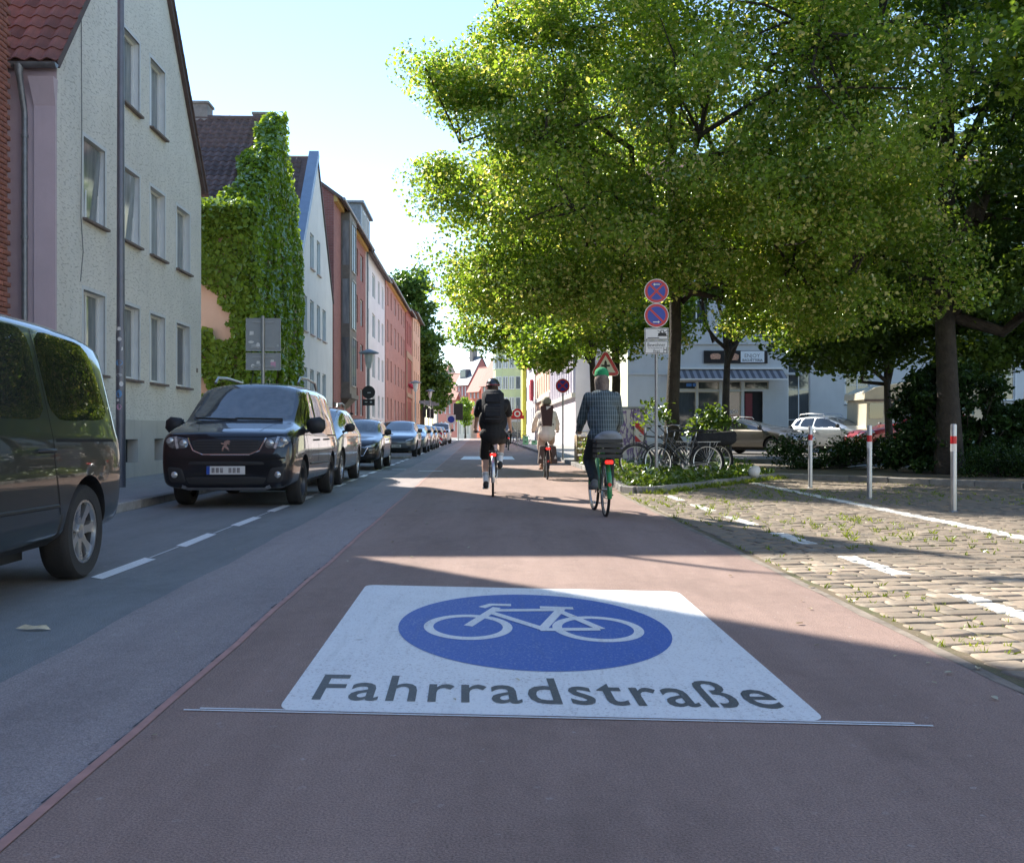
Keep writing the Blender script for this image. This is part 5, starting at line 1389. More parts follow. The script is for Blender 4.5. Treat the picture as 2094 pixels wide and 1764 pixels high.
def dress(c, wind=.0, rim=M_RIM, face='plain', plate='', handles=True, rails=False, emblem=None, spokes=5):
    "windows, lamps, plate, wheels on a passenger car from its main dimensions"
    P = c.P; yf, yr, H, b, w, hd = P['yf'], P['yr'], P['H'], P['belt'], P['w'], P['hood']
    yt = yr+2.05; yc = yf-1.28
    for ax in ('R', 'L'):
        c.patch('side_window', [(yc-.05, b+.05), (yt+.05, H-.12), (yr+1.62, H-.10), (yr+1.60, b+.06)], ax, M_CGLASS)
        c.patch('side_window', [(yr+1.54, b+.06), (yr+1.56, H-.10), (yr+.95, H-.12), (yr+.82, b+.10)], ax, M_CGLASS)
        c.patch('quarter_window', [(yr+.76, b+.11), (yr+.88, H-.14), (yr+.62, H-.2), (yr+.42, b+.13)], ax, M_CGLASS, ch=1)
        c.line('door_gap', [(yr+1.58, b+.02), (yr+1.57, .34), (yr+1.62, .30)], ax, .008, M_SEAMC); c.line('door_gap', [(yc+.02, b+.0), (yc+.05, .6), (yc-.05, .31)], ax, .008, M_SEAMC)
        c.line('sill_trim', [(P['axles'][0]+.42, .27), (P['axles'][1]-.42, .27)], ax, .06, M_PLASTIC)
        c.patch('tail_lamp', [(yr+.06, b-.16), (yr+.30, b-.06), (yr+.26, b+.06), (yr+.08, b+.06)], ax, M_TLIGHT, ch=1)
        c.patch('headlight', [(yf-.16, b-.27), (yf-.58, b-.17), (yf-.52, b-.10), (yf-.2, b-.19)], ax, M_LAMP, ch=1)
    c.patch('windscreen', [(-w*.80, hd+.10), (w*.80, hd+.10), (w*.60, H-.10), (-w*.60, H-.10)], 'F', M_WSCREEN, ch=2, rings=8)
    c.patch('rear_window', [(-w*.70, b+.16), (w*.70, b+.16), (w*.56, H-.12), (-w*.56, H-.12)], 'B', M_CGLASS)
    for sx in (-1, 1):
        c.patch('headlight', [(sx*w*.46, b-.33), (sx*w*.80, b-.27), (sx*w*.84, b-.19), (sx*w*.52, b-.27)], 'F', M_LAMP, ch=1, off=.006)
        c.patch('fog_lamp', [(sx*w*.56, .33), (sx*w*.74, .34), (sx*w*.74, .43), (sx*w*.60, .42)], 'F', M_PLASTIC, ch=1)
    if face == 'grille':
        g = c.patch('grille', [(-w*.46, b-.50), (w*.46, b-.50), (w*.52, b-.34), (-w*.52, b-.34)], 'F', M_PLASTIC, off=.006); c.line('grille_frame', [(-w*.52, b-.33), (-w*.42, b-.515), (w*.42, b-.515), (w*.52, b-.33)], 'F', 0, M_CHROME, rad=.011, off=.006)
        c.patch('lower_intake', [(-w*.50, .27), (w*.50, .27), (w*.55, .36), (-w*.55, .36)], 'F', M_PLASTIC)
    elif face == 'smooth':
        c.patch('lower_intake', [(-w*.62, .28), (w*.62, .28), (w*.55, .38), (-w*.55, .38)], 'F', M_PLASTIC)
        c.line('light_bar', [(-w*.6, b-.24), (w*.6, b-.24)], 'F', .012, M_LAMPD)
    c.line('bonnet_gap', [(-w*.62, b-.305), (0, b-.275), (w*.62, b-.305)], 'F', .007, M_SEAMC)
    c.mirror(yc-.12, b+.03, M_PLASTIC if face != 'smooth' else c.paint, .9)
    if handles:
        c.handle(yr+1.78, b-.10, M_CHROME if face == 'grille' else c.paint); c.handle(yr+.92, b-.08, M_CHROME if face == 'grille' else c.paint)
    c.plate(.46, plate)
    c.wheels(rim, spokes)
    if emblem: c.emblem(b-.40, emblem[0], M_CHROME, emblem[1])
    if rails:
        for sx in (-1, 1): MB().tube([(sx*w*.60, yr+.55, H-.06), (sx*w*.60, yr+.65, H+.03), (sx*w*.62, yr+1.2, H+.06), (sx*w*.62, yr+1.9, H+.03), (sx*w*.62, yr+2.0, H-.05)], .016, 8).build('roof_rail', M_SATIN, c.root, 60)
    MB().b2((-.5, P['axles'][0]+.2, .17), (.5, P['axles'][1]-.2, .25)).build('underbody', M_PLASTIC, c.root)
GRP = 'cars parked along the left kerb'
FACE = STREET+R(180)              # nose towards us
# --- near dark van, cut by the frame
P = dict(MPV); P['r'] = .34; P['st'] = [(a, b, c_+.03, d+.06, e, f) for a, b, c_, d, e, f in MPV['st']]
v = Car('parked_van', 'dark green van cut off by the frame, its windows mirroring the trees', S(-3.74, 5.80), FACE, P, carpaint('dark_green_paint', (.008, .014, .014), 0.), GRP)
def mpv_dress(v, rim, wh='spoke', spokes=7):
    # the local right side (+x) of a car facing us is away from us: the street side is local -x seen ... both get dressed alike
    for ax in ('R', 'L'):
        v.patch('front_window', [(1.24, 1.14), (.62, 1.70), (.20, 1.735), (.18, 1.14)], ax, M_CGLASS)
        v.patch('sliding_door_window', [(.07, 1.14), (.09, 1.735), (-.80, 1.745), (-.82, 1.14)], ax, M_CGLASS)
        v.patch('rear_side_window', [(-.91, 1.13), (-.88, 1.745), (-1.84, 1.71), (-2.03, 1.15)], ax, M_CGLASS)
        v.line('door_gap', [(.12, 1.72), (.11, .40), (.16, .34)], ax, .01, M_SEAMC); v.line('door_gap', [(-.86, 1.74), (-.86, .85), (-.98, .5)], ax, .01, M_SEAMC); v.line('door_gap', [(1.22, 1.05), (1.05, .75), (.92, .40)], ax, .01, M_SEAMC)
        v.line('door_rail', [(-.9, 1.00), (-2.0, .99)], ax, .022, M_SEAMC); v.line('side_moulding', [(-.93, .56), (.85, .58)], ax, 0, M_PLASTIC, rad=.014, off=.004)
        v.line('sill_trim', [(-1.02, .31), (.88, .31)], ax, .07, M_PLASTIC)
        v.patch('arch_trim', [(-1.02, .30), (-1.04, .5), (-1.0, .5), (-.96, .30)], ax, M_PLASTIC, ch=1)
    v.patch('windscreen', [(-.83, 1.215), (.83, 1.215), (.68, 1.765), (-.68, 1.765)], 'F', M_WSCREEN, rings=9)
    v.patch('rear_window', [(-.62, 1.14), (.62, 1.14), (.56, 1.64), (-.56, 1.64)], 'B', M_CGLASS)
    v.handle(.30, .93, M_PLASTIC, .2); v.handle(-.72, .93, M_PLASTIC, .2)
    v.mirror(1.06, 1.06, M_PLASTIC, 1.25)
    v.wheels(rim, spokes, wh, width=.205)
    MB().b2((-.6, -1.1, .18), (.6, 1.0, .27)).build('underbody', M_PLASTIC, v.root)
mpv_dress(v, M_RIM)
v.plate(.62, '', back=True)
# --- black van facing us
v = Car('parked_van', 'black family van with roof rails facing us beside the kerb', S(-3.46, 16.0), FACE, MPV, carpaint('black_blue_paint', (.006, .006, .009), 0.), GRP)
mpv_dress(v, M_RIMD, 'steel')
for sx in (-1, 1):
    v.patch('headlight', [(sx*.50, .955), (sx*.54, .83), (sx*.76, .83), (sx*.88, .95), (sx*.88, 1.0), (sx*.70, .99)], 'F', mat('headlight_glass', (.16, .165, .17), .05, .5, var=.5, scale=18), ch=1, off=.007)
    v.patch('headlight_wing', [(2.12, .86), (1.78, .97), (1.80, 1.0), (2.08, .985)], 'R' if sx > 0 else 'L', MATS['headlight_glass'], ch=1)
    for q in (.59, .77):
        h, n = v.hit(sx*q, .90+.03*(q > .6), 'F'); MB().sphere(h+n*.004, (.052, .02, .045), 14, 8).build('projector_lens', M_LAMP, v.root, 60)
    v.line('light_strip', [(sx*.66, .825), (sx*.70, .985)], 'F', .035, M_LAMP, off=.011)
    v.patch('fog_surround', [(sx*.54, .36), (sx*.76, .36), (sx*.80, .58), (sx*.60, .56)], 'F', M_PLASTIC, ch=2, off=.006)
    h, n = v.hit(sx*.70, .47, 'F'); MB().sphere(h+n*.006, (.045, .02, .045), 12, 8).build('fog_lamp', M_LAMP, v.root, 60)
    mb = MB().tube([(sx*.62, -1.5, 1.78), (sx*.62, -1.35, 1.89), (sx*.64, -.4, 1.92), (sx*.64, .15, 1.90), (sx*.64, .32, 1.81)], .022, 8); mb.build('roof_rail', M_SATIN, v.root, 60)
g = v.patch('grille', [(-.40, .755), (.40, .755), (.50, .955), (-.50, .955)], 'F', M_PLASTIC, off=.006, ch=2)
for z_ in (.80, .84, .88, .92): v.line('grille_slat', [(-.43, z_), (.43, z_)], 'F', .012, M_LAMPD, off=.010, parent=g)
v.line('grille_frame', [(-.53, .965), (-.45, .80), (-.32, .745), (.32, .745), (.45, .80), (.53, .965)], 'F', 0, M_CHROME, rad=.012, off=.008)
v.line('bumper_crease', [(-.80, .70), (-.5, .68), (.5, .68), (.80, .70)], 'F', .022, M_SEAMC)
v.patch('lower_grille', [(-.52, .60), (.52, .60), (.50, .65), (-.50, .65)], 'F', M_PLASTIC, off=.006)
v.patch('lower_intake', [(-.50, .33), (.50, .33), (.56, .44), (-.56, .44)], 'F', M_PLASTIC, off=.006)
v.line('bumper_trim', [(-.60, .315), (-.52, .285), (.52, .285), (.60, .315)], 'F', .055, M_SATIN, off=.014)
v.line('bonnet_gap', [(-.86, 1.03), (-.5, .985), (.5, .985), (.86, 1.03)], 'F', .008, M_SEAMC)
for sx in (-1, 1): v.line('bonnet_crease', [(sx*.42, 2.05), (sx*.55, 1.55)], 'T', .006, M_SEAMC)
v.line('wiper', [(-.60, 1.235), (.08, 1.245)], 'F', 0, M_BLKP, rad=.009, off=.012); v.line('wiper', [(.05, 1.23), (.66, 1.25)], 'F', 0, M_BLKP, rad=.009, off=.012)
v.emblem(.855, LION, M_CHROME, 1.15)
v.plate(.53, '')
MB().tube([(.05, .52, 1.79), (.05, .30, 2.02)], [.008, .003], 6).build('antenna', M_PLASTIC, v.root)
# --- the row behind
GREEN = carpaint('grey_green_paint', (.10, .115, .10), .6)
P = hatch(4.42, 1.84, 1.62, 2.67, .9, 1.04, 1.02, .35)
c = Car('parked_car', 'grey green tall car parked directly behind the black van', S(-3.62, 21.35), FACE, P, GREEN, GRP); dress(c, face='grille', plate='MS K 417', rails=True, emblem=(LION, .9))
P = hatch(3.97, 1.74, 1.46, 2.54, .80, .95, .92)
c = Car('parked_car', 'small black hatchback with bright grille frame and plate facing us', S(-3.55, 29.3), FACE, P, carpaint('black_paint', (.007, .007, .008), 0.), GRP)
dress(c, plate='MS VI 208', face='none', emblem=None)
w = P['w']
c.patch('grille', [(-w*.42, .40), (w*.42, .40), (w*.56, .60), (-w*.56, .60)], 'F', M_PLASTIC, off=.006); c.line('grille_frame', [(-w*.60, .62), (-w*.46, .40), (w*.46, .40), (w*.60, .62), (-w*.60, .62)], 'F', 0, M_CHROME, rad=.012, off=.008); c.emblem(.69, LION, M_CHROME, .9)
P = hatch(4.26, 1.81, 1.56, 2.77, .83, 1.0, .98, .34)
c = Car('parked_car', 'smooth fronted dark grey electric hatchback beyond the kerb island', S(-3.5, 43.8), FACE, P, carpaint('slate_grey_paint', (.09, .10, .115), .5), GRP); dress(c, face='smooth', plate='MS B 508E', rim=M_RIMD)
P = hatch(4.9, 1.85, 1.47, 2.94, .86, .97, .94, .34)
c = Car('parked_car', 'silver grey saloon with oval grille beyond the electric hatchback', S(-3.5, 51.8), FACE, P, carpaint('silver_grey_paint', (.17, .18, .18), .7), GRP); dress(c, face='grille', plate='MS H 220')
rowc = [(59.0, (.12, .13, .14), 'dark silver hatchback fifth in the parked row beyond the saloon', 'grille'), (65.0, (.20, .20, .19), 'light beige silver car before the red white barrier', 'grille'), (74.5, (.30, .035, .03), 'red small car parked past the red white barrier', 'smooth'), (81, (.06, .07, .08), 'dark car parked behind the distant red car', 'grille')]
for s_, col, lab, fc in rowc:
    P = hatch(4.2, 1.78, 1.48, 2.6, .83, .97, .94, .32); c = Car('parked_car', lab, S(-3.5, s_), FACE, P, carpaint('paint_%d' % int(s_), col, .5), GRP); dress(c, face=fc, plate='MS A 12')
v = Car('parked_van', 'white van at the far end of the parked row', S(-3.4, 89), FACE, dict(MPV), carpaint('white_paint', (.6, .6, .58), 0.), GRP); mpv_dress(v, M_RIMD, 'steel')
# --- cars on the square, seen under the trees
G2 = 'cars parked on the shaded square'
P = hatch(4.92, 1.87, 1.46, 2.91, .92, .96, .93, .34)
c = Car('parked_car', 'brown grey estate car with ringed grille in front of the shop', (9.75, 40.6, .15), R(180+38), P, carpaint('brown_grey_paint', (.14, .125, .105), .6), G2)
dress(c, face='none', plate='BE LM 395', rails=True, spokes=7); w = P['w']
c.patch('grille', [(-w*.34, .42), (w*.34, .42), (w*.42, .68), (-w*.42, .68)], 'F', M_PLASTIC, off=.006); c.line('grille_frame', [(-w*.43, .69), (-w*.34, .41), (w*.34, .41), (w*.43, .69), (-w*.43, .69)], 'F', 0, M_CHROME, rad=.012, off=.008); c.emblem(.64, rings4(), M_CHROME, 1.0)
P = hatch(4.4, 1.80, 1.62, 2.7, .88, 1.05, 1.02, .32)
c = Car('parked_car', 'silver people carrier half hidden by the hedge', (13.9, 43.0, .15), R(180+32), P, carpaint('light_silver_paint', (.42, .45, .46), .7), G2); dress(c, face='grille', plate='MS E 88', rails=True)
P = hatch(4.3, 1.8, 1.66, 2.62, .86, 1.06, 1.04, .33)
c = Car('parked_car', 'red car glimpsed behind the dark bush', (14.1, 35.6, .15), R(90), P, carpaint('red_paint', (.33, .02, .025), .2), G2); dress(c, face='grille', plate='MS R 7')
# --- old caravan with raised roof
cv = thing('camper_van', 'old cream camper with raised slanting roof behind the red car', 'camper', (14.57, 41.5, .15), R(4))
M_CRM = mat('cream_enamel', (.58, .52, .38), .5, var=.12, scale=2, dirt=.25)
mb = MB().prism([(0, .45), (5.2, .45), (5.2, 2.55), (4.9, 2.7), (.35, 2.45), (.05, 2.2)], 0, 2.0, lambda a, b, h: (a, h, b)); mb.build('body', M_CRM, cv)
mb = MB().prism([(-.08, 2.22), (5.25, 2.62), (5.25, 3.25), (3.2, 3.2), (.4, 2.72), (-.05, 2.5)], -.05, 2.05, lambda a, b, h: (a, h, b)); mb.build('raised_roof', M_CRM, cv)
MB().b2((-.1, -.07, 2.15), (5.28, -.045, 2.24)).build('trim_strip', M_SILL, cv)
for (a, b, c_, d) in ((.15, .74, 1.45, 2.08), (.9, 1.4, 1.45, 2.08), (3.3, 4.8, 2.78, 3.1)): MB().b2((a, -.075 if c_ > 2.5 else -.02, c_), (b, -.052 if c_ > 2.5 else -.002, d)).build('window', M_CGLASS, cv)
MB().b2((2.75, -.03, .7), (3.5, -.003, 2.1)).build('side_door', M_CRM, cv)
for x in (1.0, 4.0):
    MB().lathe([(.001, -.1), (.3, -.1), (.32, -.05), (.32, .05), (.3, .1), (.001, .1)], 24, Matrix.Translation((x, .1, .32)) @ Matrix.Rotation(R(90), 4, 'X')).build('wheel', M_TYRE, cv, 40)
# ================================================================ bicycles and people
M_ALU = mat('brushed_alloy', (.55, .55, .56), .35, .9); M_BLK = mat('black_rubber', (.02, .02, .021), .7); M_STEEL = mat('steel_grey', (.30, .31, .32), .35, .8); M_SADDLE = mat('black_saddle', (.018, .017, .017), .6, bump=.2)
M_REDL = mat('red_reflector', (.65, .02, .02), .2)
def glow_mat():
    t = NT('lit_tail_lamp'); t.setp(Base_Color=(.7, .02, .02), Roughness=.2); t.b.inputs['Emission Color'].default_value = (1, .03, .02, 1); t.b.inputs['Emission Strength'].default_value = .3; return t.m
M_GLOW = glow_mat()
def bicycle(name, label, rear, rz, frame, fr='diamond', opts=(), group=None, crank=0., steer=0., lean=0.):
    root = thing(name, label, 'bicycle', rear, rz, group); root.rotation_euler = (0, lean, rz)
    r = .345; WB = 1.07; bb = (0, .45, .285)
    def wheel(y, st=0.):
        Mx = Matrix.Translation((0, y, r)) @ Matrix.Rotation(st, 4, 'Z') @ Matrix.Rotation(R(90), 4, 'Y')
        n = 40; tor = MB(); pts = [Mx @ Vector(((r-.019)*math.cos(a), (r-.019)*math.sin(a), 0)) for a in [2*math.pi*i/n for i in range(n)]]
        tor.tube(pts, .019, 8, closed=True); w = tor.build('wheel', M_BLK, root, 60)
        MB().lathe([(r-.036, -.012), (r-.036, .012), (r-.052, .009), (r-.052, -.009)], 40, Mx, closed=True).build('rim', M_ALU, w, 40)
        mb = MB()
        for k in range(28):
            a = 2*math.pi*k/28; sd = .028 if k % 2 else -.028; b = a+.35*(1 if k % 4 < 2 else -1)
            mb.tube([Mx @ Vector((.025*math.cos(b), .025*math.sin(b), sd)), Mx @ Vector(((r-.045)*math.cos(a), (r-.045)*math.sin(a), 0))], .0013, 3, caps=False)
        mb.build('spokes', M_ALU, w); MB().lathe([(.001, -.05), (.022, -.05), (.016, -.03), (.016, .03), (.022, .05), (.001, .05)], 12, Mx).build('hub', M_STEEL, w, 50)
    wheel(0); wheel(WB, steer)
    st_top = (0, .235, .86); head_t = (0, .84, .92); head_b = (0, .885, .74)
    mb = MB()
    mb.tube([bb, st_top], .016, 10); mb.tube([head_t, head_b], .019, 10)
    if fr == 'diamond': mb.tube([(0, .25, .80), (0, .85, .86)], .016, 10); mb.tube([bb, head_b], .019, 10)
    else:
        mb.tube([(0, .41, .40), (0, .52, .47), (0, .66, .60), (0, .855, .84)], .016, 10); mb.tube([bb, (0, .52, .36), (0, .66, .50), head_b], .019, 10)
    for sx in (-1, 1):
        mb.tube([(sx*.02, bb[1], bb[2]), (sx*.055, .03, r)], .010, 8); mb.tube([(sx*.018, .245, .80), (sx*.055, .01, r)], .008, 8)
    mb.build('frame', frame, root, 60)
    mb = MB(); Ms = Matrix.Translation((0, .885, 0)) @ Matrix.Rotation(steer, 4, 'Z') @ Matrix.Translation((0, -.885, 0))
    for sx in (-1, 1): mb.tube([Ms @ Vector(p) for p in ((sx*.01, .885, .74), (sx*.05, .905, .68), (sx*.052, 1.0, .48), (sx*.052, WB, r))], .012, 8)
    mb.build('fork', frame, root, 60)
    MB().tube([(0, .235, .84), (0, .205, .965)], .013, 8).build('seat_post', M_ALU, root, 60)
    mb = MB()
    prof = [(-.14, .08, .98), (-.10, .092, .985), (-.02, .075, .98), (.05, .03, .975), (.14, .022, .972), (.16, .012, .965)]
    vs = []
    for (y, w, z) in prof:
        for (a, dz) in ((-1, -.03), (-.9, 0), (-.45, .012), (0, .004), (.45, .012), (.9, 0), (1, -.03)): vs.append((w*a, .20+y, z+dz))
    k = 7; mb.add(vs, [(i*k+j, i*k+j+1, (i+1)*k+j+1, (i+1)*k+j) for i in range(5) for j in range(6)]+[tuple(range(6, -1, -1))])
    mb.add([(v[0], v[1], v[2]-.004 if abs(v[0]) > 0 else v[2]-.03) for v in vs], [(i*k, i*k+6, (i+1)*k+6, (i+1)*k) for i in range(5)])
    mb.build('saddle', M_SADDLE, root, 60)
    hb = MB(); hz = 1.05
    if 'flat' in opts: pp = [(-.31, .79, hz), (-.2, .83, hz+.005), (0, .85, hz), (.2, .83, hz+.005), (.31, .79, hz)]
    else: pp = [(-.28, .62, hz-.01), (-.28, .72, hz), (-.22, .83, hz+.015), (0, .86, hz), (.22, .83, hz+.015), (.28, .72, hz), (.28, .62, hz-.01)]
    hb.tube(pp, .012, 8); hb.tube([(0, .845, .9), (0, .86, hz)], .014, 8); hbo = hb.build('handlebar', M_ALU, root, 60)
    for sx in (-1, 1): MB().tube([(sx*abs(pp[0][0]), pp[0][1], pp[0][2]), (sx*(abs(pp[1][0])*.6+abs(pp[0][0])*.4), (pp[1][1]*.8+pp[0][1]*.2), (pp[0][2]+pp[1][2])/2)], .017, 8).build('grip', M_BLK, hbo, 60)
    # crank and pedals
    mb = MB().lathe([(.001, .0), (.085, .0), (.085, .006), (.001, .006)], 28, Matrix.Translation((.048, bb[1], bb[2])) @ Matrix.Rotation(R(90), 4, 'Y'))
    ped = []
    for sx, a in ((1, crank), (-1, crank+math.pi)):
        e = (sx*.075, bb[1]+.17*math.cos(a), bb[2]+.17*math.sin(a)); mb.tube([(sx*.06, bb[1], bb[2]), e], .011, 8); ped.append((sx*.125, e[1], e[2]))
    mb.build('crankset', M_ALU, root, 60)
    for p in ped: MB().box(p, (.09, .085, .026), None, .005).build('pedal', M_BLK, root)
    MB().b2((.052, -.01, r-.035), (.06, bb[1], r-.028)).b2((.052, -.01, bb[2]-.075), (.06, bb[1], bb[2]-.069)).build('chain', M_STEEL, root)
    if 'guard' in opts: MB().b2((.064, -.04, .245), (.078, .56, .36), .01).build('chain_guard', frame, root)
    if 'fender' in opts:
        fm = frame if 'paintfender' in opts else (M_ALU if 'silverfender' in opts else M_BLK)
        for (y, a0, a1, s_) in ((0, -15, 150, 0), (WB, 40, 195, steer)):
            vs = []; n = 18
            for i in range(n+1):
                a = R(a0+(a1-a0)*i/n) if y == 0 else R(180-(a0+(a1-a0)*i/n)+30)
                a = R(180-(a0+(a1-a0)*i/n)) if y == 0 else a
                for (dx, dr) in ((-.03, -.008), (-.02, .006), (0, .011), (.02, .006), (.03, -.008)):
                    rr = r+.02+dr; vs.append((dx, y+rr*math.cos(a), r+rr*math.sin(a)))
            MB().add(vs, [(i*5+j, i*5+j+1, (i+1)*5+j+1, (i+1)*5+j) for i in range(n) for j in range(4)]).build('mudguard', fm, root, 50)
    if 'rack' in opts:
        mb = MB()
        for sx in (-1, 1): mb.tube([(sx*.06, .22, .74), (sx*.06, -.28, .745)], .006, 6); mb.tube([(sx*.06, -.05, .74), (sx*.058, 0, r)], .005, 6); mb.tube([(sx*.06, -.22, .74), (sx*.058, 0, r)], .005, 6)
        for y in (-.28, -.12, .05, .2): mb.tube([(-.06, y, .745), (.06, y, .745)], .005, 6)
        mb.build('rack', M_BLK if 'blackrack' in opts else M_STEEL, root, 60)
    ly, lz = (-.31, .69) if 'rack' in opts else (-.33, .62)
    if 'taillight' in opts: MB().box((0, ly, lz), (.10, .03, .05), None, .01).build('tail_light', M_GLOW, root)
    if 'reflector' in opts: MB().lathe([(.001, 0), (.024, 0), (.024, .01), (.001, .01)], 14, Matrix.Translation((.0, -.365, .42)) @ Matrix.Rotation(R(90), 4, 'X')).build('reflector', M_REDL, root)
    if 'headlight' in opts: MB().sphere((0, .96, .88), (.035, .04, .035), 10, 8).build('headlight', M_ALU, root, 60)
    if 'stand' in opts: MB().tube([(-.04, .36, .28), (-.16, .28, .0)], .009, 6).build('kickstand', M_ALU, root)
    return root, ped
def fuse(name, caps, balls, vox, m, parent, sm=6):
    "one continuous surface from tapered limbs and ellipsoids"
    mb = MB()
    for (a, b, ra, rb) in caps:
        a = Vector(a); b = Vector(b); d = b-a; L = d.length; q = d.to_track_quat('Z', 'Y').to_matrix() if L > 1e-6 else Matrix.Identity(3)
        prof = []
        for i in range(5): t = math.pi/2*(1-i/4); prof.append((max(1e-4, ra*math.cos(t)), -ra*math.sin(t)))
        for i in range(5): t = math.pi/2*i/4; prof.append((max(1e-4, rb*math.cos(t)), L+rb*math.sin(t)))
        mb.lathe(prof, 14, Matrix.Translation(a) @ q.to_4x4())
    for bl in balls:
        c, r = bl[0], bl[1]; M = bl[2] if len(bl) > 2 else None
        mb.sphere(c, r, 16, 12, M)
    me = mb.mesh(name); bm = bmesh.new(); bm.from_mesh(me); bmesh.ops.remove_doubles(bm, verts=bm.verts[:], dist=.0004); bmesh.ops.holes_fill(bm, edges=bm.edges[:], sides=20); bmesh.ops.recalc_face_normals(bm, faces=bm.faces[:]); bm.to_mesh(me); bm.free()
    o = bpy.data.objects.new(name, me); COL.objects.link(o)
    md = o.modifiers.new('r', 'REMESH'); md.mode = 'VOXEL'; md.voxel_size = vox
    s2 = o.modifiers.new('s', 'SMOOTH'); s2.iterations = sm; s2.factor = .5
    r_ = baked(o); drop(o); smooth(r_); r_.materials.append(m)
    return link(name, r_, None, parent)
def ik(h, a, l1, l2, fwd):
    h = Vector(h); a = Vector(a); d = a-h; L = min(d.length, (l1+l2)*.999); u = d.normalized(); x = (l1*l1-l2*l2+L*L)/(2*L); y = math.sqrt(max(0, l1*l1-x*x))
    f = Vector(fwd); f = (f-u*f.dot(u)).normalized(); return h+u*x+f*y
def cyclist(label, root_loc, rz, ped, o):
    "a rider in bicycle coordinates; o holds measures and clothes"
    p = thing('person', label, 'person', root_loc, rz); V3 = Vector
    vox = o.get('vox', .011); sc = o.get('sc', 1.)
    hip = V3((0, .19, 1.03)); lean = o.get('lean', .14); tl = .52*sc
    chest = hip+V3((0, lean*.75, tl*.72)); neck = hip+V3((0, lean, tl)); hd = neck+V3((0, .045, .175*sc))
    caps = []; balls = []; skin = []; 
    shd = o.get('sh', .19)*sc; hands = []; arms = []
    gx, gy, gz = o.get('grip', (.28, .66, 1.05))
    for sx in (-1, 1):
        s_ = neck+V3((sx*shd, -.01, -.055)); h_ = V3((sx*gx, gy, gz+.025)); e = ik(s_, h_, .30*sc, .27*sc, (sx*o.get('elbow', .6), -.35, -.6)); arms.append((s_, e, h_))
        caps += [(s_, e, .047*sc, .040*sc), (e, h_-(h_-e)*.12, .039*sc, .026*sc)]
        # palm and five fingers curled round the grip
        balls.append((h_+V3((0, .035, 0)), (.036, .045, .02)))
        for k in range(4):
            x = h_.x+sx*(-.027+.018*k); ln = (.9, 1., .95, .75)[k]
            a, b, c, d = V3((x, h_.y+.06, h_.z+.006)), V3((x, h_.y+.095*ln, h_.z-.006)), V3((x, h_.y+.09*ln, h_.z-.036)), V3((x, h_.y+.06, h_.z-.048))
            caps += [(a, b, .0105, .010), (b, c, .010, .0095), (c, d, .0095, .009)]
        t0 = h_+V3((-sx*.028, .02, -.004)); t1 = t0+V3((-sx*.012, .03, -.022)); caps += [(t0, t1, .013, .0115), (t1, t1+V3((sx*.012, .022, -.014)), .0115, .010)]
    legs = []
    for i, sx in ((0, 1), (1, -1)):
        pd = V3(ped[i]); an = pd+V3((-sx*.01, -.125, .095)); h0 = hip+V3((sx*.088, .0, -.02)); kn = ik(h0, an, .44*sc, .43*sc, (sx*.12, 1, .15)); legs.append((h0, kn, an, pd, sx))
        caps += [(h0, kn, .082*sc, .055*sc), (kn, kn+(an-kn)*.35, .053*sc, .056*sc), (kn+(an-kn)*.35, an, .056*sc, .034*sc), (an, pd+V3((0, .05, .03)), .036, .03)]
    caps += [(hip+V3((0, -.02, .0)), chest, .125*sc, .135*sc), (neck+V3((0, -.01, -.06)), hd+V3((0, -.02, -.05)), .055, .052)]
    balls += [(hip+V3((0, -.02, -.03)), (.165*sc, .12, .12)), (chest+V3((0, 0, .03)), (.175*sc, .115, .15))]
    balls += [(hd+V3((0, 0, .03)), (.084, .104, .112)), (hd+V3((0, .035, -.05)), (.064, .066, .07)), (hd+V3((0, .1, -.01)), (.014, .02, .022)), (hd+V3((.079, -.01, -.005)), (.012, .022, .032)), (hd+V3((-.079, -.01, -.005)), (.012, .022, .032))]
    body = fuse('body', caps, balls, vox, o['skin'], p)
    for sx in (-1, 1): MB().sphere(hd+V3((sx*.032, .09, .015)), (.014, .008, .008), 8, 6).build('eye', M_PLASTIC, body)
    # shirt
    cs = [(hip+V3((0, -.03, -.02)), chest, .15*o.get('loose', 1), .155*o.get('loose', 1)), (chest, neck+V3((0, -.005, -.07)), .14, .09)]
    bl = [(hip+V3((0, -.03, -.02)), (.185*sc*o.get('loose', 1), .14, .13)), ((hip+chest)*.5+V3((0, -.01, 0)), (.195*sc*o.get('loose', 1), .145, .24)), (chest+V3((0, 0, .03)), (.205*sc*o.get('loose', 1), .14, .16)), (neck+V3((0, -.015, -.075)), (shd+.03, .095, .062))]
    for (s_, e, h_) in arms:
        cs.append((neck+V3((0, -.02, -.045)), s_+V3((0, 0, -.01)), .066, .066))
        cs.append((s_, s_+(e-s_)*o.get('sleeve', .75), .064*min(1.05, o.get('loose', 1)), .062*o.get('loose', 1)))
        if o.get('sleeve', .75) >= 1: cs.append((e, e+(h_-e)*.86, .056*o.get('loose', 1), .044*o.get('loose', 1)))
    fuse('shirt', cs, bl, vox, o['shirt'], p)
    # trousers or shorts
    cs = []; bl = [(hip+V3((0, -.02, -.04)), (.185*sc, .145, .125))]
    for (h0, kn, an, pd, sx) in legs:
        t = o.get('leg', .85); lo = o.get('legloose', 1.)
        cs.append((h0, h0+(kn-h0)*min(1, t), .098*lo, (.075 if t >= 1 else .085)*lo))
        if t > 1: cs.append((kn, kn+(an-kn)*(t-1), .073*lo, .058*lo))
    fuse('trousers' if o.get('leg', .85) > 1.2 else 'shorts', cs, bl, vox, o['pants'], p)
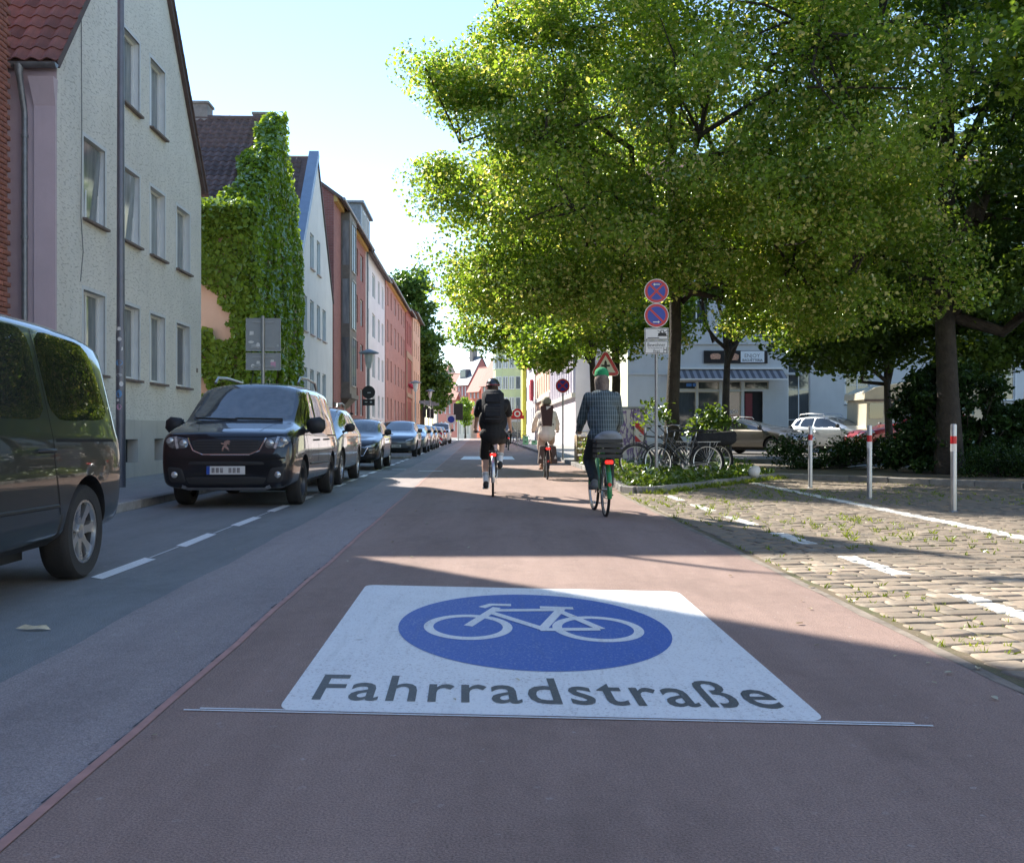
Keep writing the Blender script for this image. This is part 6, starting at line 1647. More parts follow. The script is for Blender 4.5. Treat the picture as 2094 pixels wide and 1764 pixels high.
    for (h0, kn, an, pd, sx) in legs:
        sh = fuse('shoe', [(an+V3((0, -.045, -.055)), pd+V3((0, .075, .032)), .043, .036), (an+V3((0, -.015, -.01)), pd+V3((0, -.02, .045)), .046, .042)], [], vox*.8, o['shoe'], p)
        MB().box(pd+V3((0, -.045, .012)), (.088, .275, .022), None, .01).build('sole', o['sole'], sh)
        if 'sock' in o:
            d = (kn-an); sk = MB().tube([an+V3((0, 0, -.02)), an+d*.10, an+d*.25, an+d*.37], [.042, .043, .052, .060], 14).build('sock', o['sock'], p, 60)
            for k in range(3): MB().tube([an+d*(.26+.033*k), an+d*(.272+.033*k)], [.0545+.0025*k, .0552+.0025*k], 14, caps=False).build('sock_stripe', M_BLK, sk, 60)
    return p, dict(hip=hip, chest=chest, neck=neck, head=hd, arms=arms, legs=legs)
M_SKIN = mat('skin', (.50, .30, .22), .5, var=.1, scale=12, bump=.1, bscale=80); M_SKINW = mat('fair_skin', (.58, .38, .30), .5, var=.08, scale=12)
def cloth(name, col, var=.2, wr=.5): return mat(name, col, .9, var=var, scale=7, bump=wr, bscale=9, dist=.03)
M_BTEE = cloth('black_jersey', (.012, .012, .013)); M_BSHORT = cloth('black_shorts', (.010, .010, .011)); M_BEIGE = cloth('beige_cotton', (.50, .38, .30)); M_CREAMB = cloth('cream_blouse', (.68, .62, .55), .08, .9); M_TROU = cloth('dark_trousers', (.022, .028, .032), .25, .8)
def plaid():
    t = NT('plaid_shirt'); co = t.coord('Object'); sep = t.new('SeparateXYZ'); t.link(co, sep.inputs[0])
    def st(ch, f, w): return t.math('LESS_THAN', t.math('ABSOLUTE', t.math('SUBTRACT', t.math('FRACT', t.math('MULTIPLY', sep.outputs[ch], f)), .5)), w)
    n = t.noise(co, 8, 4, .6); c = t.ramp(n, [(.3, (.035, .055, .065)), (.7, (.055, .08, .09))])
    c = t.mix(t.math('MULTIPLY', st(0, 34, .12), .38), c, (.35, .42, .45)); c = t.mix(t.math('MULTIPLY', st(2, 17, .07), .25), c, (.35, .42, .45))
    t.setp(Base_Color=c, Roughness=.9); t.bump(t.noise(co, 7, 3, .6), .9, .03); return t.m
# ---- rider in black
c0 = G(1008, 1016); rzA = R(1.2)
bk, ped = bicycle('bicycle', 'black and silver bicycle ridden by the person with the black backpack', c0, rzA, mat('black_frame', (.02, .02, .022), .35), 'diamond', ('fender', 'silverfender', 'rack', 'blackrack', 'taillight', 'flat', 'headlight'), crank=R(72))
MAN = dict(skin=M_SKIN, shirt=M_BTEE, pants=M_BSHORT, shoe=M_BLK, sole=mat('white_sole', (.6, .6, .58), .7), sock=mat('white_sock', (.72, .74, .76), .9), sleeve=.78, leg=.93, lean=.13, sc=1.08, sh=.20, grip=(.30, .80, 1.06), legloose=1.1, loose=1.14, elbow=.75)
pm, J = cyclist('cyclist in black shirt, shorts and helmet with white striped socks', c0, rzA, ped, MAN)
hd = J['head']
M_HELM = mat('helmet_shell', (.03, .032, .036), .25, var=.1, coat=.5)
def helmet(p, hd, m, accent=None, brim=False):
    mb = MB(); n, k = 22, 9; vs = []
    for i in range(k+1):
        a = math.pi*.56*i/k
        for j in range(n):
            b = 2*math.pi*j/n; vent = 1+.03*math.cos(b*6)*math.sin(a)
            vs.append((hd.x+.112*math.sin(a)*math.cos(b)*vent, hd.y-.005+.138*math.sin(a)*math.sin(b)*vent, hd.z+.045+.118*math.cos(a)))
    mb.add(vs, [(i*n+j, i*n+(j+1) % n, (i+1)*n+(j+1) % n, (i+1)*n+j) for i in range(k) for j in range(n)])
    h = mb.build('helmet', m, p, 60)
    if accent:
        q = []
        for i in range(11): b = R(200+14*i); q.append((hd.x+.116*math.cos(b), hd.y-.005+.142*math.sin(b), hd.z+.045))
        MB().tube(q, .010, 6).build('helmet_band', accent, h, 60)
    for sx in (-1, 1): MB().tube([(hd.x+sx*.09, hd.y-.03, hd.z), (hd.x+sx*.065, hd.y+.03, hd.z-.11)], .006, 5).build('strap', M_BLK, h)
    return h
helmet(pm, hd, M_HELM, mat('dark_red_band', (.22, .02, .03), .4))
fuse('hair', [], [(hd+Vector((0, -.035, .0)), (.082, .075, .085))], .012, mat('brown_hair', (.05, .03, .02), .8), pm)
def backpack(label, p_loc, rz, J, m, kind, w=.30, h=.46):
    o = thing('backpack', label, 'backpack', p_loc, rz); c = J['chest']+Vector((0, -.20, .03)); ln = math.atan2(J['neck'].y-J['hip'].y, J['neck'].z-J['hip'].z)
    Mx = Matrix.Rotation(-ln, 3, 'X')
    b = MB()
    if kind == 'tech':
        b.box(c, (w, .19, h), Mx, .07); bo = b.build('pack_body', m, o, 40)
        MB().box(c+Mx @ Vector((0, -.10, -.10)), (w*.8, .07, h*.42), Mx, .03).build('front_pocket', m, bo, 40); MB().box(c+Mx @ Vector((0, -.095, .12)), (w*.72, .05, h*.3), Mx, .02).build('top_pocket', m, bo, 40)
        for z in (-.02, .02, -.16): MB().box(c+Mx @ Vector((0, -.14, z-.08)), (w*.7, .008, .018), Mx).build('strap', M_BLK, bo)
    else:
        pts = [(-w*.40, -h/2), (w*.40, -h/2), (w*.55, h*.40), (w*.50, h*.46), (-w*.50, h*.46), (-w*.55, h*.40)]
        b.prism(pts, -.07, .06, lambda x, z, t: c+Mx @ Vector((x, t, z))); bo = b.build('pack_body', m, o, 30)
        MB().add([c+Mx @ Vector(q) for q in ((-.01, -.075, h*.24), (.09, -.075, h*.42), (-.02, -.075, h*.42))], [(0, 1, 2)]).build('reflective_patch', mat('pale_patch', (.6, .57, .52), .6), bo)
    for sx in (-1, 1):
        n = J['neck']; MB().tube([c+Mx @ Vector((sx*.10, .04, h*.42)), n+Vector((sx*.105, -.03, -.005)), n+Vector((sx*.12, .09, -.07)), J['chest']+Vector((sx*.14, .14, .0)), J['chest']+Vector((sx*.19, .02, -.16)), c+Mx @ Vector((sx*.13, .05, -h*.40))], .017, 6).build('shoulder_strap', m, bo, 60)
    return o
backpack('black hiking backpack worn by the cyclist in black', c0, rzA, J, cloth('black_nylon', (.014, .015, .019)), 'tech', .36, .56)
# ---- rider with green cap
c1 = G(1238, 1057); rzB = R(3.0)
M_GRN = mat('green_enamel', (.02, .20, .06), .3, var=.1, coat=.5)
bk, ped = bicycle('bicycle', 'green step-through bicycle with rear crate ridden by the person in plaid', c1, rzB, M_GRN, 'step', ('fender', 'paintfender', 'rack', 'blackrack', 'taillight', 'reflector', 'guard', 'headlight'), crank=R(-18), steer=R(3))
GM = dict(skin=M_SKIN, shirt=plaid(), pants=M_TROU, shoe=mat('grey_trainer', (.16, .17, .17), .8), sole=mat('dark_sole', (.05, .05, .05), .8), sleeve=1.2, leg=1.88, lean=.10, sc=1.0, sh=.175, grip=(.25, .64, 1.05), loose=1.05, legloose=1.08, elbow=.25)
pg, J = cyclist('cyclist in grey plaid shirt, dark trousers and green knitted cap', c1, rzB, ped, GM)
hd = J['head']
fuse('cap', [], [(hd+Vector((0, -.01, .075)), (.092, .105, .078)), (hd+Vector((0, -.012, .05)), (.096, .108, .05))], .011, mat('green_knit', (.02, .26, .10), .95, var=.15, scale=20, bump=.6, bscale=90), pg)
fuse('hair', [(hd+Vector((0, -.05, .0)), hd+Vector((0, -.075, -.16)), .085, .055), (hd+Vector((.05, -.03, -.02)), hd+Vector((.06, -.05, -.15)), .05, .03), (hd+Vector((-.05, -.03, -.02)), hd+Vector((-.06, -.05, -.15)), .05, .03)], [], .011, mat('grey_hair', (.16, .13, .11), .85, var=.4, scale=30, bump=.7, bscale=60), pg)
fuse('beard', [(hd+Vector((0, .06, -.07)), hd+Vector((0, .08, -.14)), .055, .03)], [], .011, MATS['grey_hair'], pg)
cr = thing('bicycle_crate', 'black plastic crate with folded bag on the green bicycle rack', 'crate', c1, rzB)
mb = MB(); z0, z1 = .755, .96; x0, y0, y1 = .155, -.33, -.03
for z in (.765, .83, .89, .95):
    for (a, b) in (((-x0, y0), (x0, y0)), ((-x0, y1), (x0, y1)), ((-x0, y0), (-x0, y1)), ((x0, y0), (x0, y1))): mb.b2((a[0]-.006, a[1]-.006, z-.024), (b[0]+.006, b[1]+.006, z+.018))
mb.b2((-x0, y0, .752), (x0, y1, .76)); mb.build('crate_wall', mat('black_crate', (.015, .017, .02), .5), cr)
fuse('folded_bag', [(Vector((-.10, -.2, .96)), Vector((.10, -.2, .97)), .07, .08)], [(Vector((.02, -.2, 1.02)), (.14, .09, .05))], .014, cloth('pale_bag', (.22, .24, .26)), cr)
# ---- rider with panniers
c2 = G(1119, 981); rzC = R(1.5)
bk, ped = bicycle('bicycle', 'black touring bicycle ridden by the person with the brown backpack', c2, rzC, MATS['black_frame'], 'step', ('fender', 'rack', 'blackrack', 'taillight', 'reflector', 'headlight'), crank=R(20))
WM = dict(skin=M_SKINW, shirt=M_CREAMB, pants=M_BEIGE, shoe=mat('tan_sandal', (.35, .2, .13), .7), sole=M_BLK, sleeve=1.2, leg=.9, lean=.13, sc=.92, sh=.185, loose=1.2, elbow=.9, vox=.013, grip=(.28, .70, 1.05))
pw, J = cyclist('cyclist in cream blouse and beige shorts with olive helmet', c2, rzC, ped, WM)
helmet(pw, J['head'], mat('olive_helmet', (.24, .22, .15), .7)); MB().lathe([(.10, .0), (.125, -.025), (.12, -.03), (.095, -.005)], 22, Matrix.Translation(J['head']+Vector((0, -.01, .03)))).build('helmet_brim', MATS['olive_helmet'], pw, 60)
fuse('hair', [(J['head']+Vector((0, -.04, 0)), J['head']+Vector((0, -.045, -.03)), .08, .065)], [], .013, MATS['brown_hair'], pw)
backpack('brown rolltop backpack worn by the cyclist in cream', c2, rzC, J, cloth('brown_canvas', (.06, .032, .028)), 'roll', .26, .46)
M_PAN = cloth('brown_grey_pannier', (.075, .055, .048))
for sx, lab in ((-1, 'brown pannier bag on the kerbside-away flank of the touring bicycle'), (1, 'brown pannier bag on the kerb flank of the touring bicycle')):
    pn_ = thing('pannier_bag', lab, 'bag', c2, rzC); b = MB(); b.prism([(-.22, .36), (.12, .36), (.14, .72), (-.26, .72)], .07, .175, lambda y, z, x: (sx*(x+(.035 if z < .5 else 0)), y, z)); b.build('bag_body', M_PAN, pn_)
    MB().b2((sx*.07, -.27, .69), (sx*.18, .15, .745), .02).build('bag_flap', M_PAN, pn_); MB().add([(sx*.13, -.262, .47), (sx*.19, -.262, .47), (sx*.165, -.262, .55)], [(0, 1, 2)]).build('reflective_patch', MATS['pale_patch'], pn_)
# ---- far rider mostly behind the rider in black
c3 = G(1040, 921); rzD = R(1.8)
bk, ped = bicycle('bicycle', 'distant bicycle with red tail light beyond the cyclist in black', c3, rzD, MATS['black_frame'], 'step', ('fender', 'rack', 'taillight'), crank=R(40))
FR_ = dict(skin=M_SKINW, shirt=cloth('grey_top', (.3, .32, .36)), pants=M_TROU, shoe=M_BLK, sole=M_BLK, sleeve=1.2, leg=1.8, sc=.93, vox=.02)
pf, J = cyclist('distant cyclist in grey top hidden behind the rider in black', c3, rzD, ped, FR_); fuse('hair', [], [(J['head']+Vector((0, -.02, .05)), (.09, .1, .1))], .02, MATS['brown_hair'], pf)
# ---- pedestrian behind the parked cars
pl = S(-5.9, 46.5, .12); pd_ = thing('person', 'pedestrian in pale pink shirt and black cap behind the parked cars', 'person', pl, R(10)); V3 = Vector
fuse('body', [(V3((.1, 0, .9)), V3((.11, .02, .5)), .085, .06), (V3((.11, .02, .5)), V3((.11, 0, .08)), .055, .04), (V3((-.1, 0, .9)), V3((-.11, -.05, .5)), .085, .06), (V3((-.11, -.05, .5)), V3((-.11, -.15, .08)), .055, .04), (V3((.11, 0, .05)), V3((.11, .15, .03)), .04, .03), (V3((-.11, -.15, .05)), V3((-.11, 0, .03)), .04, .03),
     (V3((0, 0, .95)), V3((0, 0, 1.35)), .14, .15), (V3((.2, 0, 1.42)), V3((.25, -.03, 1.15)), .05, .045), (V3((.25, -.03, 1.15)), V3((.24, .08, .9)), .042, .03), (V3((-.2, 0, 1.42)), V3((-.25, -.03, 1.15)), .05, .045), (V3((-.25, -.03, 1.15)), V3((-.24, .08, .9)), .042, .03), (V3((0, 0, 1.45)), V3((0, .02, 1.6)), .055, .05)],
     [(V3((0, .02, 1.68)), (.08, .1, .12)), (V3((.24, .1, .84)), (.03, .04, .06)), (V3((-.24, .1, .84)), (.03, .04, .06))], .02, M_SKIN, pd_)
fuse('shirt', [(V3((0, 0, .92)), V3((0, 0, 1.36)), .16, .17), (V3((.19, 0, 1.42)), V3((.25, -.03, 1.2)), .07, .065), (V3((-.19, 0, 1.42)), V3((-.25, -.03, 1.2)), .07, .065)], [(V3((0, 0, 1.4)), (.23, .12, .09))], .02, cloth('pale_pink', (.62, .48, .52)), pd_)
fuse('trousers', [(V3((.1, 0, .9)), V3((.11, .02, .5)), .1, .08), (V3((.11, .02, .5)), V3((.11, 0, .1)), .075, .065), (V3((-.1, 0, .9)), V3((-.11, -.05, .5)), .1, .08), (V3((-.11, -.05, .5)), V3((-.11, -.15, .1)), .075, .065)], [(V3((0, 0, .9)), (.18, .14, .12))], .02, M_TROU, pd_)
fuse('cap', [], [(V3((0, .02, 1.75)), (.09, .11, .07)), (V3((0, .13, 1.73)), (.07, .06, .012))], .016, M_BTEE, pd_)
# ---- bicycles parked in the bed
GB = 'bicycles parked in the planting bed'
def park(label, front, rear, col, fr, opts, crank, steer=0., lean=0.):
    d = Vector(front)-Vector(rear); return bicycle('bicycle', label, (rear[0], rear[1], .11), math.atan2(-d.x, d.y), col, fr, opts, GB, crank, steer, lean)
M_DK = mat('dark_grey_frame', (.05, .055, .06), .3)
park('parked silver grey step-through bicycle leaning nearest the sign pole', (2.85, 19.75), (3.9, 20.05), mat('grey_frame', (.06, .065, .07), .3, .3), 'step', ('fender', 'rack', 'guard', 'stand', 'headlight'), R(10), R(12), R(5))
park('parked black bicycle squeezed behind the silver grey one', (2.5, 20.35), (3.55, 20.6), M_DK, 'diamond', ('fender', 'rack', 'stand', 'headlight'), R(60), R(-14), R(4))
park('third parked bicycle nearest the big lime trunk', (3.25, 20.95), (4.3, 21.2), MATS['black_frame'], 'step', ('fender', 'rack', 'stand'), R(120), R(20), R(-4))
cov = thing('bicycle_cover', 'black tarpaulin cover bundled over the parked bicycles', 'cover', (4.25, 20.85, .11), R(-74))
fuse('tarpaulin', [(V3((0, -.45, .78)), V3((0, .35, .88)), .13, .09), (V3((0, -.5, .45)), V3((0, -.2, .5)), .15, .12)], [(V3((0, -.38, .65)), (.16, .22, .3)), (V3((0, .1, .78)), (.12, .35, .14))], .02, cloth('black_tarp', (.012, .012, .014), .2, .9), cov)
park2 = bicycle('bicycle', 'bicycle leaning at the kerb beside the red white barrier', S(-3.0, 70.5), R(20), M_DK, 'diamond', (), None, 0)
for k, (px, s_) in enumerate(((1068, 76), (1076, 79))):
    bicycle('bicycle', ('distant bicycle leaning at the wall before the green crates', 'distant bicycle leaning behind the green crates')[k], (A(px, 882, s_).x, s_, .11), R(60+20*k), M_DK, 'diamond', (), None, 0)
# ================================================================ signs, lamps, bollards and small things
M_POLE = mat('galvanised_steel', (.33, .34, .35), .45, .7, var=.15, scale=5); M_SRED = mat('sign_red', (.55, .02, .025), .35, var=.06); M_SBLUE = mat('sign_blue', (.02, .045, .36), .35, var=.06); M_SWHITE = mat('sign_white', (.74, .74, .72), .4, var=.05); M_SBLK = mat('sign_black', (.02, .02, .02), .5); M_SBACK = mat('sign_back_grey', (.27, .29, .30), .5, .3, var=.12)
def disc(r, y, n=40, c=(0, 0)): return [(c[0]+r*math.cos(2*math.pi*i/n), y, c[1]+r*math.sin(2*math.pi*i/n)) for i in range(n)]
def facepoly(name, pts, y, m, parent): return MB().add([(x, y, z) for x, z in pts], [tuple(range(len(pts)))]).build(name, m, parent)
def round_sign(parent, z, r, cross, arrow):
    b = MB().lathe([(.001, -.004), (r, -.004), (r, .004), (.001, .004)], 40, Matrix.Translation((0, -.05, z)) @ Matrix.Rotation(R(90), 4, 'X')).build('sign_plate', M_SWHITE, parent)
    def D(nm, rr, y, m): return facepoly(nm, [(rr*math.cos(2*math.pi*i/48), z+rr*math.sin(2*math.pi*i/48)) for i in range(48)], y, m, b)
    D('red_ring', r*.945, -.0555, M_SRED); D('blue_field', r*.735, -.057, M_SBLUE)
    def bar(a, y): c, s = math.cos(a), math.sin(a); L, w = r*.76, r*.085; facepoly('red_bar', [(c*u-s*v, z+s*u+c*v) for u, v in ((-L, -w), (L, -w), (L, w), (-L, w))], y, M_SRED, b)
    bar(R(-45), -.0585)
    if cross: bar(R(45), -.0590)
    if arrow:
        k, zz_ = arrow; q = [(-1, 0), (-.45, .42), (-.45, .14), (1, .14), (1, -.14), (-.45, -.14), (-.45, -.42)]
        facepoly('white_arrow', [(k*x*r*.28, z+zz_*r*.5+v*r*.28) for x, v in q], -.0605, M_SWHITE, b)
    return b
def plate(parent, z0, z1, w, name='plate', border=True):
    b = MB().b2((-w/2, -.055, z0), (w/2, -.047, z1), .004).build(name, M_SWHITE, parent)
    if border:
        mb = MB(); i = .012; t = .009; y = -.0565
        for (x0, x1, a, c) in ((-w/2+i, w/2-i, z0+i, z0+i+t), (-w/2+i, w/2-i, z1-i-t, z1-i), (-w/2+i, -w/2+i+t, z0+i+t, z1-i-t), (w/2-i-t, w/2-i, z0+i+t, z1-i-t)): mb.add([(x0, y, a), (x1, y, a), (x1, y, c), (x0, y, c)], [(0, 1, 2, 3)])
        mb.build('border', M_SBLK, b)
    return b
YSG = 19.4; pz = lambda py, y=YSG: CAM_H+(HY-py)*y/F
sg = thing('parking_sign', 'no stopping and no waiting signs with white plates on a slim pole', 'road sign', ((1342-CX)*YSG/F, YSG, .1), R(-4))
MB().tube([(0, 0, 0), (0, 0, pz(570)-.1)], .03, 12).build('pole', M_POLE, sg, 60)
z = lambda py: pz(py)-.1
round_sign(sg, z(596), .232, True, (1, 1.1)); round_sign(sg, z(645.5), .232, False, (-1, -1.1))
pa = plate(sg, z(695.5), z(671), .455); pb = plate(sg, z(724), z(697), .455)
facepoly('line_symbol', [(-.17, z(692)), (.05, z(692)), (.05, z(690.5)), (-.17, z(690.5))], -.0575, M_SBLK, pa)
for k, q in enumerate(([(.03, z(688)), (.19, z(688)), (.19, z(682)), (.15, z(681)), (.14, z(675.5)), (.08, z(675.5)), (.07, z(681)), (.03, z(682))],)): facepoly('car_symbol', q, -.0575, M_SBLK, pa)
facepoly('car_window', [(.085, z(681)), (.135, z(681)), (.128, z(677)), (.092, z(677))], -.059, M_SWHITE, pa)
for a, b in ((.01, .21), (.21, .01)): facepoly('cross_bar', [(a, z(688.5)), (a+.018, z(688.5)), (b+.018, z(676)), (b, z(676))], -.0595-.0004*(a > .1), M_SBLK, pa)
put_text('lettering', 'Bewohner', pb, -.17, .17, z(709), .075, -.058, M_SBLK); put_text('lettering', 'mit Parkausweis Nr.', pb, -.16, .12, z(713.2), .026, -.058, M_SBLK); put_text('lettering', 'frei', pb, -.06, .06, z(721.5), .07, -.058, M_SBLK); put_text('lettering', 'H', pb, .135, .195, z(721.5), .115, -.058, M_SBLK)
# triangular junction sign behind the rider with the green cap
YT = 25.5; tg = thing('warning_sign', 'red bordered triangular junction warning sign above the green cap', 'road sign', ((1238-CX)*YT/F, YT, .1), 0)
zt = lambda py: CAM_H+(HY-py)*YT/F-.1
def tri(k, zc, hw=.40, hh=.70): return [(-hw*k, zc-hh/3*k), (hw*k, zc-hh/3*k), (0, zc+hh*2/3*k)]
zc = zt(750)
MB().tube([(0, 0, 0), (0, 0, zc+.4)], .03, 12).build('pole', M_POLE, tg, 60)
b = MB().prism(chaikin(tri(1, zc), 3), -.05, -.042, lambda x, zz, y: (x, y, zz)).build('sign_plate', M_SWHITE, tg)
facepoly('red_border', chaikin(tri(.96, zc), 3), -.0515, M_SRED, b); facepoly('white_field', tri(.62, zc), -.053, M_SWHITE, b)
facepoly('junction_symbol', [(-.035, zc-.12), (.035, zc-.12), (.035, zc+.0), (.11, zc+.0), (.11, zc+.05), (.035, zc+.05), (.03, zc+.12), (0, zc+.17), (-.03, zc+.12), (-.035, zc+.05), (-.11, zc+.05), (-.11, zc), (-.035, zc)], -.0545, M_SBLK, b)
# more signs down the street
ps = A(1151, 882, 34); s3 = thing('no_stopping_sign', 'round no stopping sign on a brown pole in the shade of leaves', 'road sign', (ps.x, ps.y, .1), R(-10)); MB().tube([(0, 0, 0), (0, 0, 2.75)], .03, 10).build('pole', M_POLE, s3, 60); round_sign(s3, 2.5, .24, True, None)
ps = A(1058, 882, 64); s4 = thing('red_round_sign', 'distant pinkish red round sign on a thin pole at the kerb', 'road sign', (ps.x, ps.y, .1), 0); MB().tube([(0, 0, 0), (0, 0, 2.6)], .025, 8).build('pole', M_POLE, s4, 60)
b = MB().lathe([(.001, -.005), (.33, -.005), (.33, .005), (.001, .005)], 28, Matrix.Translation((0, -.05, 2.08)) @ Matrix.Rotation(R(90), 4, 'X')).build('sign_plate', M_SRED, s4); MB().lathe([(.12, 0), (.2, 0)], 24, Matrix.Translation((0, -.058, 2.08)) @ Matrix.Rotation(R(90), 4, 'X')).build('sign_ring', M_SWHITE, b); MB().b2((-.42, -.04, 1.75), (.42, -.02, 1.98)).build('shop_plate', M_SRED, s4)
# back of a large double sign on the left pavement
sb_ = S(-4.98, 23.2, .12); bs = thing('sign_back', 'grey back of a two panel traffic sign covered with stickers', 'road sign', sb_, R(4)); zz2 = lambda py: CAM_H+(HY-py)*23.2/F-.12
MB().tube([(0, 0, 0), (0, 0, zz2(646))], .038, 12).build('pole', M_POLE, bs, 60)
for (a, b) in ((718, 650), (757, 721)):
    q = MB().box((0, .05, (zz2(a)+zz2(b))/2), (.79, .012, zz2(b)-zz2(a)-.01), None, .005).build('sign_panel', M_SBACK, bs)
    mb = MB()
    for (x0, x1, a0, a1) in ((-.395, .395, zz2(b)-.02, zz2(b)-.004), (-.395, .395, zz2(a)+.004, zz2(a)+.02), (-.395, -.38, zz2(a)+.02, zz2(b)-.02), (.38, .395, zz2(a)+.02, zz2(b)-.02)): mb.b2((x0, .025, a0), (x1, .044, a1))
    mb.b2((-.25, .02, zz2(a)+.08), (.25, .043, zz2(a)+.11)); mb.b2((-.25, .02, zz2(b)-.11), (.25, .043, zz2(b)-.08)); mb.build('edge_rim', M_POLE, q)
def stickers(parent, spots, y, seed=1, fn=None):
    r = random.Random(seed); cols = [mat('sticker_white', (.66, .66, .64), .6), mat('sticker_grey', (.4, .42, .43), .6), mat('sticker_blue', (.12, .28, .5), .6), mat('sticker_black', (.03, .03, .03), .6), mat('sticker_pink', (.55, .3, .42), .6)]
    for (x, z_, w, h, c) in spots:
        n = r.choice((4, 7, 12)); pts = [(x+w/2*math.cos(2*math.pi*i/n+.6), z_+h/2*math.sin(2*math.pi*i/n+.6)) for i in range(n)]
        if n == 4: pts = [(x-w/2, z_-h/2), (x+w/2, z_-h/2+.01), (x+w/2, z_+h/2), (x-w/2+.01, z_+h/2)]
        if fn: MB().add([fn(a, b) for a, b in pts], [tuple(range(n))]).build('sticker', cols[c], parent)
        else: facepoly('sticker', pts, y, cols[c], parent)
stickers(bs, [(-.27, zz2(681), .10, .09, 0), (-.28, zz2(699), .14, .06, 0), (-.22, zz2(708), .12, .09, 1), (-.12, zz2(706), .09, .14, 0), (.33, zz2(706), .06, .06, 1), (-.24, zz2(748), .09, .09, 0), (-.12, zz2(741), .08, .07, 0), (-.06, zz2(748), .11, .11, 1), (.20, zz2(738), .08, .06, 0), (.22, zz2(745), .12, .13, 4)], .0425, 4)
# ---- tall lamp post in front of the grey house
lp = S(-6.05, 17.0, .12); lpo = thing('lamp_post', 'tall grey steel lamp post with stickers in front of the grey house', 'lamp post', lp, 0)
MB().tube([(0, 0, 0), (0, 0, 2.6), (0, 0, 2.66), (0, 0, 9.5)], [.082, .078, .068, .05], 20).build('pole', mat('lamp_post_paint', (.16, .165, .185), .45, .4, var=.15, scale=4, dirt=.2), lpo, 50)
MB().tube([(0, 0, 9.4), (.2, 0, 9.8), (1.2, 0, 10)], .035, 10).build('arm', MATS['lamp_post_paint'], lpo, 60); MB().box((1.5, 0, 9.99), (.7, .25, .12), None, .04).build('lamp_head', MATS['lamp_post_paint'], lpo)
zl = lambda py: CAM_H+(HY-py)*17.0/F-.12
wrap = lambda a, b: (.084*math.sin(a/.084), -.084*math.cos(a/.084), b)
stickers(lpo, [(0, zl(673), .06, .06, 0), (.01, zl(694), .07, .07, 0), (.0, zl(742), .13, .10, 2), (-.01, zl(752), .13, .055, 3), (0, zl(767), .12, .06, 1), (.04, zl(785), .07, .09, 0), (0, zl(805), .11, .14, 2), (-.02, zl(818), .05, .05, 0), (0, zl(832), .09, .1, 4), (.05, zl(714), .03, .06, 0)], 0, 3, wrap)
# ---- classic street lamps further on
def street_lamp(label, s_, c, h=4.6):
    o = thing('street_lamp', label, 'street lamp', S(c, s_, .12), 0, 'street lamps along the left pavement')
    MB().tube([(0, 0, 0), (0, 0, .8), (0, 0, .82), (0, 0, h-.75)], [.07, .065, .05, .04], 12).build('pole', M_POLE, o, 50)
    MB().lathe([(.03, h-.8), (.10, h-.72), (.17, h-.35), (.19, h-.18)], 18).build('lantern_glass', mat('frosted_lantern', (.62, .64, .62), .4), o, 50)
    MB().lathe([(.19, h-.18), (.42, h-.15), (.40, h-.10), (.12, h-.0), (.001, h+.04)], 20).build('lantern_hat', M_SBACK, o, 50)
    return o
l1 = street_lamp('street lamp with dark round sign and two plates on its pole', 41.5, -4.55, 4.3)
zq = lambda py: CAM_H+(HY-py)*41.5/F-.12
MB().lathe([(.001, 0), (.27, 0), (.27, .01), (.001, .01)], 24, Matrix.Translation((0, -.06, zq(802))) @ Matrix.Rotation(R(90), 4, 'X')).build('round_sign', M_SBLK, l1); MB().b2((-.25, -.06, zq(829)), (.25, -.05, zq(816))).build('sign_plate', M_SBLK, l1)
stickers(l1, [(.02, zq(803), .14, .04, 0), (-.1, zq(822), .12, .04, 0), (.1, zq(822), .1, .08, 0)], -.075, 8)
street_lamp('plain street lamp in front of the peach house', 71, -4.5, 4.5); street_lamp('farthest street lamp under the tall street tree', 88, -4.3, 4.6)
# signal posts far down the road
for k, (px, s_) in enumerate(((868, 96), (876, 100), (884, 104))):
    p0 = A(px, 882, s_); o = thing('signal_post', ('distant traffic signal post left of two others under the street tree', 'middle distant traffic signal post under the street tree', 'distant traffic signal post nearest the roadway under the street tree')[k], 'traffic signal', (p0.x, p0.y, .1), 0, 'distant traffic signals')
    MB().tube([(0, 0, 0), (0, 0, 4.0)], .05, 8).build('pole', M_POLE, o, 60); MB().b2((-.17, -.15, 2.3), (.17, -.02, 3.3)).build('signal_head', M_SBLK, o); MB().b2((-.5, -.04, 3.6), (.7, .02, 3.9)).build('sign_plate', M_SBACK, o)
p0 = A(963, 882, 120); o = thing('info_board', 'distant black board on a post at the street bend', 'sign', (p0.x-1.5, p0.y, 0), 0); MB().tube([(0, 0, 0), (0, 0, 2.6)], .05, 8).build('pole', M_POLE, o); MB().b2((-.55, -.06, 2.4), (.55, .06, 4.4), .02).build('board', M_SBLK, o)
p0 = A(941, 882, 112); o = thing('blue_round_sign', 'distant blue round sign on a white plate', 'road sign', (p0.x-1, p0.y, 0), 0); MB().tube([(0, 0, 0), (0, 0, 2.6)], .04, 8).build('pole', M_POLE, o); q = MB().b2((-.5, -.06, 1.9), (.5, -.03, 2.9)).build('sign_plate', M_SWHITE, o); facepoly('blue_disc', [(.38*math.cos(2*math.pi*i/24), 2.4+.38*math.sin(2*math.pi*i/24)) for i in range(24)], -.065, M_SBLUE, q)
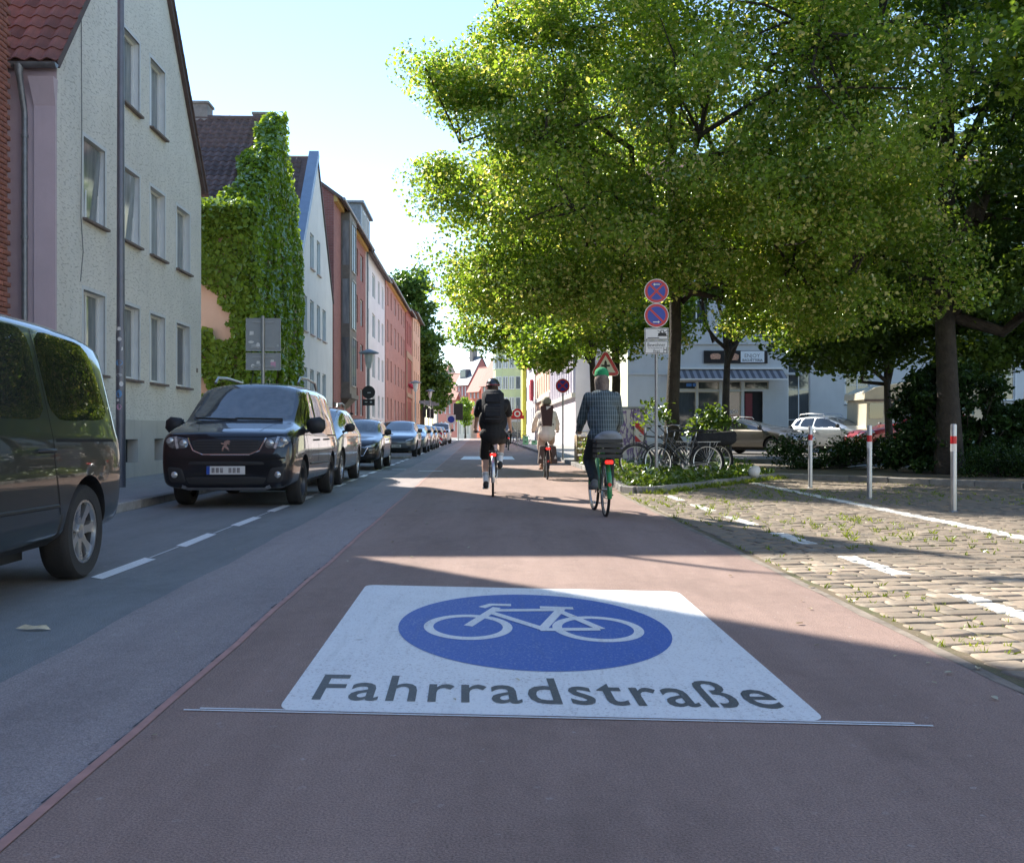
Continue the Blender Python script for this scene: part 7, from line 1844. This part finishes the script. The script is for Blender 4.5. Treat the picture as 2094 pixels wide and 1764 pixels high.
# red white barrier at the parked row
bo = S(-2.75, 69.3); ba = thing('barrier_board', 'red and white striped warning board tilted beside the parked cars', 'barrier', bo, R(5))
MB().tube([(0, .03, 0), (0, .03, .9)], .025, 8).build('post', M_POLE, ba); t = NT('red_white_stripes'); co = t.coord('Object'); sep = t.new('SeparateXYZ'); t.link(co, sep.inputs[0])
t.setp(Base_Color=t.mix(t.math('GREATER_THAN', t.math('FRACT', t.math('MULTIPLY', t.math('ADD', sep.outputs[0], sep.outputs[2]), 2.6)), .5), (.74, .74, .72), (.55, .02, .025)), Roughness=.4); M_STRIPE = t.m
MB().b2((-.2, -.02, .25), (.2, .0, 1.15)).build('striped_board', M_STRIPE, ba)
# ---- bollards
def bollard_proto():
    mb = MB().lathe([(.038, 0), (.038, 1.14), (.034, 1.155), (.001, 1.16)], 20); return smooth(mb.mesh('post'), 40), smooth(MB().lathe([(.0385, .90), (.0390, .90), (.0390, 1.0), (.0385, 1.0)], 20).mesh('red_band'), 40), smooth(MB().lathe([(.0385, .80), (.0390, .80), (.0390, .898), (.0385, .898)], 20).mesh('white_band'), 40)
bm_ = bollard_proto(); bm_[0].materials.append(mat('bollard_steel', (.45, .46, .47), .4, .75, var=.12, scale=6)); bm_[1].materials.append(M_SRED); bm_[2].materials.append(M_SWHITE)
for (px, py, lab) in ((1657, 999, 'steel bollard with red and white bands nearest the planting bed'), (1778, 1021, 'middle one of three steel bollards with red and white bands'), (1950, 1048, 'steel bollard with red and white bands nearest the camera')):
    p = G(px, py); o = thing('bollard', lab, 'bollard', p, 0, 'bollards along the cobbled strip')
    for nm, me in zip(('post', 'red_band', 'white_band'), bm_): link(nm, me, None, o)
    MB().lathe([(.038, .0), (.075, .004), (.075, .012), (.039, .03)], 20).build('base_collar', M_POLE, o, 40)
# ---- cabinet with graffiti, beacon, crates, planter, ball
t = NT('graffiti_paint'); co = t.coord('Object'); c = t.ramp(t.noise(t.mapping(co, (2.2, 2.2, .9)), 3.2, 3, .6), [(.42, (.68, .67, .68)), (.47, (.20, .13, .34)), (.53, (.22, .15, .36)), (.57, (.68, .66, .68)), (.66, (.68, .67, .68)), (.70, (.12, .10, .16))]); t.setp(Base_Color=c, Roughness=.6)
cb = thing('utility_cabinet', 'white utility cabinet with purple graffiti behind the parked bicycles', 'cabinet', (2.92, 24.2, .1), R(-8)); MB().b2((-.32, -.2, .06), (.32, .2, 1.5), .015).build('cabinet_body', t.m, cb); MB().b2((-.34, -.22, 1.5), (.34, .22, 1.55)).build('lid', M_SBACK, cb); MB().b2((-.33, -.21, 0), (.33, .21, .06)).build('plinth', M_SBACK, cb); MB().b2((-.005, -.206, .1), (.005, -.2, 1.48)).build('door_gap', M_SEAMC, cb)
bc = thing('guide_beacon', 'red and white striped guide beacon beside the graffiti cabinet', 'beacon', (2.96, 23.4, .1), 0); MB().tube([(0, .03, 0), (0, .03, 1.2)], .02, 8).build('post', M_POLE, bc); MB().b2((-.10, -.02, .72), (.10, .005, 1.16)).build('striped_board', M_STRIPE, bc)
M_GCR = mat('pale_green_crate', (.20, .45, .25), .5)
xc = A(1082, 882, 72).x
for k, (dx, dz, lab) in enumerate(((0, 0, 'lower green beer crate of the distant stack'), (0, .31, 'upper green beer crate of the distant stack'), (.62, 0, 'single green beer crate beside the distant stack'))):
    o = thing('beer_crate', lab, 'crate', (xc-.25+dx, 72, .11+dz), 0, 'green beer crates'); mb = MB()
    for (a, b) in (((-.2, -.15, 0), (.2, -.135, .3)), ((-.2, .135, 0), (.2, .15, .3)), ((-.2, -.135, 0), (-.185, .135, .3)), ((.185, -.135, 0), (.2, .135, .3)), ((-.2, -.15, 0), (.2, .15, .012))): mb.b2(a, b)
    mb.build('crate_wall', M_GCR, o); MB().b2((-.07, -.153, .18), (.07, -.149, .24)).build('grip_hole', M_DARKIN, o)
pl_ = thing('wooden_planter', 'wooden crate planter among the roadside flowers', 'planter', (2.3, 31.8, .1), R(8)); M_WOOD = mat('weathered_wood', (.42, .32, .20), .8, var=.25, scale=8, bump=.3)
for k in range(4): MB().b2((-.3, -.2, .05+k*.2), (.3, -.18, .2+k*.2)).build('slat', M_WOOD, pl_)
for sx in (-1, 1): MB().b2((sx*.3, -.2, 0), (sx*.27, .2, .85)).build('side_board', M_WOOD, pl_)
put_text('lettering', 'M', pl_, -.08, .1, .48, .12, -.205, M_SBLK, .02)
p = G(1542, 976, .1); bl_ = fuse('white_ball', [], [(V3((0, 0, .12)), (.125, .12, .12)), (V3((.05, .02, .15)), (.09, .08, .1))], .012, mat('white_plastic', (.72, .70, .68), .5, var=.1, bump=.5, bscale=8, dist=.03), None); bl_.location = (p.x, p.y, p.z); tag(bl_, 'round white plastic ball lying at the edge of the bed', 'ball')
# ---- litter and fallen leaves
M_DRY = leafmat('dry_leaves', (.30, .22, .12), (.50, .42, .28), None, .2, (1, 1, 1))
rg = np.random.default_rng(77)
fl = bpy.data.objects.new('fallen_bract', None)
p = G(66, 1289); mb = MB(); mb.add([(-.09, 0, .012), (-.05, .025, .03), (.0, .02, .022), (.06, .03, .026), (.10, .0, .006), (.04, -.02, .016), (-.02, -.015, .010)], [(0, 1, 2, 6), (2, 3, 5, 6), (3, 4, 5)]); o = mb.build('dry_leaf', mat('pale_dry_leaf', (.55, .47, .32), .8, var=.3, scale=20), None, 60, (p.x, p.y, .0)); tag(o, 'large curled dry leaf lying on the grey lane near the van', 'leaf')
n = 150; C = np.zeros((n, 3)); C[:, 1] = rg.uniform(2.4, 26, n); C[:, 0] = rg.uniform(-4.4, 4.2, n)+TAN*C[:, 1]
k = n//2; C[:k, 0] = 1.9+rg.normal(size=k)*.35+rg.random(k)*.3; C[:, 2] = .017; N, Aa = orient(rg, n, 6, 0)
o = link('leaf_litter', leaf_mesh('leaf_litter', C, rg.uniform(.02, .055, n), N, Aa, rg.random(n)*.8, .6), M_DRY); tag(o, 'scattered dry leaf bits on the road', 'leaf litter', kind='stuff')
